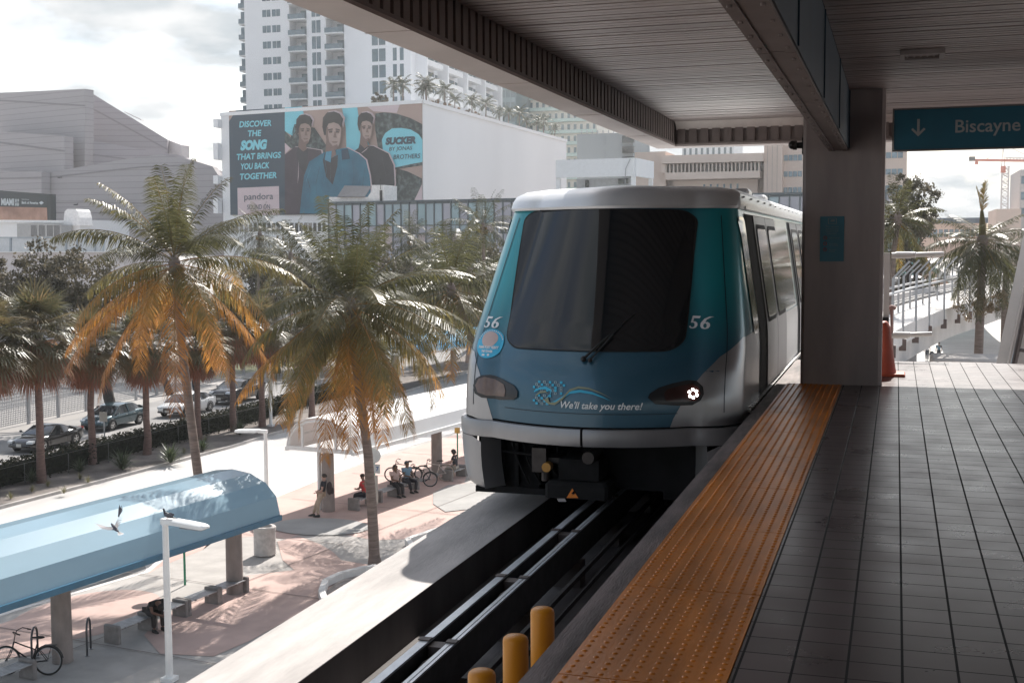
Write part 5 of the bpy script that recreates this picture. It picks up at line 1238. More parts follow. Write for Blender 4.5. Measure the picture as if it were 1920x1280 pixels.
# ---- roof palms
def small_palm(seed):
    rng = random.Random(seed); o = thing('roof_palm', 'x', 'palm tree', (0, 0, 0), 0, 'small palms along the roof edge')
    mb = MB(); mb.tube([(0, 0, 0), (.15, 0, 1.6), (.1, 0, 3.0)], [.14, .10, .10], 6)
    mb.build('trunk', bark, o); mb = MB()
    for i in range(15): frond(mb, rng, Vector((.1, 0, 3.0)), i*2.4, R_(75-110*i/15), 2.1, R_(70), 16, .6, .05+.2*rng.random(), .05, .5, .10)
    mb.build('crown', leafmat('roof palm leaf %d' % seed, [(0, (.04, .05, .03)), (1, (.13, .12, .08))], .3), o); return o
sps = [small_palm(1), small_palm(2)]
d_ = (cr-c0); pxs = [(723, 0), (741, 0), (783, 1), (812, 1), (822, 2), (852, 1), (876, 2), (901, 1), (931, 2), (953, 1), (974, 2), (988, 1), (1006, 2), (1022, 1), (1038, 2), (1053, 1)]
ord_ = ['first and leftmost', 'second', 'third', 'fourth', 'fifth', 'sixth', 'seventh', 'eighth', 'ninth', 'tenth', 'eleventh', 'twelfth', 'thirteenth', 'fourteenth', 'fifteenth', 'last and rightmost']
for i, (x, dd) in enumerate(pxs):
    if x < 792: p = fa(x, 188); p = Vector((p.x, p.y+3+dd, ztop-.3))
    else:
        lo, hi = 0, 1
        for _ in range(30):
            m = (lo+hi)/2
            if proj(c0+d_*m)[0] < x: lo = m
            else: hi = m
        p = c0+d_*lo; p = Vector((p.x-1.2-dd*.5, p.y, ztop-.3))
    lb = ord_[i]+' of the small palms on the roof of the advertisement building'
    if i < 2: sps[i].location = p; sps[i]['label'] = lb; sps[i].scale = (1.1,)*3
    else: dup(sps[i % 2], p, i*1.7, lb, scale=1.0+.15*((i*7) % 3-1))
mb = MB(); rng = random.Random(2); leaves(mb, rng, [(tuple(fa(706, 186, -4)), 1.1), (tuple(fa(718, 186, -4)), 1.0)], 1500, .3); mb.build('roof_bush', oakl, label='dark bush at the roof edge above the advertisement', cat='bush', base=tuple(fa(706, 189, -4)))
mb = MB(); 
for t in (.12, .17, .22, .30, .36): q = c0+d_*t; leaves(mb, rng, [((q.x-1.5, q.y, ztop+.3), .8)], 300, .3)
mb.build('roof_planting', leafmat('roof scrub', [(0, (.10, .08, .05)), (1, (.28, .17, .10))], .3), kind='stuff')
# ================================================================ SHELTERS
GP = G+.13
def shelter(name, label, c0_, y0, y1, hw, rise, ze, roofm, posts, frame=True, nf=8, trim=None, ax=(.154, .988)):
    """vaulted roof: axis from c0_ along ax between distances y0..y1"""
    a = Vector((ax[0], ax[1], 0)); r = Vector((ax[1], -ax[0], 0)); c = Vector((c0_[0], c0_[1], 0))
    o = thing(name, label, 'shelter', c+a*(y0+y1)/2+Vector((0, 0, GP)))
    def pt(t, q, k=1.0):
        an = math.pi*q; sx = -math.cos(an)*hw*k; z = ze+rise*k*math.sin(an)**.85
        e = 0
        return c+a*t+r*sx+Vector((0, 0, z))
    mb = MB(); n = int((y1-y0)/1.6)
    v = []
    for k in (1.0, .975):
        for i in range(n+1):
            for j in range(nf+1): v.append(pt(y0+(y1-y0)*i/n, j/nf, k))
    w = nf+1; off = (n+1)*w; f = []
    for i in range(n):
        for j in range(nf): f.append((i*w+j, (i+1)*w+j, (i+1)*w+j+1, i*w+j+1)); f.append((off+i*w+j, off+i*w+j+1, off+(i+1)*w+j+1, off+(i+1)*w+j))
    for j in range(nf): f.append((j, j+1, off+j+1, off+j)); f.append((n*w+j, off+n*w+j, off+n*w+j+1, n*w+j+1))
    mb.add(v, f); mb.build('roof', roofm, o, fix=True)
    mb = MB()
    for s in (-1, 1): mb.bar(c+a*y0+r*hw*s+Vector((0, 0, ze-.07)), c+a*y1+r*hw*s+Vector((0, 0, ze-.07)), .14, .16)
    mb.build('eave_beam', trim or white, o)
    mb = MB()
    ts = [y0+.02, y1-.02]+[y0+(y1-y0)*k/6 for k in range(1, 6)]
    for t in ts:
        mb.bar(c+a*t-r*hw*.95+Vector((0, 0, ze-.02)), c+a*t+r*hw*.95+Vector((0, 0, ze-.02)), .12, .16)
        mb.tube([pt(t, q/8, .93)-Vector((0, 0, .06)) for q in range(9)], .05, 6)
        for q in (-.5, 0, .5): mb.bar(c+a*t+r*hw*q+Vector((0, 0, ze)), c+a*t+r*hw*q+Vector((0, 0, ze+rise*.80*math.sqrt(1-q*q))), .09, .09)
    for q in (-.5, 0, .5): mb.bar(c+a*y0+r*hw*q+Vector((0, 0, ze+rise*.45)), c+a*y1+r*hw*q+Vector((0, 0, ze+rise*.45)), .07, .07)
    mb.build('truss', white, o)
    for t in posts:
        p = c+a*t; mb = MB(); mb.lathe([(.27, GP), (.265, GP+.02), (.25, ze-.45), (.25, ze-.28)], (p.x, p.y, 0), 24); mb.build('post', M('post concrete', (.30, .255, .235), .85, var=.25, sc=2, streak=(1, 1, .4)) if 'post concrete' not in bpy.data.materials else bpy.data.materials['post concrete'], o, smooth=True)
        MB().box(p.x-.14, p.x+.14, p.y-.14, p.y+.14, ze-.279, ze-.1).build('post_cap', grey_m, o)
    return o
blue_r = glowmat('vault blue', (.32, .48, .58), .3, rough=.28, var=.10, sc=.4, coat=.3, streak=(1, .3, 1))
white_r = glowmat('vault white', (.90, .90, .90), .12, rough=.6, var=.06, sc=.3)
SH1 = (-20.59, 26.2); SH2 = (-21.96, 44.71)
shelter('bus_shelter', 'blue barrel vaulted bus shelter roof on round concrete columns in the lower left', SH1, -6.5, 7.0, 1.78, 1.28, -6.55, blue_r, (0.0, 6.99-.02), trim=M('vault dark blue', (.03, .12, .20), .35))
shelter('bus_shelter', 'white barrel vaulted bus shelter with open truss gable behind the broad palm', SH2, -.6, 19, 1.62, 1.30, -6.55, white_r, (.0, 8.9, 17.6))
blue_r2 = M('far vault blue', (.06, .30, .50), .3, var=.1)
shelter('bus_shelter', 'distant blue vaulted shelter roof over grey posts between palm and train', (-35.5, 88), -4, 14, 2.0, 1.1, -6.4, blue_r2, (-3, 6, 13), trim=grey_m)
# thin white pole beside shelter two
p = onz(600, 955, GP); MB().tube([p, p+Vector((0, 0, 2.6))], .09, 10).build('shelter_pole', white, label='slim white pole left of the thick concrete post behind the leaning man', cat='pole', base=tuple(p))
# ================================================================ STREET LAMPS
def lamp(label, base, h, az, L=1.15, s=1.0, group='white shoebox street lamps'):
    o = thing('street_lamp', label, 'street lamp', base, 0, group); b = Vector(base); d = Vector((math.cos(az), math.sin(az), 0)); sd = Vector((-d.y, d.x, 0))
    mb = MB(); mb.tube([b, b+Vector((0, 0, h*.5)), b+Vector((0, 0, h))], [.10*s, .09*s, .08*s], 14); mb.build('pole', white, o, smooth=True)
    mb = MB(); mb.obox(b+Vector((0, 0, .06)), (.17*s, 0, 0), (0, .17*s, 0), (0, 0, .055)); mb.build('base_plate', white, o); mb = MB(); mb.tube([b+Vector((0, 0, h-.02)), b+Vector((0, 0, h+.03))], .10*s, 14); mb.build('collar', white, o)
    mb = MB(); q = b+Vector((0, 0, h+.0))
    mb.obox(q+d*.12+Vector((0, 0, .08)), d*.20, sd*.09*s, (0, 0, .07)); mb.build('bracket', white, o)
    q2 = q+d*.30+Vector((0, 0, .1)); mb = MB()
    v = []
    for t, w_, hh in ((0, .13, .07), (.05, .15, .09), (.5, .16, .09), (L-.12, .155, .08), (L-.03, .13, .06), (L, .08, .03)):
        for sx, sz in ((-1, -1), (-.6, -1), (.6, -1), (1, -1), (1, .3), (.6, 1), (-.6, 1), (-1, .3)): v.append(q2+d*t+sd*sx*w_*s+Vector((0, 0, sz*hh*s*.8-.05*t)))
    f = [tuple(range(7, -1, -1)), tuple(range(40, 48))]+[(r*8+k, r*8+(k+1) % 8, (r+1)*8+(k+1) % 8, (r+1)*8+k) for r in range(5) for k in range(8)]
    mb.add(v, f); mb.build('lamp_head', white, o, smooth=True, fix=True)
    mb = MB(); mb.obox(q2+d*L*.55+Vector((0, 0, -.115*s-.02)), d*L*.33, sd*.10*s, (0, 0, .012)); mb.build('lens', grey_m, o)
    return o, q2
l1 = onz(318, 1276, GP); lt_ = onx(303, 985, l1.x)
_, perch = lamp('white lamp post with a pigeon perched on its arm, nearest the camera', tuple(l1), lt_.z-l1.z, R_(-8), 1.0, .95)
l2 = onz(500, 925, GP); l2b = Vector((onz(500, 925, G).x, onz(500, 925, G).y, G)); lamp('white lamp post standing behind the end of the blue shelter, arm to the left', tuple(l2b), ony(500, 812, l2b.y).z-G, R_(176), 1.25, 1.0)
l3 = onz(508, 799, G+.1); o3, _ = lamp('taller white lamp post between fan palms, its head hidden by the broad palm', tuple(l3), 4.6, R_(170), 1.0, 1.0)
l4 = onx(1665, 640, 0) if 0 else None
# right hand gate lamps: post with two horizontal arms behind the cone
gl_ = thing('barrier_post', 'white post with two horizontal tube arms right of the column', 'post', (-.12, 17.6, 0))
mb = MB(); Yg = 18.2; pa, pb = ony(1664, 478, Yg), ony(1664, 700, Yg); mb.box(pa.x-.045, pa.x+.035, Yg-.04, Yg+.04, -3.0, pa.z+.03); mb.build('post', white, gl_)
for y, x1 in ((478, 1770), (628, 1748)):
    a, b = ony(1672, y+1, Yg), ony(x1, y-2, Yg-.0); m = a.lerp(b, .45); mb = MB(); mb.tube([a, m], .042, 14); mb.tube([m, m.lerp(b, .03), b.lerp(m, .02), b], [.048, .034, .034, .028], 14); mb.lathe([(.05, -.1), (.05, .1)], tuple(a.lerp(m, .5)), 14, ax='x'); mb.build('arm', white, gl_, smooth=True)
mb = MB(); a = ony(1660, 600, Yg-.06); mb.box(a.x-.05, a.x+.05, a.y-.03, a.y+.01, a.z-.09, a.z+.04); mb.build('control_box', dark_m, gl_)
mb = MB(); a = ony(1672, 575, Yg); b = ony(1672, 700, Yg); mb.tube([a, b], .02, 8); mb.tube([ony(1664, 580, Yg), a, ony(1680, 578, Yg)], .03, 8); mb.build('pipe', M('rusty pipe', (.42, .26, .24), .6), gl_)
# ================================================================ BENCHES, RACK, BIN, SIGNS
bconc = M('bench concrete', (.27, .25, .24), .85, var=.2, sc=4, bump=.2)
bsl = M('bench slat', (.42, .43, .45), .4, .5, var=.2, sc=5)
def bench(label, base, rz, L=1.15, group='concrete benches with metal slats'):
    o = thing('bench', label, 'bench', (0, 0, 0), 0, group)
    for s in (0, L+.13): 
        MB().bbox(-.27, .27, s, s+.13, 0, .50, .025).build('end_slab', bconc, o)
    mb = MB()
    for k in range(6): x = -.24+k*.085; mb.box(x, x+.055, .135, L+.125, .395, .42)
    mb.box(-.23, .23, L*.3, L*.3+.05, .36, .394); mb.box(-.23, .23, L*.75, L*.75+.05, .36, .394); mb.build('seat', bsl, o)
    o.location = base; o.rotation_euler.z = rz; return o
rz_ = -math.atan2(.154, .988)
def row(p0, k): return (p0[0]+.154*k, p0[1]+.988*k, GP)
r0 = onz(208, 1206, GP); 
bn = bench('slatted concrete bench at the near end of the row, left of the slumped man', row(r0, 0), rz_)
dup(bn, row(r0, 1.42), rz_, 'slatted concrete bench on which the slumped man in black sits')
dup(bn, row(r0, 2.84), rz_, 'slatted concrete bench right behind the lamp post')
dup(bn, row(r0, 4.22), rz_, 'farthest slatted bench of the near row, past the lamp post')
rL = onz(52, 1272, GP); dup(bn, (rL.x-.154*1.28-.05, rL.y-.988*1.28, GP), rz_, 'slatted bench cut by the lower left corner beside the black bicycle')
r1 = onz(692, 946, GP)
dup(bn, row(r1, -1.2), rz_, 'bench under the person in red')
dup(bn, row(r1, .55), rz_, 'bench hidden behind the broad palm trunk')
dup(bn, row(r1, 2.3), rz_, 'bench under the man in the blue striped shirt')
r2 = onz(862, 893, GP)
for i, lb in enumerate(['bench under the seated woman in black', 'empty bench just past the seated woman', 'empty bench half hidden by the train skirt', 'last bench hidden behind the train nose']): dup(bn, row(r2, -1.2+i*1.5), rz_, lb)
def rack(label, base, rz):
    o = thing('bike_rack', label, 'bike rack', (0, 0, 0), 0, 'inverted U bike racks')
    mb = MB(); mb.tube([(0, -.3, 0), (0, -.3, .62)]+[(0, -.3*math.cos(R_(a)), .62+.3*math.sin(R_(a))) for a in range(15, 180, 15)]+[(0, .3, .62), (0, .3, 0)], .028, 10); mb.build('hoop', M('rack steel', (.12, .12, .13), .35, .8), o, smooth=True)
    for y in (-.3, .3): MB().lathe([(.06, 0), (.06, .012)], (0, y, 0), 12).build('foot', grey_m, o)
    o.location = base; o.rotation_euler.z = rz; return o
rk = onz(167, 1222, GP); rack('inverted U bike rack between the column and the near bench', tuple(rk), R_(28))
rk2 = onz(66, 1240, GP); rack('bike rack hoop behind the black bicycle', (rk2.x, rk2.y, GP), R_(25))
# litter bin
tb = onz(497, 1040, GP); o = thing('litter_bin', 'round pale concrete litter bin with open top beside the blue shelter', 'litter bin', tb)
MB().lathe([(.30, 0), (.31, .03), (.385, .05), (.38, .86), (.40, .88), (.40, 1.0), (.37, 1.03), (.27, 1.03), (.25, 1.0), (.25, .7), (.0, .69)], tb, 32).build('body', M('bin concrete', (.50, .47, .45), .9, var=.18, sc=6, bump=.3), o, smooth=True)
MB().lathe([(.24, .71), (.24, .93), (.2, .95), (.0, .95)], tb, 24).build('liner', M('bin liner', (.06, .06, .065), .5), o, smooth=True)
# green sign posts
grn = M('green post', (.02, .24, .13), .5)
def signpost(label, base, h, disc=True, plates=True, amber=False):
    o = thing('bus_stop_sign', label, 'sign', base); b = Vector(base); mb = MB(); mb.box(b.x-.03, b.x+.03, b.y-.02, b.y+.02, b.z, b.z+h); mb.build('pole', grn, o)
    if disc: MB().lathe([(.30, -.008), (.30, .008)], (b.x, b.y-.035, b.z+h-.25), 28, ax='y').build('disc', M('sign disc', (.62, .64, .63), .5), o)
    if plates:
        pp = MB().box(b.x-.25, b.x+.27, b.y-.05, b.y-.03, b.z+h-.95, b.z+h-.58).build('route_plate', M('route plate', (.55, .57, .56), .5), o)
        v, f = textmesh('7', .22, bold=.008); MB().add([(b.x+.10+x, b.y-.056, b.z+h-.84+y) for x, y in v], f).build('lettering', M('route ink', (.05, .12, .3), .5), pp)
        MB().box(b.x-.21, b.x+.0, b.y-.056, b.y-.052, b.z+h-.9, b.z+h-.66).build('route_patch', M('route green', (.10, .30, .18), .5), pp)
        MB().box(b.x-.17, b.x+.17, b.y-.07, b.y-.045, b.z+.62, b.z+1.75).build('timetable', M('timetable', (.42, .40, .36), .5), o)
        MB().box(b.x-.14, b.x+.06, b.y-.076, b.y-.0705, b.z+.65, b.z+.95).build('amber_plate', M('amber plate', (.62, .33, .05), .5), o)
    if amber: MB().box(b.x-.13, b.x+.13, b.y-.06, b.y+.04, b.z+h-.28, b.z+h).build('amber_box', M('amber box', (.62, .38, .08), .5), o)
g1 = onz(347, 1096, GP); signpost('green bus stop pole standing in front of the blue shelter edge', tuple(g1), 2.0+.45, True, False)
g2 = onz(703, 972, GP); signpost('green bus stop sign with disc, route plates and timetable by the palm trunk', tuple(g2), 2.78)
g3 = onz(858, 858, GP); signpost('green pole with small amber box beside the train nose', tuple(g3), 1.55, False, False, True)
sq = onz(197, 852, G+.1); o = thing('plate_sign', 'back of a square grey sign plate on a pole by the dark teal car', 'sign', sq)
MB().tube([sq, sq+Vector((0, 0, 2.25))], .035, 8).build('pole', grey_m, o); MB().box(sq.x-.23, sq.x+.23, sq.y-.06, sq.y-.04, sq.z+1.75, sq.z+2.25).build('plate', M('plate back', (.35, .32, .28), .6), o)

# ================================================================ FENCE
fz = thing('lattice_fence', 'long pale metal lattice fence along the far side of the parked cars', 'fence', (-51.5, 75, G))
fm = M('lattice pale', (.42, .42, .43), .6, var=.1); fl = [(-50.2, 30), (-51.3, 60), (-51.9, 75), (-53.2, 95), (-54, 118)]
mb = MB(); ms = MB()
for a, b in zip(fl, fl[1:]):
    a = Vector((*a, G)); b = Vector((*b, G)); d = b-a; n = int(d.length/.16)
    for k in range(n): p = a+d*k/n; mb.bar(p+Vector((0, 0, .15)), p+Vector((0, 0, 2.2)), .03, .02)
    for z in [.2+.13*k for k in range(10)]+[1.6, 1.8, 2.0, 2.2]: mb.bar(a+Vector((0, 0, z)), b+Vector((0, 0, z)), .02, .035)
    n = int(d.length/2.6)
    for k in range(n): p = a+d*k/n; ms.bar(p, p+Vector((0, 0, 2.35)), .16, .16)
mb.build('lattice', fm, fz); ms.parts('post', fm, fz)
lowf = thing('rail_fence', 'low wire fence with thin posts in front of the hedge', 'fence', (-38.2, 55, G)); mb = MB(); ms = MB(); pts = [(-38.5+.03*(y-40) if y < 66 else -37.7, y) for y in range(34, 88, 3)]
for x, y in pts: mb.tube([(x+.45, y, G), (x+.45, y, G+1.12)], .018, 6)
ms.tube([(x+.45, y, G+1.1) for x, y in pts], .009, 5)
dg_ = M('wire grey', (.10, .10, .10), .7); mb.parts('post', dg_, lowf); ms.parts('wire', dg_, lowf)
# ================================================================ CARS
def car(name, label, cat, base, rz, L, Wd, Ht, paint, roofm=None, kind='sedan', rimc=None, grille=None, extra=None):
    """x forward in local space; base at ground centre"""
    o = thing(name, label, cat, (0, 0, 0), 0, 'cars parked along the lane'); hw = Wd/2; g = .18
    if kind == 'sedan': st = [(-.5, .62, .80, .80), (-.485, .48, .98, .92), (-.42, .3, 1.0, 1.0), (-.2, .26, .98, 1.0), (0, .26, .96, 1.0), (.2, .26, .94, 1.0), (.3, .28, .90, .99), (.42, .3, .80, .95), (.475, .34, .70, .86), (.5, .42, .60, .72)]
    elif kind == 'suv': st = [(-.5, .62, .85, .82), (-.485, .45, 1.08, .93), (-.4, .32, 1.12, 1.0), (-.2, .3, 1.06, 1.0), (0, .3, 1.03, 1.0), (.2, .3, 1.02, 1.0), (.3, .3, 1.0, .99), (.42, .32, .93, .96), (.475, .36, .82, .88), (.5, .46, .66, .76)]
    else: st = [(-.5, .55, .72, .76), (-.485, .42, .84, .88), (-.42, .26, .92, .99), (-.2, .22, .88, 1.0), (0, .22, .82, .98), (.2, .22, .80, .98), (.3, .24, .79, .99), (.42, .25, .68, .94), (.475, .28, .56, .84), (.5, .36, .48, .68)]
    k = Ht/(1.45 if kind != 'sport' else 1.28)
    v = []; n = 12
    for x, zb, zt, w in st:
        zt *= k; zm = zb+(zt-zb)*.55; w *= hw; X = x*L
        v += [(X, -w*.90, zb), (X, -w, zb+.06), (X, -w, zm), (X, -w*.99, zt-.10), (X, -w*.94, zt-.01), (X, -w*.4, zt+.02*k), (X, w*.4, zt+.02*k), (X, w*.94, zt-.01), (X, w*.99, zt-.10), (X, w, zm), (X, w, zb+.06), (X, w*.90, zb)]
    m = len(st); f = [(i*n+j, (i+1)*n+j, (i+1)*n+(j+1) % n, i*n+(j+1) % n) for i in range(m-1) for j in range(n)]+[tuple(range(n)), tuple(range((m-1)*n+n-1, (m-1)*n-1, -1))]
    b = MB(); b.add(v, f); b.build('body', paint, o, smooth=62, fix=True)
    # greenhouse
    if kind == 'sedan': gs = [(-.45, .98, .97), (-.36, 1.19, .97), (-.26, 1.37, .96), (-.08, 1.46, .95), (.04, 1.44, .94), (.11, 1.36, .94), (.30, .95, .91)]
    elif kind == 'suv': gs = [(-.47, 1.1, 1.08), (-.40, 1.30, 1.06), (-.26, 1.50, 1.05), (-.08, 1.59, 1.03), (.03, 1.56, 1.02), (.10, 1.48, 1.02), (.30, 1.04, 1.0)]
    else: gs = [(-.32, .92, .90), (-.24, 1.08, .88), (-.13, 1.24, .86), (-.04, 1.28, .84), (.03, 1.24, .82), (.21, .84, .80)]
    v = []; vr = []
    for x, zt, zb in gs:
        zt *= k if kind != 'suv' else 1; zb *= k if kind != 'suv' else 1; tw = hw*(.73 if zt-zb > .2 else .90); bw_ = hw*.965
        v += [(x*L, -bw_, zb-.03), (x*L, -tw, zt-.03), (x*L, -tw*.8, zt), (x*L, tw*.8, zt), (x*L, tw, zt-.03), (x*L, bw_, zb-.03)]
    n = 6; m = len(gs); b = MB(); b.add(v, [(i*n+j, (i+1)*n+j, (i+1)*n+(j+1) % n, i*n+(j+1) % n) for i in range(m-1) for j in range(n)]+[tuple(range(n)), tuple(range((m-1)*n+n-1, (m-1)*n-1, -1))]); b.build('windows', glass_d, o, smooth=30, fix=True)
    b = MB(); rr = [g_ for g_ in gs[1:-1]]; v = []
    for i, (x, zt, zb) in enumerate(rr):
        zt = zt*(k if kind != 'suv' else 1); tw = hw*.73; v += [(x*L, -tw-.015, zt-.035), (x*L, -tw*.8, zt+.012), (x*L, tw*.8, zt+.012), (x*L, tw+.015, zt-.035)]
    b.add(v, [(i*4+j, (i+1)*4+j, (i+1)*4+j+1, i*4+j+1) for i in range(len(rr)-1) for j in range(3)]); b.build('roof', roofm or paint, o, smooth='all', fix=True)
    b = MB()
    for s in (-1, 1):
        def gp_(x, zt, zb, tt): zz = (zt*tt+(zb-.03)*(1-tt))*(k if kind != 'suv' else 1); w = hw*(.965*(1-tt)+.73*tt); return Vector((x*L, s*(w+.012), zz))
        e0, e1 = gs[-1], gs[-2]; b.bar(gp_(e0[0], e0[2]+.0, e0[2], .05), gp_(e1[0], e1[1], e1[2], .96), .05, .05)
        e0, e1 = gs[0], gs[1]; b.bar(gp_(e0[0], e0[2], e0[2], .05), gp_(e1[0], e1[1], e1[2], .96), .09, .05)
        if kind != 'sport':
            mg = gs[3]; b.bar(gp_(-.06, mg[1], mg[2], .0), gp_(-.06, mg[1], mg[2], .96), .07, .05)
    b.build('pillar', paint, o)
    r = .33 if kind != 'suv' else .37
    for x in (-.30, .31):
        for s in (-1, 1):
            b = MB(); b.lathe([(r*.62, -.11), (r*.93, -.11), (r, -.08), (r, .08), (r*.93, .11), (r*.62, .11)], (x*L, s*(hw-.10), r), 26, ax='y'); w_ = b.build('wheel', rubber, o, smooth=True)
            b = MB(); yy = s*(hw+.008)
            b.tube([(x*L+r*.60*math.cos(q), yy, r+r*.60*math.sin(q)) for q in np.linspace(0, 6.283, 21)[:-1]], .018, 5, closed=True)
            for q in range(5): a_ = q*1.2566+.3; b.bar((x*L, yy, r), (x*L+r*.6*math.cos(a_), yy, r+r*.6*math.sin(a_)), .055, .02, up=(0, 1, 0))
            b.ell((x*L, yy, r), (.05, .02, .05), 0, 8, 5); b.build('rim', rimc or chrome, w_)
            b = MB(); b.tube([(x*L+(r+.045)*math.cos(R_(q)), s*(hw-.012), r+(r+.045)*math.sin(R_(q))) for q in range(-15, 200, 15)], .035, 6); b.build('wheel_arch', dark_m, o)
            MB().lathe([(r*.9, -.02), (r+.03, .01)], (x*L, s*(hw-.03), r), 24, ax='y').build('wheel_well', dark_m, o)
    fz_ = k
    for s in (-1, 1):
        b = MB(); hx, hz = .468*L, (.66 if kind == 'sedan' else .82 if kind == 'suv' else .60)*fz_
        b.obox((hx, s*hw*.70, hz), (.10, 0, -.02), (.04*-s, .17, 0), (-.01, 0, .055)); b.build('headlight', M('car lamp', (.55, .57, .6), .1, .2) if 'car lamp' not in bpy.data.materials else bpy.data.materials['car lamp'], o)
        b = MB(); b.obox((-.478*L, s*hw*.72, (.84 if kind != 'suv' else .95)*k), (.05, 0, 0), (0, .15, 0), (0, 0, .06)); b.build('tail_light', M('car tail', (.35, .02, .02), .2) if 'car tail' not in bpy.data.materials else bpy.data.materials['car tail'], o)
        b = MB(); b.ell((.20*L, s*(hw+.06), (.98 if kind != 'suv' else 1.06)*k), (.07, .10, .06), 0, 10, 6); b.bar((.20*L, s*hw*.9, .95*k), (.20*L, s*(hw+.03), .96*k), .04, .03); b.build('mirror', paint, o, smooth=True)
        b = MB(); 
        for x in (-.03, -.20): b.box(x*L, x*L+.16, s*hw*.992-.008, s*hw*.992+.012, .80*k, .83*k)
        b.build('door_handle', chrome if kind != 'sport' else dark_m, o)
        b = MB()
        for x in (.17, -.06, -.26) if kind != 'sport' else (.17, -.14): b.box(x*L, x*L+.012, s*hw*.985, s*hw*1.002, .32, .88*k)
        b.build('door_seam', dark_m, o)
    b = MB()
    if grille == 'big':
        b.extr([(.502*L, y, z) for y, z in ((-.26, .62), (.26, .62), (.30, .50), (.22, .28), (-.22, .28), (-.30, .50))], (.02, 0, 0))
        for s in (-1, 1): b.obox((.485*L, s*hw*.66, .36), (.05, 0, 0), (-.03*s, .16, 0), (0, 0, .055))
    elif grille == 'wide':
        b.extr([(.500*L, y, z) for y, z in ((-.42, .80), (.42, .80), (.36, .52), (-.36, .52))], (.03, 0, 0)); b.obox((.495*L, 0, .36), (.03, 0, 0), (0, .5, 0), (0, 0, .07))
    else:
        b.obox((.497*L, 0, .34), (.03, 0, 0), (0, hw*.5, 0), (0, 0, .06))
        for s in (-1, 1): b.obox((.478*L, s*hw*.68, .36), (.05, 0, 0), (-.03*s, .14, 0), (0, 0, .05))
    b.build('grille', M('grille dark', (.03, .03, .032), .35, .3) if 'grille dark' not in bpy.data.materials else bpy.data.materials['grille dark'], o, fix=True)
    b = MB(); b.obox((.503*L+.012, 0, .43 if grille != 'wide' else .48), (.012, 0, 0), (0, .16, 0), (0, 0, .075)); b.build('number_plate', M('car plate', (.5, .5, .48), .5) if 'car plate' not in bpy.data.materials else bpy.data.materials['car plate'], o)
    if grille in ('wide',):
        b = MB(); b.tube([(.507*L+.02, y, z) for y, z in ((-.42, .80), (.42, .80), (.36, .52), (-.36, .52))], .015, 5, closed=True); b.tube([(.5*L+.02, -.6, .29), (.5*L+.02, .6, .29)], .02, 6); b.build('trim', chrome, o)
    o.location = base; o.rotation_euler.z = rz; return o
pb = M('black paint', (.016, .014, .016), .18, .3, var=.1, coat=.8); pt_ = M('slate paint', (.045, .085, .105), .25, .5, var=.1, coat=.7); pw = M('white paint car', (.74, .74, .74), .28, var=.03, coat=.6)
def between(p, q, z): a, b = onz(*p, z), onz(*q, z); return a, b, math.atan2((a-b).y, (a-b).x)
GL = G+.01
laz = R_(-90)+R_(2)
def pos(x, y): q = onz(x, y, GL); return (q.x, q.y, GL)
car('sports_car', 'black two seat sports car parked first at the left with hood closed', 'car', pos(88, 838), laz-R_(3), 4.35, 1.82, 1.28, pb, kind='sport')
car('saloon_car', 'dark teal saloon car parked second between the black sports car and white car', 'car', pos(214, 800), laz-R_(1), 4.6, 1.80, 1.45, pt_, grille='small')
car('saloon_car', 'white saloon car with large dark grille parked behind the tall orange palm', 'car', pos(351, 775), laz-R_(3), 4.5, 1.80, 1.42, pw, grille='big')
car('hatchback_car', 'black hatchback with chrome framed grille and silver roof rails parked last', 'car', pos(446, 752), laz-R_(3), 4.9, 1.92, 1.56, pb, kind='suv', grille='wide')
car('pickup_truck', 'white pickup seen through the gap between palm and train', 'truck', pos(868, 640), R_(200), 5.3, 1.95, 1.6, pw, kind='suv', grille='small')
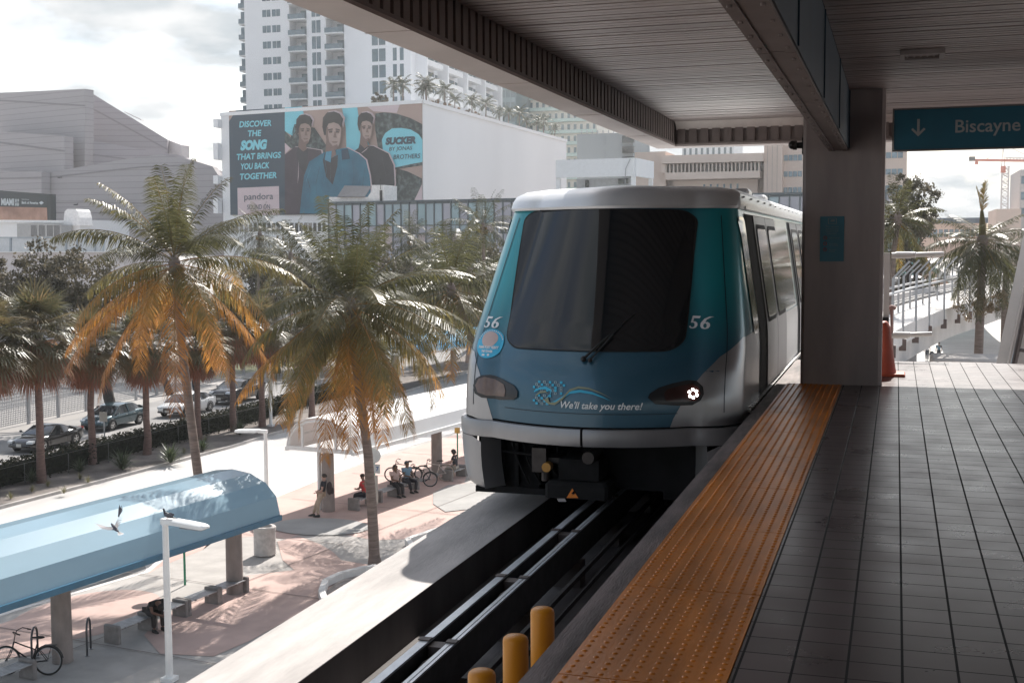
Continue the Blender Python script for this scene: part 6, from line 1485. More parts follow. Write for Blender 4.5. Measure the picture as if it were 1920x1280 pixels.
# ================================================================ BICYCLES
def bike(label, base, rz, lean, fc, wr=.335, cruiser=False, whitewall=False):
    o = thing('bicycle', label, 'bicycle', (0, 0, 0), 0, 'bicycles locked by the shelters'); fm_ = M('bike frame '+label[:12], fc, .35, .4, var=.1)
    wx = (-.52, .55)
    for i, x in enumerate(wx):
        b = MB(); b.tube([(x+wr*math.cos(q), 0, wr+wr*math.sin(q)) for q in np.linspace(0, 6.2832, 33)[:-1]], .024, 7, closed=True)
        w_ = b.build('wheel', M('pale tyre', (.42, .33, .27), .8) if whitewall and i == 0 else rubber, o, smooth=True)
        b = MB(); b.tube([(x+(wr-.03)*math.cos(q), 0, wr+(wr-.03)*math.sin(q)) for q in np.linspace(0, 6.2832, 33)[:-1]], .010, 5, closed=True)
        for k in range(16): q = k*.3927; b.tube([(x, .02*(-1)**k, wr), (x+(wr-.03)*math.cos(q), 0, wr+(wr-.03)*math.sin(q))], .0022, 3, cap=False)
        b.lathe([(.025, -.04), (.025, .04)], (x, 0, wr), 8, ax='y'); b.build('rim', grey_m, w_)
    bb_, st, hd, hd2 = Vector((-.1, 0, .30)), Vector((-.24, 0, .78)), Vector((.36, 0, .82)), Vector((.40, 0, .66))
    b = MB(); b.tube([bb_, st], .018, 8); b.tube([hd, hd2], .022, 8)
    if cruiser: b.tube([hd2, Vector((.15, 0, .50)), bb_], .020, 8); b.tube([hd, Vector((.1, 0, .72)), Vector((-.2, 0, .62))], .018, 8)
    else: b.tube([hd2, bb_], .020, 8); b.tube([hd, Vector((-.22, 0, .74))], .018, 8)
    for s in (-1, 1):
        b.tube([bb_+Vector((0, .02*s, 0)), (wx[0], .06*s, wr)], .011, 6); b.tube([(st.x+.02, .02*s, .70), (wx[0], .06*s, wr)], .010, 6); b.tube([(hd2.x+.01, .05*s, .64), (.46, .06*s, .5), (wx[1], .06*s, wr)], .013, 6)
    b.build('frame', fm_, o, smooth=True)
    b = MB(); up = .96 if not cruiser else 1.08
    b.tube([hd, (.33, 0, up-.08)], .013, 7)
    for s in (-1, 1): b.tube([(.33, 0, up-.08), (.34, .12*s, up), (.26, .27*s, up+.04), (.12 if cruiser else .22, .32*s, up)], .012, 7); b.tube([(.16 if cruiser else .25, .315*s, up+.0), (.06 if cruiser else .15, .33*s, up-.02)], .018, 7)
    b.build('handlebar', dark_m, o, smooth=True)
    b = MB(); b.tube([st, st+Vector((-.02, 0, .12))], .013, 6); b.ell(st+Vector((-.06, 0, .15)), (.13, .085, .035)); b.ell(st+Vector((.06, 0, .145)), (.09, .03, .025)); b.build('saddle', rubber, o, smooth=True)
    b = MB(); b.lathe([(.09, -.006), (.09, .006)], bb_+Vector((0, .04, 0)), 16, ax='y')
    for s in (-1, 1): e = bb_+Vector((.12*s, .07*s, -.11*s)); b.bar(bb_+Vector((0, .06*s, 0)), e, .02, .012); b.box(e.x-.045, e.x+.045, e.y-.04+.04*s, e.y+.04+.04*s, e.z-.01, e.z+.01)
    b.build('crank', grey_m, o)
    b = MB(); b.tube([(wx[0]+(wr+.04)*math.cos(R_(q)), 0, wr+(wr+.04)*math.sin(R_(q))) for q in range(20, 185, 15)], .014, 5); 
    if cruiser: b.box(-.72, -.42, -.06, .06, .73, .745); b.tube([(-.6, 0, .73), (-.52, .05, .36)], .008, 5)
    b.build('mudguard', fm_ if cruiser else dark_m, o)
    o.location = base; o.rotation_euler = (lean, 0, rz); return o
def gpt(x, y): q = onz(x, y, GP); return (q.x, q.y, GP+.01)
bike('black cruiser bicycle locked at the lower left by the concrete column', gpt(52, 1264), R_(196), R_(6), (.015, .02, .025), .35, True)
bike('dark bicycle with raised handlebar behind the seated men', gpt(757, 902), R_(196), R_(-4), (.10, .03, .03), .32)
bike('dark small wheeled bicycle parked right of the seated men', gpt(785, 912), R_(200), R_(5), (.06, .05, .055), .31)
bike('white bicycle with pale rear tyre beside the shelter column', gpt(815, 902), R_(200), R_(4), (.62, .55, .50), .36, False, True)
# ================================================================ PEOPLE
def skinmesh(name, chains, mats, parent, sub=2, extra=None, smooth=True):
    """chains: list of lists of (point, radius) sharing named joints through identical coordinates"""
    V, E, Rd = [], [], []
    idx = {}
    for ch in chains:
        pv = None
        for p, r in ch:
            key = tuple(round(c, 4) for c in p)
            if key not in idx: idx[key] = len(V); V.append(p); Rd.append(r if isinstance(r, tuple) else (r, r))
            i = idx[key]
            if pv is not None and (pv, i) not in E: E.append((pv, i))
            pv = i
    me = bpy.data.meshes.new(name); me.from_pydata([tuple(v) for v in V], E, [])
    o = bpy.data.objects.new(name, me); COL.objects.link(o); m = o.modifiers.new('s', 'SKIN'); m.use_smooth_shade = True
    for i, r in enumerate(Rd): me.skin_vertices[0].data[i].radius = r
    me.skin_vertices[0].data[0].use_root = True
    s = o.modifiers.new('u', 'SUBSURF'); s.levels = sub; s.render_levels = sub
    dg = bpy.context.evaluated_depsgraph_get(); m2 = bpy.data.meshes.new_from_object(o.evaluated_get(dg))
    bpy.data.objects.remove(o); 
    mb = MB(); mb.add([tuple(v.co) for v in m2.vertices], [tuple(p.vertices) for p in m2.polygons]); bpy.data.meshes.remove(m2)
    if extra: extra(mb)
    return mb.build(name, mats, parent, smooth='all' if smooth else False)
MT = {}
def cm(c, r=.8):
    k = tuple(c)
    if k not in MT: MT[k] = M('cloth %d' % len(MT), c, r, var=.15, sc=8, bump=.1)
    return MT[k]
def person(label, base, rz, J, shirt, legs, skinc, hairc, shoe=(.03, .03, .03), sleeve='short', hair_long=False, shorts=False, cap=None, hcoat=None):
    """J: joints dict, local, x forward, z up"""
    o = thing('person', label, 'person', (0, 0, 0)); V = Vector
    for k in J: J[k] = V(J[k])
    sk = M('skin '+label[:10], skinc, .55, var=.08); J['sp'] = J['pel'].lerp(J['chest'], .5)
    hd = J['head']; nk = J['neck']; up = (hd-nk).normalized(); fw = J.get('face', V((1, 0, 0))).normalized(); fw = (fw-up*fw.dot(up)).normalized(); sd = up.cross(fw)
    ch = [[(J['pel'], (.13, .10)), (J['sp'], (.125, .10)), (J['chest'], (.15, .11)), (nk, .058), (nk.lerp(hd, .45)+fw*.01, .066), (hd, (.088, .092)), (hd+up*.09-fw*.005, .06)]]
    for s in ('L', 'R'):
        ch.append([(J['chest'], (.15, .11)), (J['sh'+s], .062), (J['el'+s], .042), (J['wr'+s], .030), (J['wr'+s]+(J['wr'+s]-J['el'+s]).normalized()*.07, (.040, .022))])
        ch.append([(J['pel'], (.13, .10)), (J['hip'+s], .095), (J['kn'+s], .062), (J['an'+s], .042)])
    def ex(mb):
        mb.ell(hd+fw*.098-up*.012, (.016, .014, .022), 0, 8, 5)
        for s in (-1, 1): mb.ell(hd+sd*.088*s-up*.01, (.016, .014, .03), 0, 8, 5)
        mb.ell(hd+fw*.082-up*.055, (.02, .028, .010), 0, 8, 4)
        for s in ('L', 'R'):
            d = (J['wr'+s]-J['el'+s]).normalized(); b = J['wr'+s]+d*.09; q = d.cross(V((0, 0, 1)))
            q = q.normalized() if q.length > .1 else V((0, 1, 0)); q2 = d.cross(q)
            for k, l in enumerate((.062, .074, .068, .054)): c = b+q*(-.03+.02*k); mb.tube([c-d*.02, c+d*l*.55-q2*.004, c+d*l*.85-q2*.02, c+d*l*.9-q2*.035], [.0095, .009, .008, .006], 6)
            mb.tube([J['wr'+s]+d*.035+q*.028, J['wr'+s]+d*.065+q*.055, J['wr'+s]+d*.10+q*.06], [.012, .011, .008], 6)
    body = skinmesh('body', ch, sk, o, 2, ex)
    el = .55 if sleeve == 'short' else .93
    ch = [[(J['pel']+V((0, 0, .0)), (.155, .13)), (J['sp'], (.15, .125)), (J['chest'], (.172, .135)), (nk-up*.01, (.078, .078))]]
    for s in ('L', 'R'):
        e1 = J['sh'+s].lerp(J['el'+s], el) if sleeve == 'short' else J['el'+s]
        c = [(J['chest'], (.172, .135)), (J['sh'+s], .085), (e1, .066 if sleeve == 'short' else .058)]
        if sleeve != 'short': c.append((J['el'+s].lerp(J['wr'+s], .9), .044))
        ch.append(c)
    skinmesh('shirt', ch, cm(shirt), o)
    ch = []
    for s in ('L', 'R'):
        c = [(J['pel']-V((0, 0, .03)), (.15, .125)), (J['hip'+s], .115), (J['kn'+s], .082)]
        c = c if shorts else c+[(J['kn'+s].lerp(J['an'+s], .93), .062)]
        ch.append(c)
    skinmesh('trousers', ch, cm(legs), o)
    for s in ('L', 'R'):
        a = J['an'+s]; t = J.get('toe'+s, a+V((.17, 0, -.05))); t = V(t); d = (t-a); d.z = 0; d.normalize(); q = V((-d.y, d.x, 0)); mb = MB(); v = []
        zf = a.z-.075
        for u, w, h in ((-.075, .032, .08), (-.03, .042, .10), (.06, .044, .08), (.13, .05, .055), (.18, .04, .04), (.205, .018, .025)):
            c = V((a.x, a.y, zf))+d*u+V((0, 0, (t.z-(a.z-.05))*max(0, u)/.2)); v += [c-q*w, c+q*w, c+q*w*.9+V((0, 0, h*.7)), c+q*w*.4+V((0, 0, h)), c-q*w*.4+V((0, 0, h)), c-q*w*.9+V((0, 0, h*.7))]
        mb.add(v, [(r*6+k, r*6+(k+1) % 6, (r+1)*6+(k+1) % 6, (r+1)*6+k) for r in range(5) for k in range(6)]+[tuple(range(5, -1, -1)), tuple(range(30, 36))]); mb.build('shoe', cm(shoe), o, smooth=60, fix=True)
    mb = MB(); v = []; n = 14; c = hd+up*.035-fw*.012
    R3 = (.112, .101, .098)
    for i in range(6):
        a = R_(90-i*(24 if not hair_long else 30))
        for k in range(n):
            q = 2*math.pi*k/n; fr = math.cos(q); zz = math.sin(a); rr = math.cos(a)
            if fr > .35 and zz < .35: zz = .35; rr = .93
            rr = max(rr, .02) if a > 0 else (1.0 if not hair_long else 1.08)
            v.append(c+fw*R3[0]*rr*fr+sd*R3[1]*rr*math.sin(q)+up*R3[2]*zz*(1.0 if not hair_long or zz > 0 else 1.7))
    mb.add(v, [(i*n+k, i*n+(k+1) % n, (i+1)*n+(k+1) % n, (i+1)*n+k) for i in range(5) for k in range(n)]+[tuple(range(n))]); 
    mb.build('hair' if not cap else 'cap', cm(cap or hairc), o, smooth='all', fix=True)
    o.location = base; o.rotation_euler.z = rz; return o
def sit(lean=.1, head=.0, hands='lap', dy=0.0, knee=.0):
    P = dict(pel=(0, 0, .53), chest=(lean*.9, 0, .92), neck=(lean*1.15, 0, 1.08), head=(lean*1.35+head, 0, 1.24), face=(1, 0, -head*3))
    for s, k in (('L', 1), ('R', -1)):
        P['sh'+s] = (lean, .19*k, 1.02); P['el'+s] = (lean+.10, .24*k, .76); P['wr'+s] = (lean+.32, .10*k, .72); P['hip'+s] = (.03, .09*k, .51); P['kn'+s] = (.44, .12*k+knee*k, .49); P['an'+s] = (.46, .12*k, .085)
    return P
bp_f = onz(590, 968, GP)
J = dict(pel=(0, 0, .93), chest=(-.10, 0, 1.28), neck=(-.13, 0, 1.44), head=(-.12, 0, 1.61), face=(1, -.1, -.08), shL=(-.10, .2, 1.39), elL=(-.10, .27, 1.12), wrL=(.12, .20, 1.02), shR=(-.10, -.2, 1.39), elR=(-.10, -.27, 1.12), wrR=(.13, -.16, 1.03), hipL=(0, .09, .9), knL=(.12, .11, .50), anL=(.12, .11, .085), hipR=(0, -.09, .9), knR=(.22, -.08, .50), anR=(.36, -.07, .085))
mp = onz(604, 968, GP); ML = person('man in black shirt, khaki trousers and sunglasses leaning against the thick concrete post', (mp.x-.02, mp.y, GP), R_(193), J, (.02, .022, .03), (.48, .37, .28), (.45, .28, .22), (.04, .03, .025))
g = MB(); 
hdw = Matrix.Rotation(R_(193), 4, 'Z')
g.box(-.035, -.018, -.075, .075, 1.605, 1.645); g.build('sunglasses', dark_m, ML)
bkp = thing('backpack', 'dark backpack between the leaning man and the post', 'backpack', (0, 0, 0)); mb = MB(); mb.ell((-.34, 0, 1.15), (.12, .17, .27), 0, 14, 9); mb.build('bag', cm((.05, .035, .035)), bkp, smooth=True)
mb = MB(); mb.ell((-.45, 0, 1.05), (.06, .13, .14), 0, 12, 7); mb.build('pocket', cm((.04, .03, .03)), bkp, smooth=True)
bkp.location = ML.location; bkp.rotation_euler.z = R_(193)
def seat_at(k, p0, side): q = Vector(row(p0, k)); return q
q = Vector(row(r1, -.35)); person('person in bright red top sitting on a bench looking at a phone', (q.x+.05, q.y, GP), R_(172), sit(.06, .05), (.50, .045, .05), (.03, .03, .04), (.20, .12, .09), (.035, .025, .02))
q = Vector(row(r1, 2.05)); person('person in pale pink top and dark trousers sitting beside the striped shirt', (q.x-.02, q.y, GP), R_(-32), sit(.05, .0), (.48, .36, .34), (.02, .02, .025), (.16, .09, .06), (.03, .025, .02), hair_long=True)
q = Vector(row(r1, 2.95)); person('heavy man in blue checked shirt and cap sitting behind the bench end', (q.x, q.y+.1, GP), R_(-28), sit(.02, .0, knee=.08), (.15, .26, .36), (.02, .02, .03), (.15, .09, .06), (.03, .025, .02), cap=(.06, .09, .12))
q = Vector(row(r2, -.5)); person('woman in black dress with auburn hair reading a phone, right of the bicycles', (q.x+.05, q.y, GP), R_(178), sit(.03, .06), (.022, .022, .03), (.40, .36, .32), (.50, .32, .26), (.04, .03, .03), hair_long=True) and None
S_ = dict(pel=(0, 0, .53), chest=(.34, 0, .80), neck=(.47, 0, .83), head=(.60, 0, .74), face=(.35, 0, -1))
for s, k in (('L', 1), ('R', -1)):
    S_['sh'+s] = (.40, .19*k, .83); S_['el'+s] = (.50, .22*k, .60); S_['wr'+s] = (.66, .06*k, .52); S_['hip'+s] = (.03, .09*k, .51); S_['kn'+s] = (.44, .14*k, .49); S_['an'+s] = (.46, .14*k, .085)
q = Vector(row(r0, 1.5)); person('man in black T-shirt slumped forward on the bench beside the lamp post', (q.x, q.y, GP), R_(-25), S_, (.014, .014, .016), (.03, .026, .026), (.20, .10, .07), (.025, .02, .02))
def walk(sw=.12): 
    return dict(pel=(0, 0, .93), chest=(.02, 0, 1.30), neck=(.03, 0, 1.46), head=(.05, 0, 1.63), shL=(.02, .19, 1.40), elL=(-.02-sw*.4, .25, 1.14), wrL=(.10, .26, .92), shR=(.02, -.19, 1.40), elR=(.04+sw*.3, -.25, 1.14), wrR=(.18, -.24, .95), hipL=(0, .09, .9), knL=(.06+sw, .09, .50), anL=(.02+sw*1.4, .09, .09), hipR=(0, -.09, .9), knR=(.02-sw*.4, -.09, .5), anR=(-.12-sw, -.09, .11))
q = onz(365, 738, G); person('distant pedestrian in dark teal clothes behind the lattice fence', (q.x, q.y, G+.01), R_(-80), walk(.05), (.03, .10, .13), (.025, .035, .05), (.2, .12, .09), (.03, .03, .03))
q = onz(1738, 676, G+.02); person('distant pedestrian in white vest carrying a dark bag beyond the platform end', (q.x, q.y, q.z), R_(-95), walk(.08), (.5, .5, .52), (.03, .035, .05), (.16, .1, .07), (.03, .03, .03)); hq = Vector(q)
q = onz(1760, 676, G+.02); person('distant pedestrian in blue grey shirt beside the concrete pier', (q.x, q.y, q.z), R_(90), walk(.1), (.13, .20, .25), (.02, .022, .03), (.16, .1, .07), (.03, .03, .03))
mb = MB(); mb.ell(hq+Vector((.42, 0, .55)), (.24, .18, .36), 0, 12, 7); mb.build('carry_bag', cm((.03, .035, .05)), label='dark bag carried by the pedestrian in the white vest', cat='bag', base=tuple(hq+Vector((.42, 0, .2))), smooth=True)
# ================================================================ PIGEONS
def pig_mat(n, c): return M('pigeon '+n, c, .6, var=.25, sc=30)
pg1, pg2, pg3 = pig_mat('grey', (.10, .10, .12)), pig_mat('dark', (.03, .035, .045)), pig_mat('white', (.62, .60, .60))
pp = Vector((perch.x-.20, perch.y, perch.z+.03)); pg = thing('pigeon', 'dark pigeon perched on the arm of the nearest lamp post', 'pigeon', pp)
ch = [[(pp+Vector((.0, 0, .11)), (.055, .06)), (pp+Vector((-.06, 0, .16)), (.05, .045)), (pp+Vector((-.09, 0, .22)), .026), (pp+Vector((-.10, 0, .265)), .028), (pp+Vector((-.125, 0, .27)), .016)], [(pp+Vector((.0, 0, .11)), (.055, .06)), (pp+Vector((.09, 0, .085)), (.038, .035)), (pp+Vector((.19, 0, .06)), (.028, .012)), (pp+Vector((.25, 0, .05)), (.024, .006))]]
def rel(o, ch): off = wloc(o); return [[(p-off, r) for p, r in c] for c in ch]
sm_ = MB()
def skin_at(name, ch, mat, parent, sub=2):
    ob_ = skinmesh(name, rel(parent, ch), mat, None, sub); ob_.parent = parent; return ob_
skin_at('body', ch, pg2, pg)
mb = MB()
for s in (-1, 1): mb.ell(pp+Vector((.05, .045*s, .125)), (.12, .018, .045), 0, 12, 7); 
mb.build('wing', pg1, pg, smooth=True)
mb = MB()
for s in (-1, 1): mb.tube([pp+Vector((0, .02*s, .07)), pp+Vector((-.005, .02*s, .0))], .006, 5); mb.tube([pp+Vector((-.04, .02*s, .003)), pp+Vector((.01, .02*s, .003))], .005, 5)
mb.tube([pp+Vector((-.135, 0, .27)), pp+Vector((-.165, 0, .262))], [.007, .001], 5); mb.build('legs_and_beak', M('pigeon leg', (.35, .14, .12), .6), pg)
fp_ = ony(216, 990, 24.5); fg_ = thing('pigeon', 'grey and white pigeon flying with raised wings in front of the blue shelter', 'pigeon', fp_)
D = Vector((-.75, .3, .38)).normalized(); Uq = Vector((.3, -.2, .9)); Sd = D.cross(Uq).normalized(); Uq = Sd.cross(D)
P = lambda a, b, c: fp_+D*a+Sd*b+Uq*c
skin_at('body', [[(P(0, 0, 0), (.05, .05)), (P(.09, 0, .01), (.042, .042)), (P(.15, 0, .02), .028), (P(.19, 0, .02), .022)], [(P(0, 0, 0), (.05, .05)), (P(-.10, 0, 0), (.035, .03)), (P(-.15, 0, 0), .018)]], pg1, fg_)
def wing(s, name, el):
    mb = MB(); 
    for k in range(16):
        t = k/15; rt = P(.06-.02*t, s*(.04+.20*min(1, t*1.6))*math.cos(el), (.04+.26*min(1, t*1.6))*math.sin(el)); ang = R_(-100+150*t**1.3)
        d = (D*math.sin(ang)*.9+(Sd*s*math.cos(el)+Uq*math.sin(el))*max(.05, math.cos(ang))-D*.35).normalized(); l = .13+.17*t; q = d.cross(Uq).normalized()*.017
        mb.add([rt-q, rt+q, rt+d*l*.7+q*1.1, rt+d*l, rt+d*l*.7-q*1.1], [(0, 1, 2, 3, 4)], 0)
    mb.build('wing', pg1, fg_)
wing(1, 'w', R_(74)); wing(-1, 'w', R_(18))
mb = MB()
for k in range(7): a = R_(-24+8*k); d = (-D*math.cos(a)+Sd*math.sin(a)); q = d.cross(Uq).normalized()*.018; b = P(-.12, 0, 0); mb.add([b-q*.4, b+q*.4, b+d*.15+q, b+d*.17, b+d*.15-q], [(0, 1, 2, 3, 4)], 0)
mb.build('tail', pg3, fg_)
# ================================================================ RIGHT SIDE: CURVED GUIDEWAY, STAIR, CRANE, FAR BUILDINGS
def spline(P, n=10):
    o = []; Q = [P[0]*2-P[1]]+P+[P[-1]*2-P[-2]]
    for i in range(1, len(Q)-2):
        for k in range(n):
            t = k/n; a, b, c, d = Q[i-1], Q[i], Q[i+1], Q[i+2]; o.append(.5*((2*b)+(c-a)*t+(2*a-5*b+4*c-d)*t*t+(3*b-a-3*c+d)*t**3))
    o.append(P[-1]); return o
zc_ = -1.3
cg = thing('elevated_guideway', 'curving pale concrete elevated guideway with double tracks behind the royal palm', 'guideway', onz(1800, 560, zc_))
def edges(F_, N_, n=8): return spline([onz(x, y, zc_) for x, y in F_], n), spline([onz(x, y, zc_) for x, y in N_], n)
def deck(F_, N_, fr, fascia):
    mb = MB(); k = len(F_)
    def strip3(a, b, mbx):
        q = list(a)+list(b); mbx.add(q, [(i, i+1, k+i+1, k+i) for i in range(k-1)])
    dn = lambda P, z: [p+Vector((0, 0, z)) for p in P]
    def box3(A_, B_, z0, z1, mbx):
        q = dn(A_, z0)+dn(B_, z0)+dn(B_, z1)+dn(A_, z1)
        mbx.add(q, [(j*k+i, j*k+i+1, ((j+1) % 4)*k+i+1, ((j+1) % 4)*k+i) for j in range(4) for i in range(k-1)]+[(0, k, 2*k, 3*k), (k-1, 4*k-1, 3*k-1, 2*k-1)])
    mid = lambda t: [a.lerp(b, t) for a, b in zip(F_, N_)]
    box3(F_, N_, -fascia, 0, mb); box3(mid(.12), mid(.80), -fascia-1.1, -fascia-.005, mb); mb.build('deck', conc_l, cg, fix=True)
    ms = MB()
    for t in fr:
        for dt in (0, .035, .10, .135): box3(mid(t+dt), mid(t+dt+.018), .004, .13, ms)
    ms.build('track', M('track dark', (.10, .10, .105), .5, .4) if 'track dark' not in bpy.data.materials else bpy.data.materials['track dark'], cg, fix=True)
    mw = MB(); box3(F_, mid(.05), .003, .30, mw); mw.build('parapet', conc_l, cg, fix=True)
Fn, Nn = edges([(1600, 588), (1668, 566), (1720, 552), (1780, 540), (1840, 530), (1900, 518), (1990, 500)], [(1600, 660), (1675, 622), (1720, 600), (1780, 577), (1840, 562), (1900, 548), (1990, 530)])
deck(Fn, Nn, (.16,), .62)
Ff, Nf = edges([(1735, 461), (1760, 464), (1790, 478), (1835, 495), (1900, 505), (1990, 500)], [(1720, 464.5), (1731, 482), (1755, 502), (1792, 519), (1835, 531), (1900, 530)][:6])
deck(Ff, Nf, (.25, .68), .7)
def rail(t, hh, px_posts, bend, box_):
    P = [a.lerp(b, t) for a, b in zip(Fn, Nn)]; mb = MB(); mb.tube([p+Vector((0, 0, hh*.72)) for p in P], .05, 7); mb.build('rail', M('rail grey', (.48, .48, .49), .5) if 'rail grey' not in bpy.data.materials else bpy.data.materials['rail grey'], cg)
    for x in px_posts:
        p = min(P, key=lambda q: abs(proj(q)[0]-x)); i = P.index(p)
        j = i+1 if proj(p)[0] < x else i-1; j = max(0, min(len(P)-1, j)); a, b = proj(P[i])[0], proj(P[j])[0]; q = P[i].lerp(P[j], (x-a)/(b-a) if abs(b-a) > .1 else 0)
        mb = MB(); mb.bar(q+Vector((0, 0, -.5)), q+Vector((0, 0, hh)), .085, .085); mb.bar(q+Vector((0, 0, hh)), q+Vector(bend)+Vector((0, 0, hh)), .06, .06); mb.build('rail_post', M('rail post', (.36, .36, .37), .5) if 'rail post' not in bpy.data.materials else bpy.data.materials['rail post'], cg)
        if box_: MB().obox(q+Vector((0, 0, -.62)), (.12, 0, 0), (0, .10, 0), (0, 0, .2)).build('post_bracket', M('bracket dark', (.14, .10, .09), .6) if 'bracket dark' not in bpy.data.materials else bpy.data.materials['bracket dark'], cg)
rail(1.0, 1.75, (1673, 1693, 1717, 1742, 1770, 1796, 1818, 1857, 1873), (.5, .0, .55), True)
rail(.52, 1.5, (1684, 1706, 1730, 1757, 1785, 1809, 1838), (.45, 0, .45), False)
# piers
for i, (x, yb, w, lb) in enumerate(((1792, 700, 1.25, 'round concrete guideway pier nearest the pedestrians'), (1852, 700, 1.1, 'round concrete guideway pier behind the royal palm trunk'), (1660, 660, 1.0, 'concrete guideway pier mostly behind the column'))):
    b = onz(x, 640, -3.0); d = ony(x, 640, 49 if i == 0 else (53 if i == 1 else 40)); pr = thing('guideway_pier', lb, 'pier', (d.x, d.y, G)); 
    MB().lathe([(w, G), (w, -3.75), (w*.99, -3.7)], (d.x, d.y, 0), 26).build('shaft', conc, pr, smooth=True)
    MB().bbox(d.x-2.2, d.x+2.6, d.y-1.3, d.y+1.3, -3.69, -3.03, .1).build('cap', conc, pr)
# stair stringer at the right edge
st_o = thing('stair_stringer', 'steep white concrete stair edge leaning up at the right border of the photo', 'stairs', ony(1905, 600, 22))
f7 = plane(ony(1905, 600, 24), (-.2, -1, 0)); mb = MB()
mb.extr([f7(x, y) for x, y in ((1866, 690), (1945, 320), (1965, 320), (1886, 690))][::-1], -f7.n*.5); mb.build('stringer', conc_l, st_o, fix=True)
mb = MB(); mb.extr([f7(x, y, -.3) for x, y in ((1886, 690), (1960, 340), (2060, 340), (2060, 690))][::-1], -f7.n*.4); mb.build('side_wall', M('stair wall', (.50, .47, .46), .8), st_o, fix=True)
mb = MB(); mb.extr([f7(x, y, .02) for x, y in ((1893, 690), (1903, 650), (1925, 560), (1930, 560), (1912, 650), (1903, 690))][::-1], f7.n*.05); mb.build('blue_edge', M('pale blue edge', (.50, .60, .68), .5), st_o, fix=True)
mb = MB(); mb.tube([f7(1900, 690, .25), f7(1925, 570, .25), f7(1945, 480, .25)], .05, 8); mb.tube([f7(1905, 655, .25), f7(1925, 658, .25)], .035, 6); mb.build('handrail', M('handrail dark', (.10, .085, .085), .4, .4), st_o)
# street below right: crossing
sr = M('street bright', (.56, .54, .52), .85, var=.1, sc=.3)
strip('cross_street', [tuple(onz(x, y, G)[:2]) for x, y in ((1400, 700), (1700, 560), (2100, 560), (2300, 760))], G+.006, sr)
mb = MB(); mk = M('road marking', (.80, .80, .79), .7)
a = onz(1712, 650, G+.012); b = onz(1722, 690, G+.012); mb.bar(a, b, .5, .004)
for k in range(7): a = onz(1735+0*k, 648+k*5.5, G+.012); b = onz(1775+k*2, 648+k*5.5, G+.012); mb.bar(a, b, .35, .004)
mb.build('crosswalk_marking', mk, kind='structure')
# far low buildings and crane on the right
def blk(name, label, px0, px1, py0, Y, wallm, d=20, cat='building', wins=None, roof=None):
    p, q = ony(px0, py0, Y), ony(px1, py0, Y); o = thing(name, label, cat, ((p.x+q.x)/2, Y, G)); MB().box(p.x, q.x, Y, Y+d, G, p.z).build('wall', wallm, o)
    if wins:
        mb = MB(); 
        for (y0, y1, n) in wins:
            z0, z1 = ony(px0, y1, Y).z, ony(px0, y0, Y).z; w = (q.x-p.x)/n
            for k in range(n): mb.box(p.x+w*(k+.12), p.x+w*(k+.88), Y-.05, Y+.05, z0, z1)
        mb.parts('window', bwn, o)
    if roof: MB().box(p.x-.3, q.x+.3, Y-.3, Y+d+.3, p.z+.005, p.z+roof[0]).build('roof', roof[1], o)
    return o
blk('low_office', 'long low beige building with dark blue roof band at the end of the guideway', 1690, 1850, 420, 260, be, wins=[(431, 445, 16)], roof=(1.1, M('navy roof', (.05, .09, .14), .5)))
blk('teal_building', 'turquoise building front beside the broadleaf tree', 1690, 1724, 425, 150, M('turquoise wall', (.22, .50, .46), .8), wins=[(470, 500, 3)])
blk('station_hut', 'grey low hut under the broadleaf tree left of the guideway', 1660, 1722, 528, 90, M('hut grey', (.28, .27, .27), .8), 8, wins=[(535, 545, 5)], roof=(.25, M('hut roof', (.5, .48, .47), .8)))
blk('far_block', 'pale tall building clipped by the right edge below the sign', 1913, 1990, 318, 240, M('far pale', (.5, .47, .46), .8), wins=[(330, 345, 4), (360, 375, 4), (390, 405, 4)])
blk('far_house', 'low beige gabled building behind the royal palm at right', 1868, 1915, 392, 236, be)
YC = 420; cr_o = thing('tower_crane', 'distant red and white tower crane against the sky under the sign', 'crane', tuple(ony(1881, 470, YC)))
red = M('crane red', (.55, .12, .06), .6); cw = M('crane white', (.62, .55, .53), .6); k_ = lambda x, y: ony(x, y, YC)
mb = MB(); b0, b1 = k_(1881, 480), k_(1881, 312); w = 1.0
n = 24
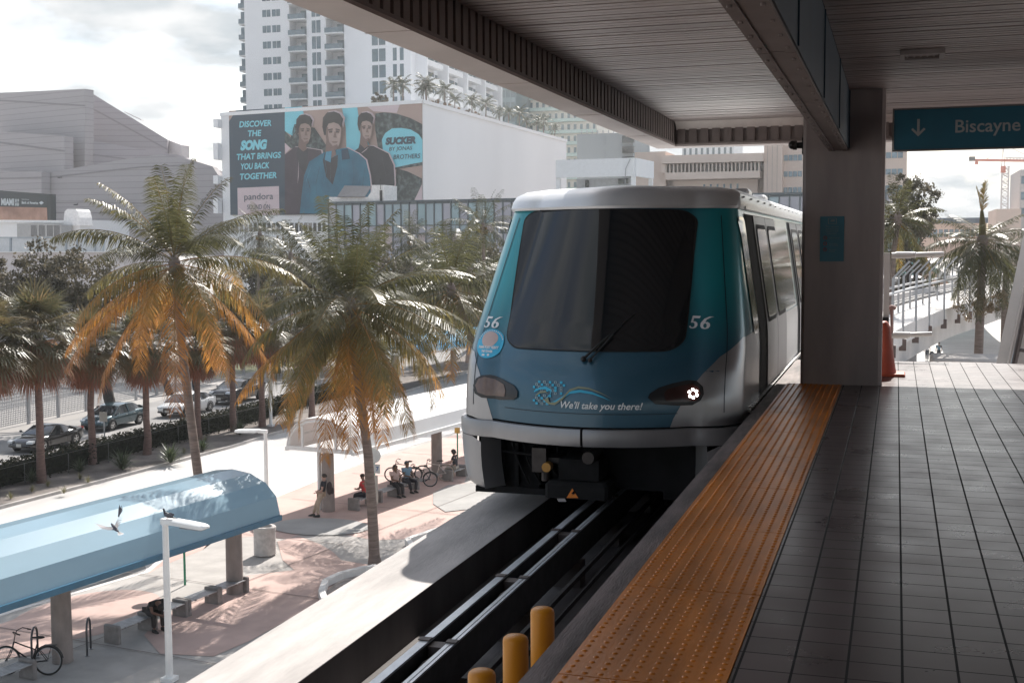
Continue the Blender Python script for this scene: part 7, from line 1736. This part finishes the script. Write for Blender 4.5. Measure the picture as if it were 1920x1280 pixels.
for i in range(n):
    z0, z1 = b0.z+(b1.z-b0.z)*i/n, b0.z+(b1.z-b0.z)*(i+1)/n; c = [Vector((b0.x+sx*w, YC+sy*w, 0)) for sx, sy in ((-1, -1), (1, -1), (1, 1), (-1, 1))]
    for j in range(4):
        a, b = c[j], c[(j+1) % 4]; mb.bar(a+Vector((0, 0, z0)), a+Vector((0, 0, z1)), .32, .32); mb.bar(a+Vector((0, 0, z0)), b+Vector((0, 0, z1 if i % 2 else z0)), .16, .16); mb.bar(a+Vector((0, 0, z1)), b+Vector((0, 0, z0)), .14, .14)
mb.build('mast', cw, cr_o)
mb = MB(); p0, p1 = k_(1822, 300), k_(2010, 303)
mb.bar(p0, p1, 1.2, .7); 
mb.build('jib', red, cr_o)
mb = MB(); q0, q1 = k_(1885, 296), k_(2010, 298); mb.bar(q0, q1, .3, .3)
for i in range(20): a = k_(1885+i*6.2, 303); b = k_(1888+i*6.2, 296.5); c = k_(1891+i*6.2, 303); mb.bar(a, b, .18, .18); mb.bar(b, c, .18, .18)
for a, b in (((1881, 270), (1850, 299)), ((1881, 270), (1935, 297)), ((1881, 270), (1878, 312)), ((1881, 270), (1884, 312))): mb.bar(k_(*a), k_(*b), .22, .22)
mb.build('lattice', cw, cr_o)
mb = MB(); p, q = k_(1817, 294), k_(1828, 302); mb.box(p.x, q.x, YC-1, YC+1, q.z, p.z); mb.build('machinery', dark_m, cr_o)
mb = MB(); p, q = k_(1828, 303), k_(1834, 308); mb.box(p.x, q.x, YC-1, YC+1, q.z, p.z); p, q = k_(1877, 312), k_(1885, 324); mb.box(p.x, q.x, YC-1.2, YC+1.2, q.z, p.z); mb.build('counterweight', red, cr_o)
# ================================================================ HAZE
hm = bpy.data.materials.new('haze air'); hm.use_nodes = True; t = hm.node_tree; t.nodes.clear()
pv = t.nodes.new('ShaderNodeVolumePrincipled'); pv.inputs['Color'].default_value = (.97, .985, 1.0, 1); pv.inputs['Density'].default_value = .00034; pv.inputs['Anisotropy'].default_value = .5
mo = t.nodes.new('ShaderNodeOutputMaterial'); t.links.new(pv.outputs[0], mo.inputs['Volume'])
MB().box(-700, 700, -60, 700, G-1.0, 95).build('haze', hm, kind='stuff')
print("done")
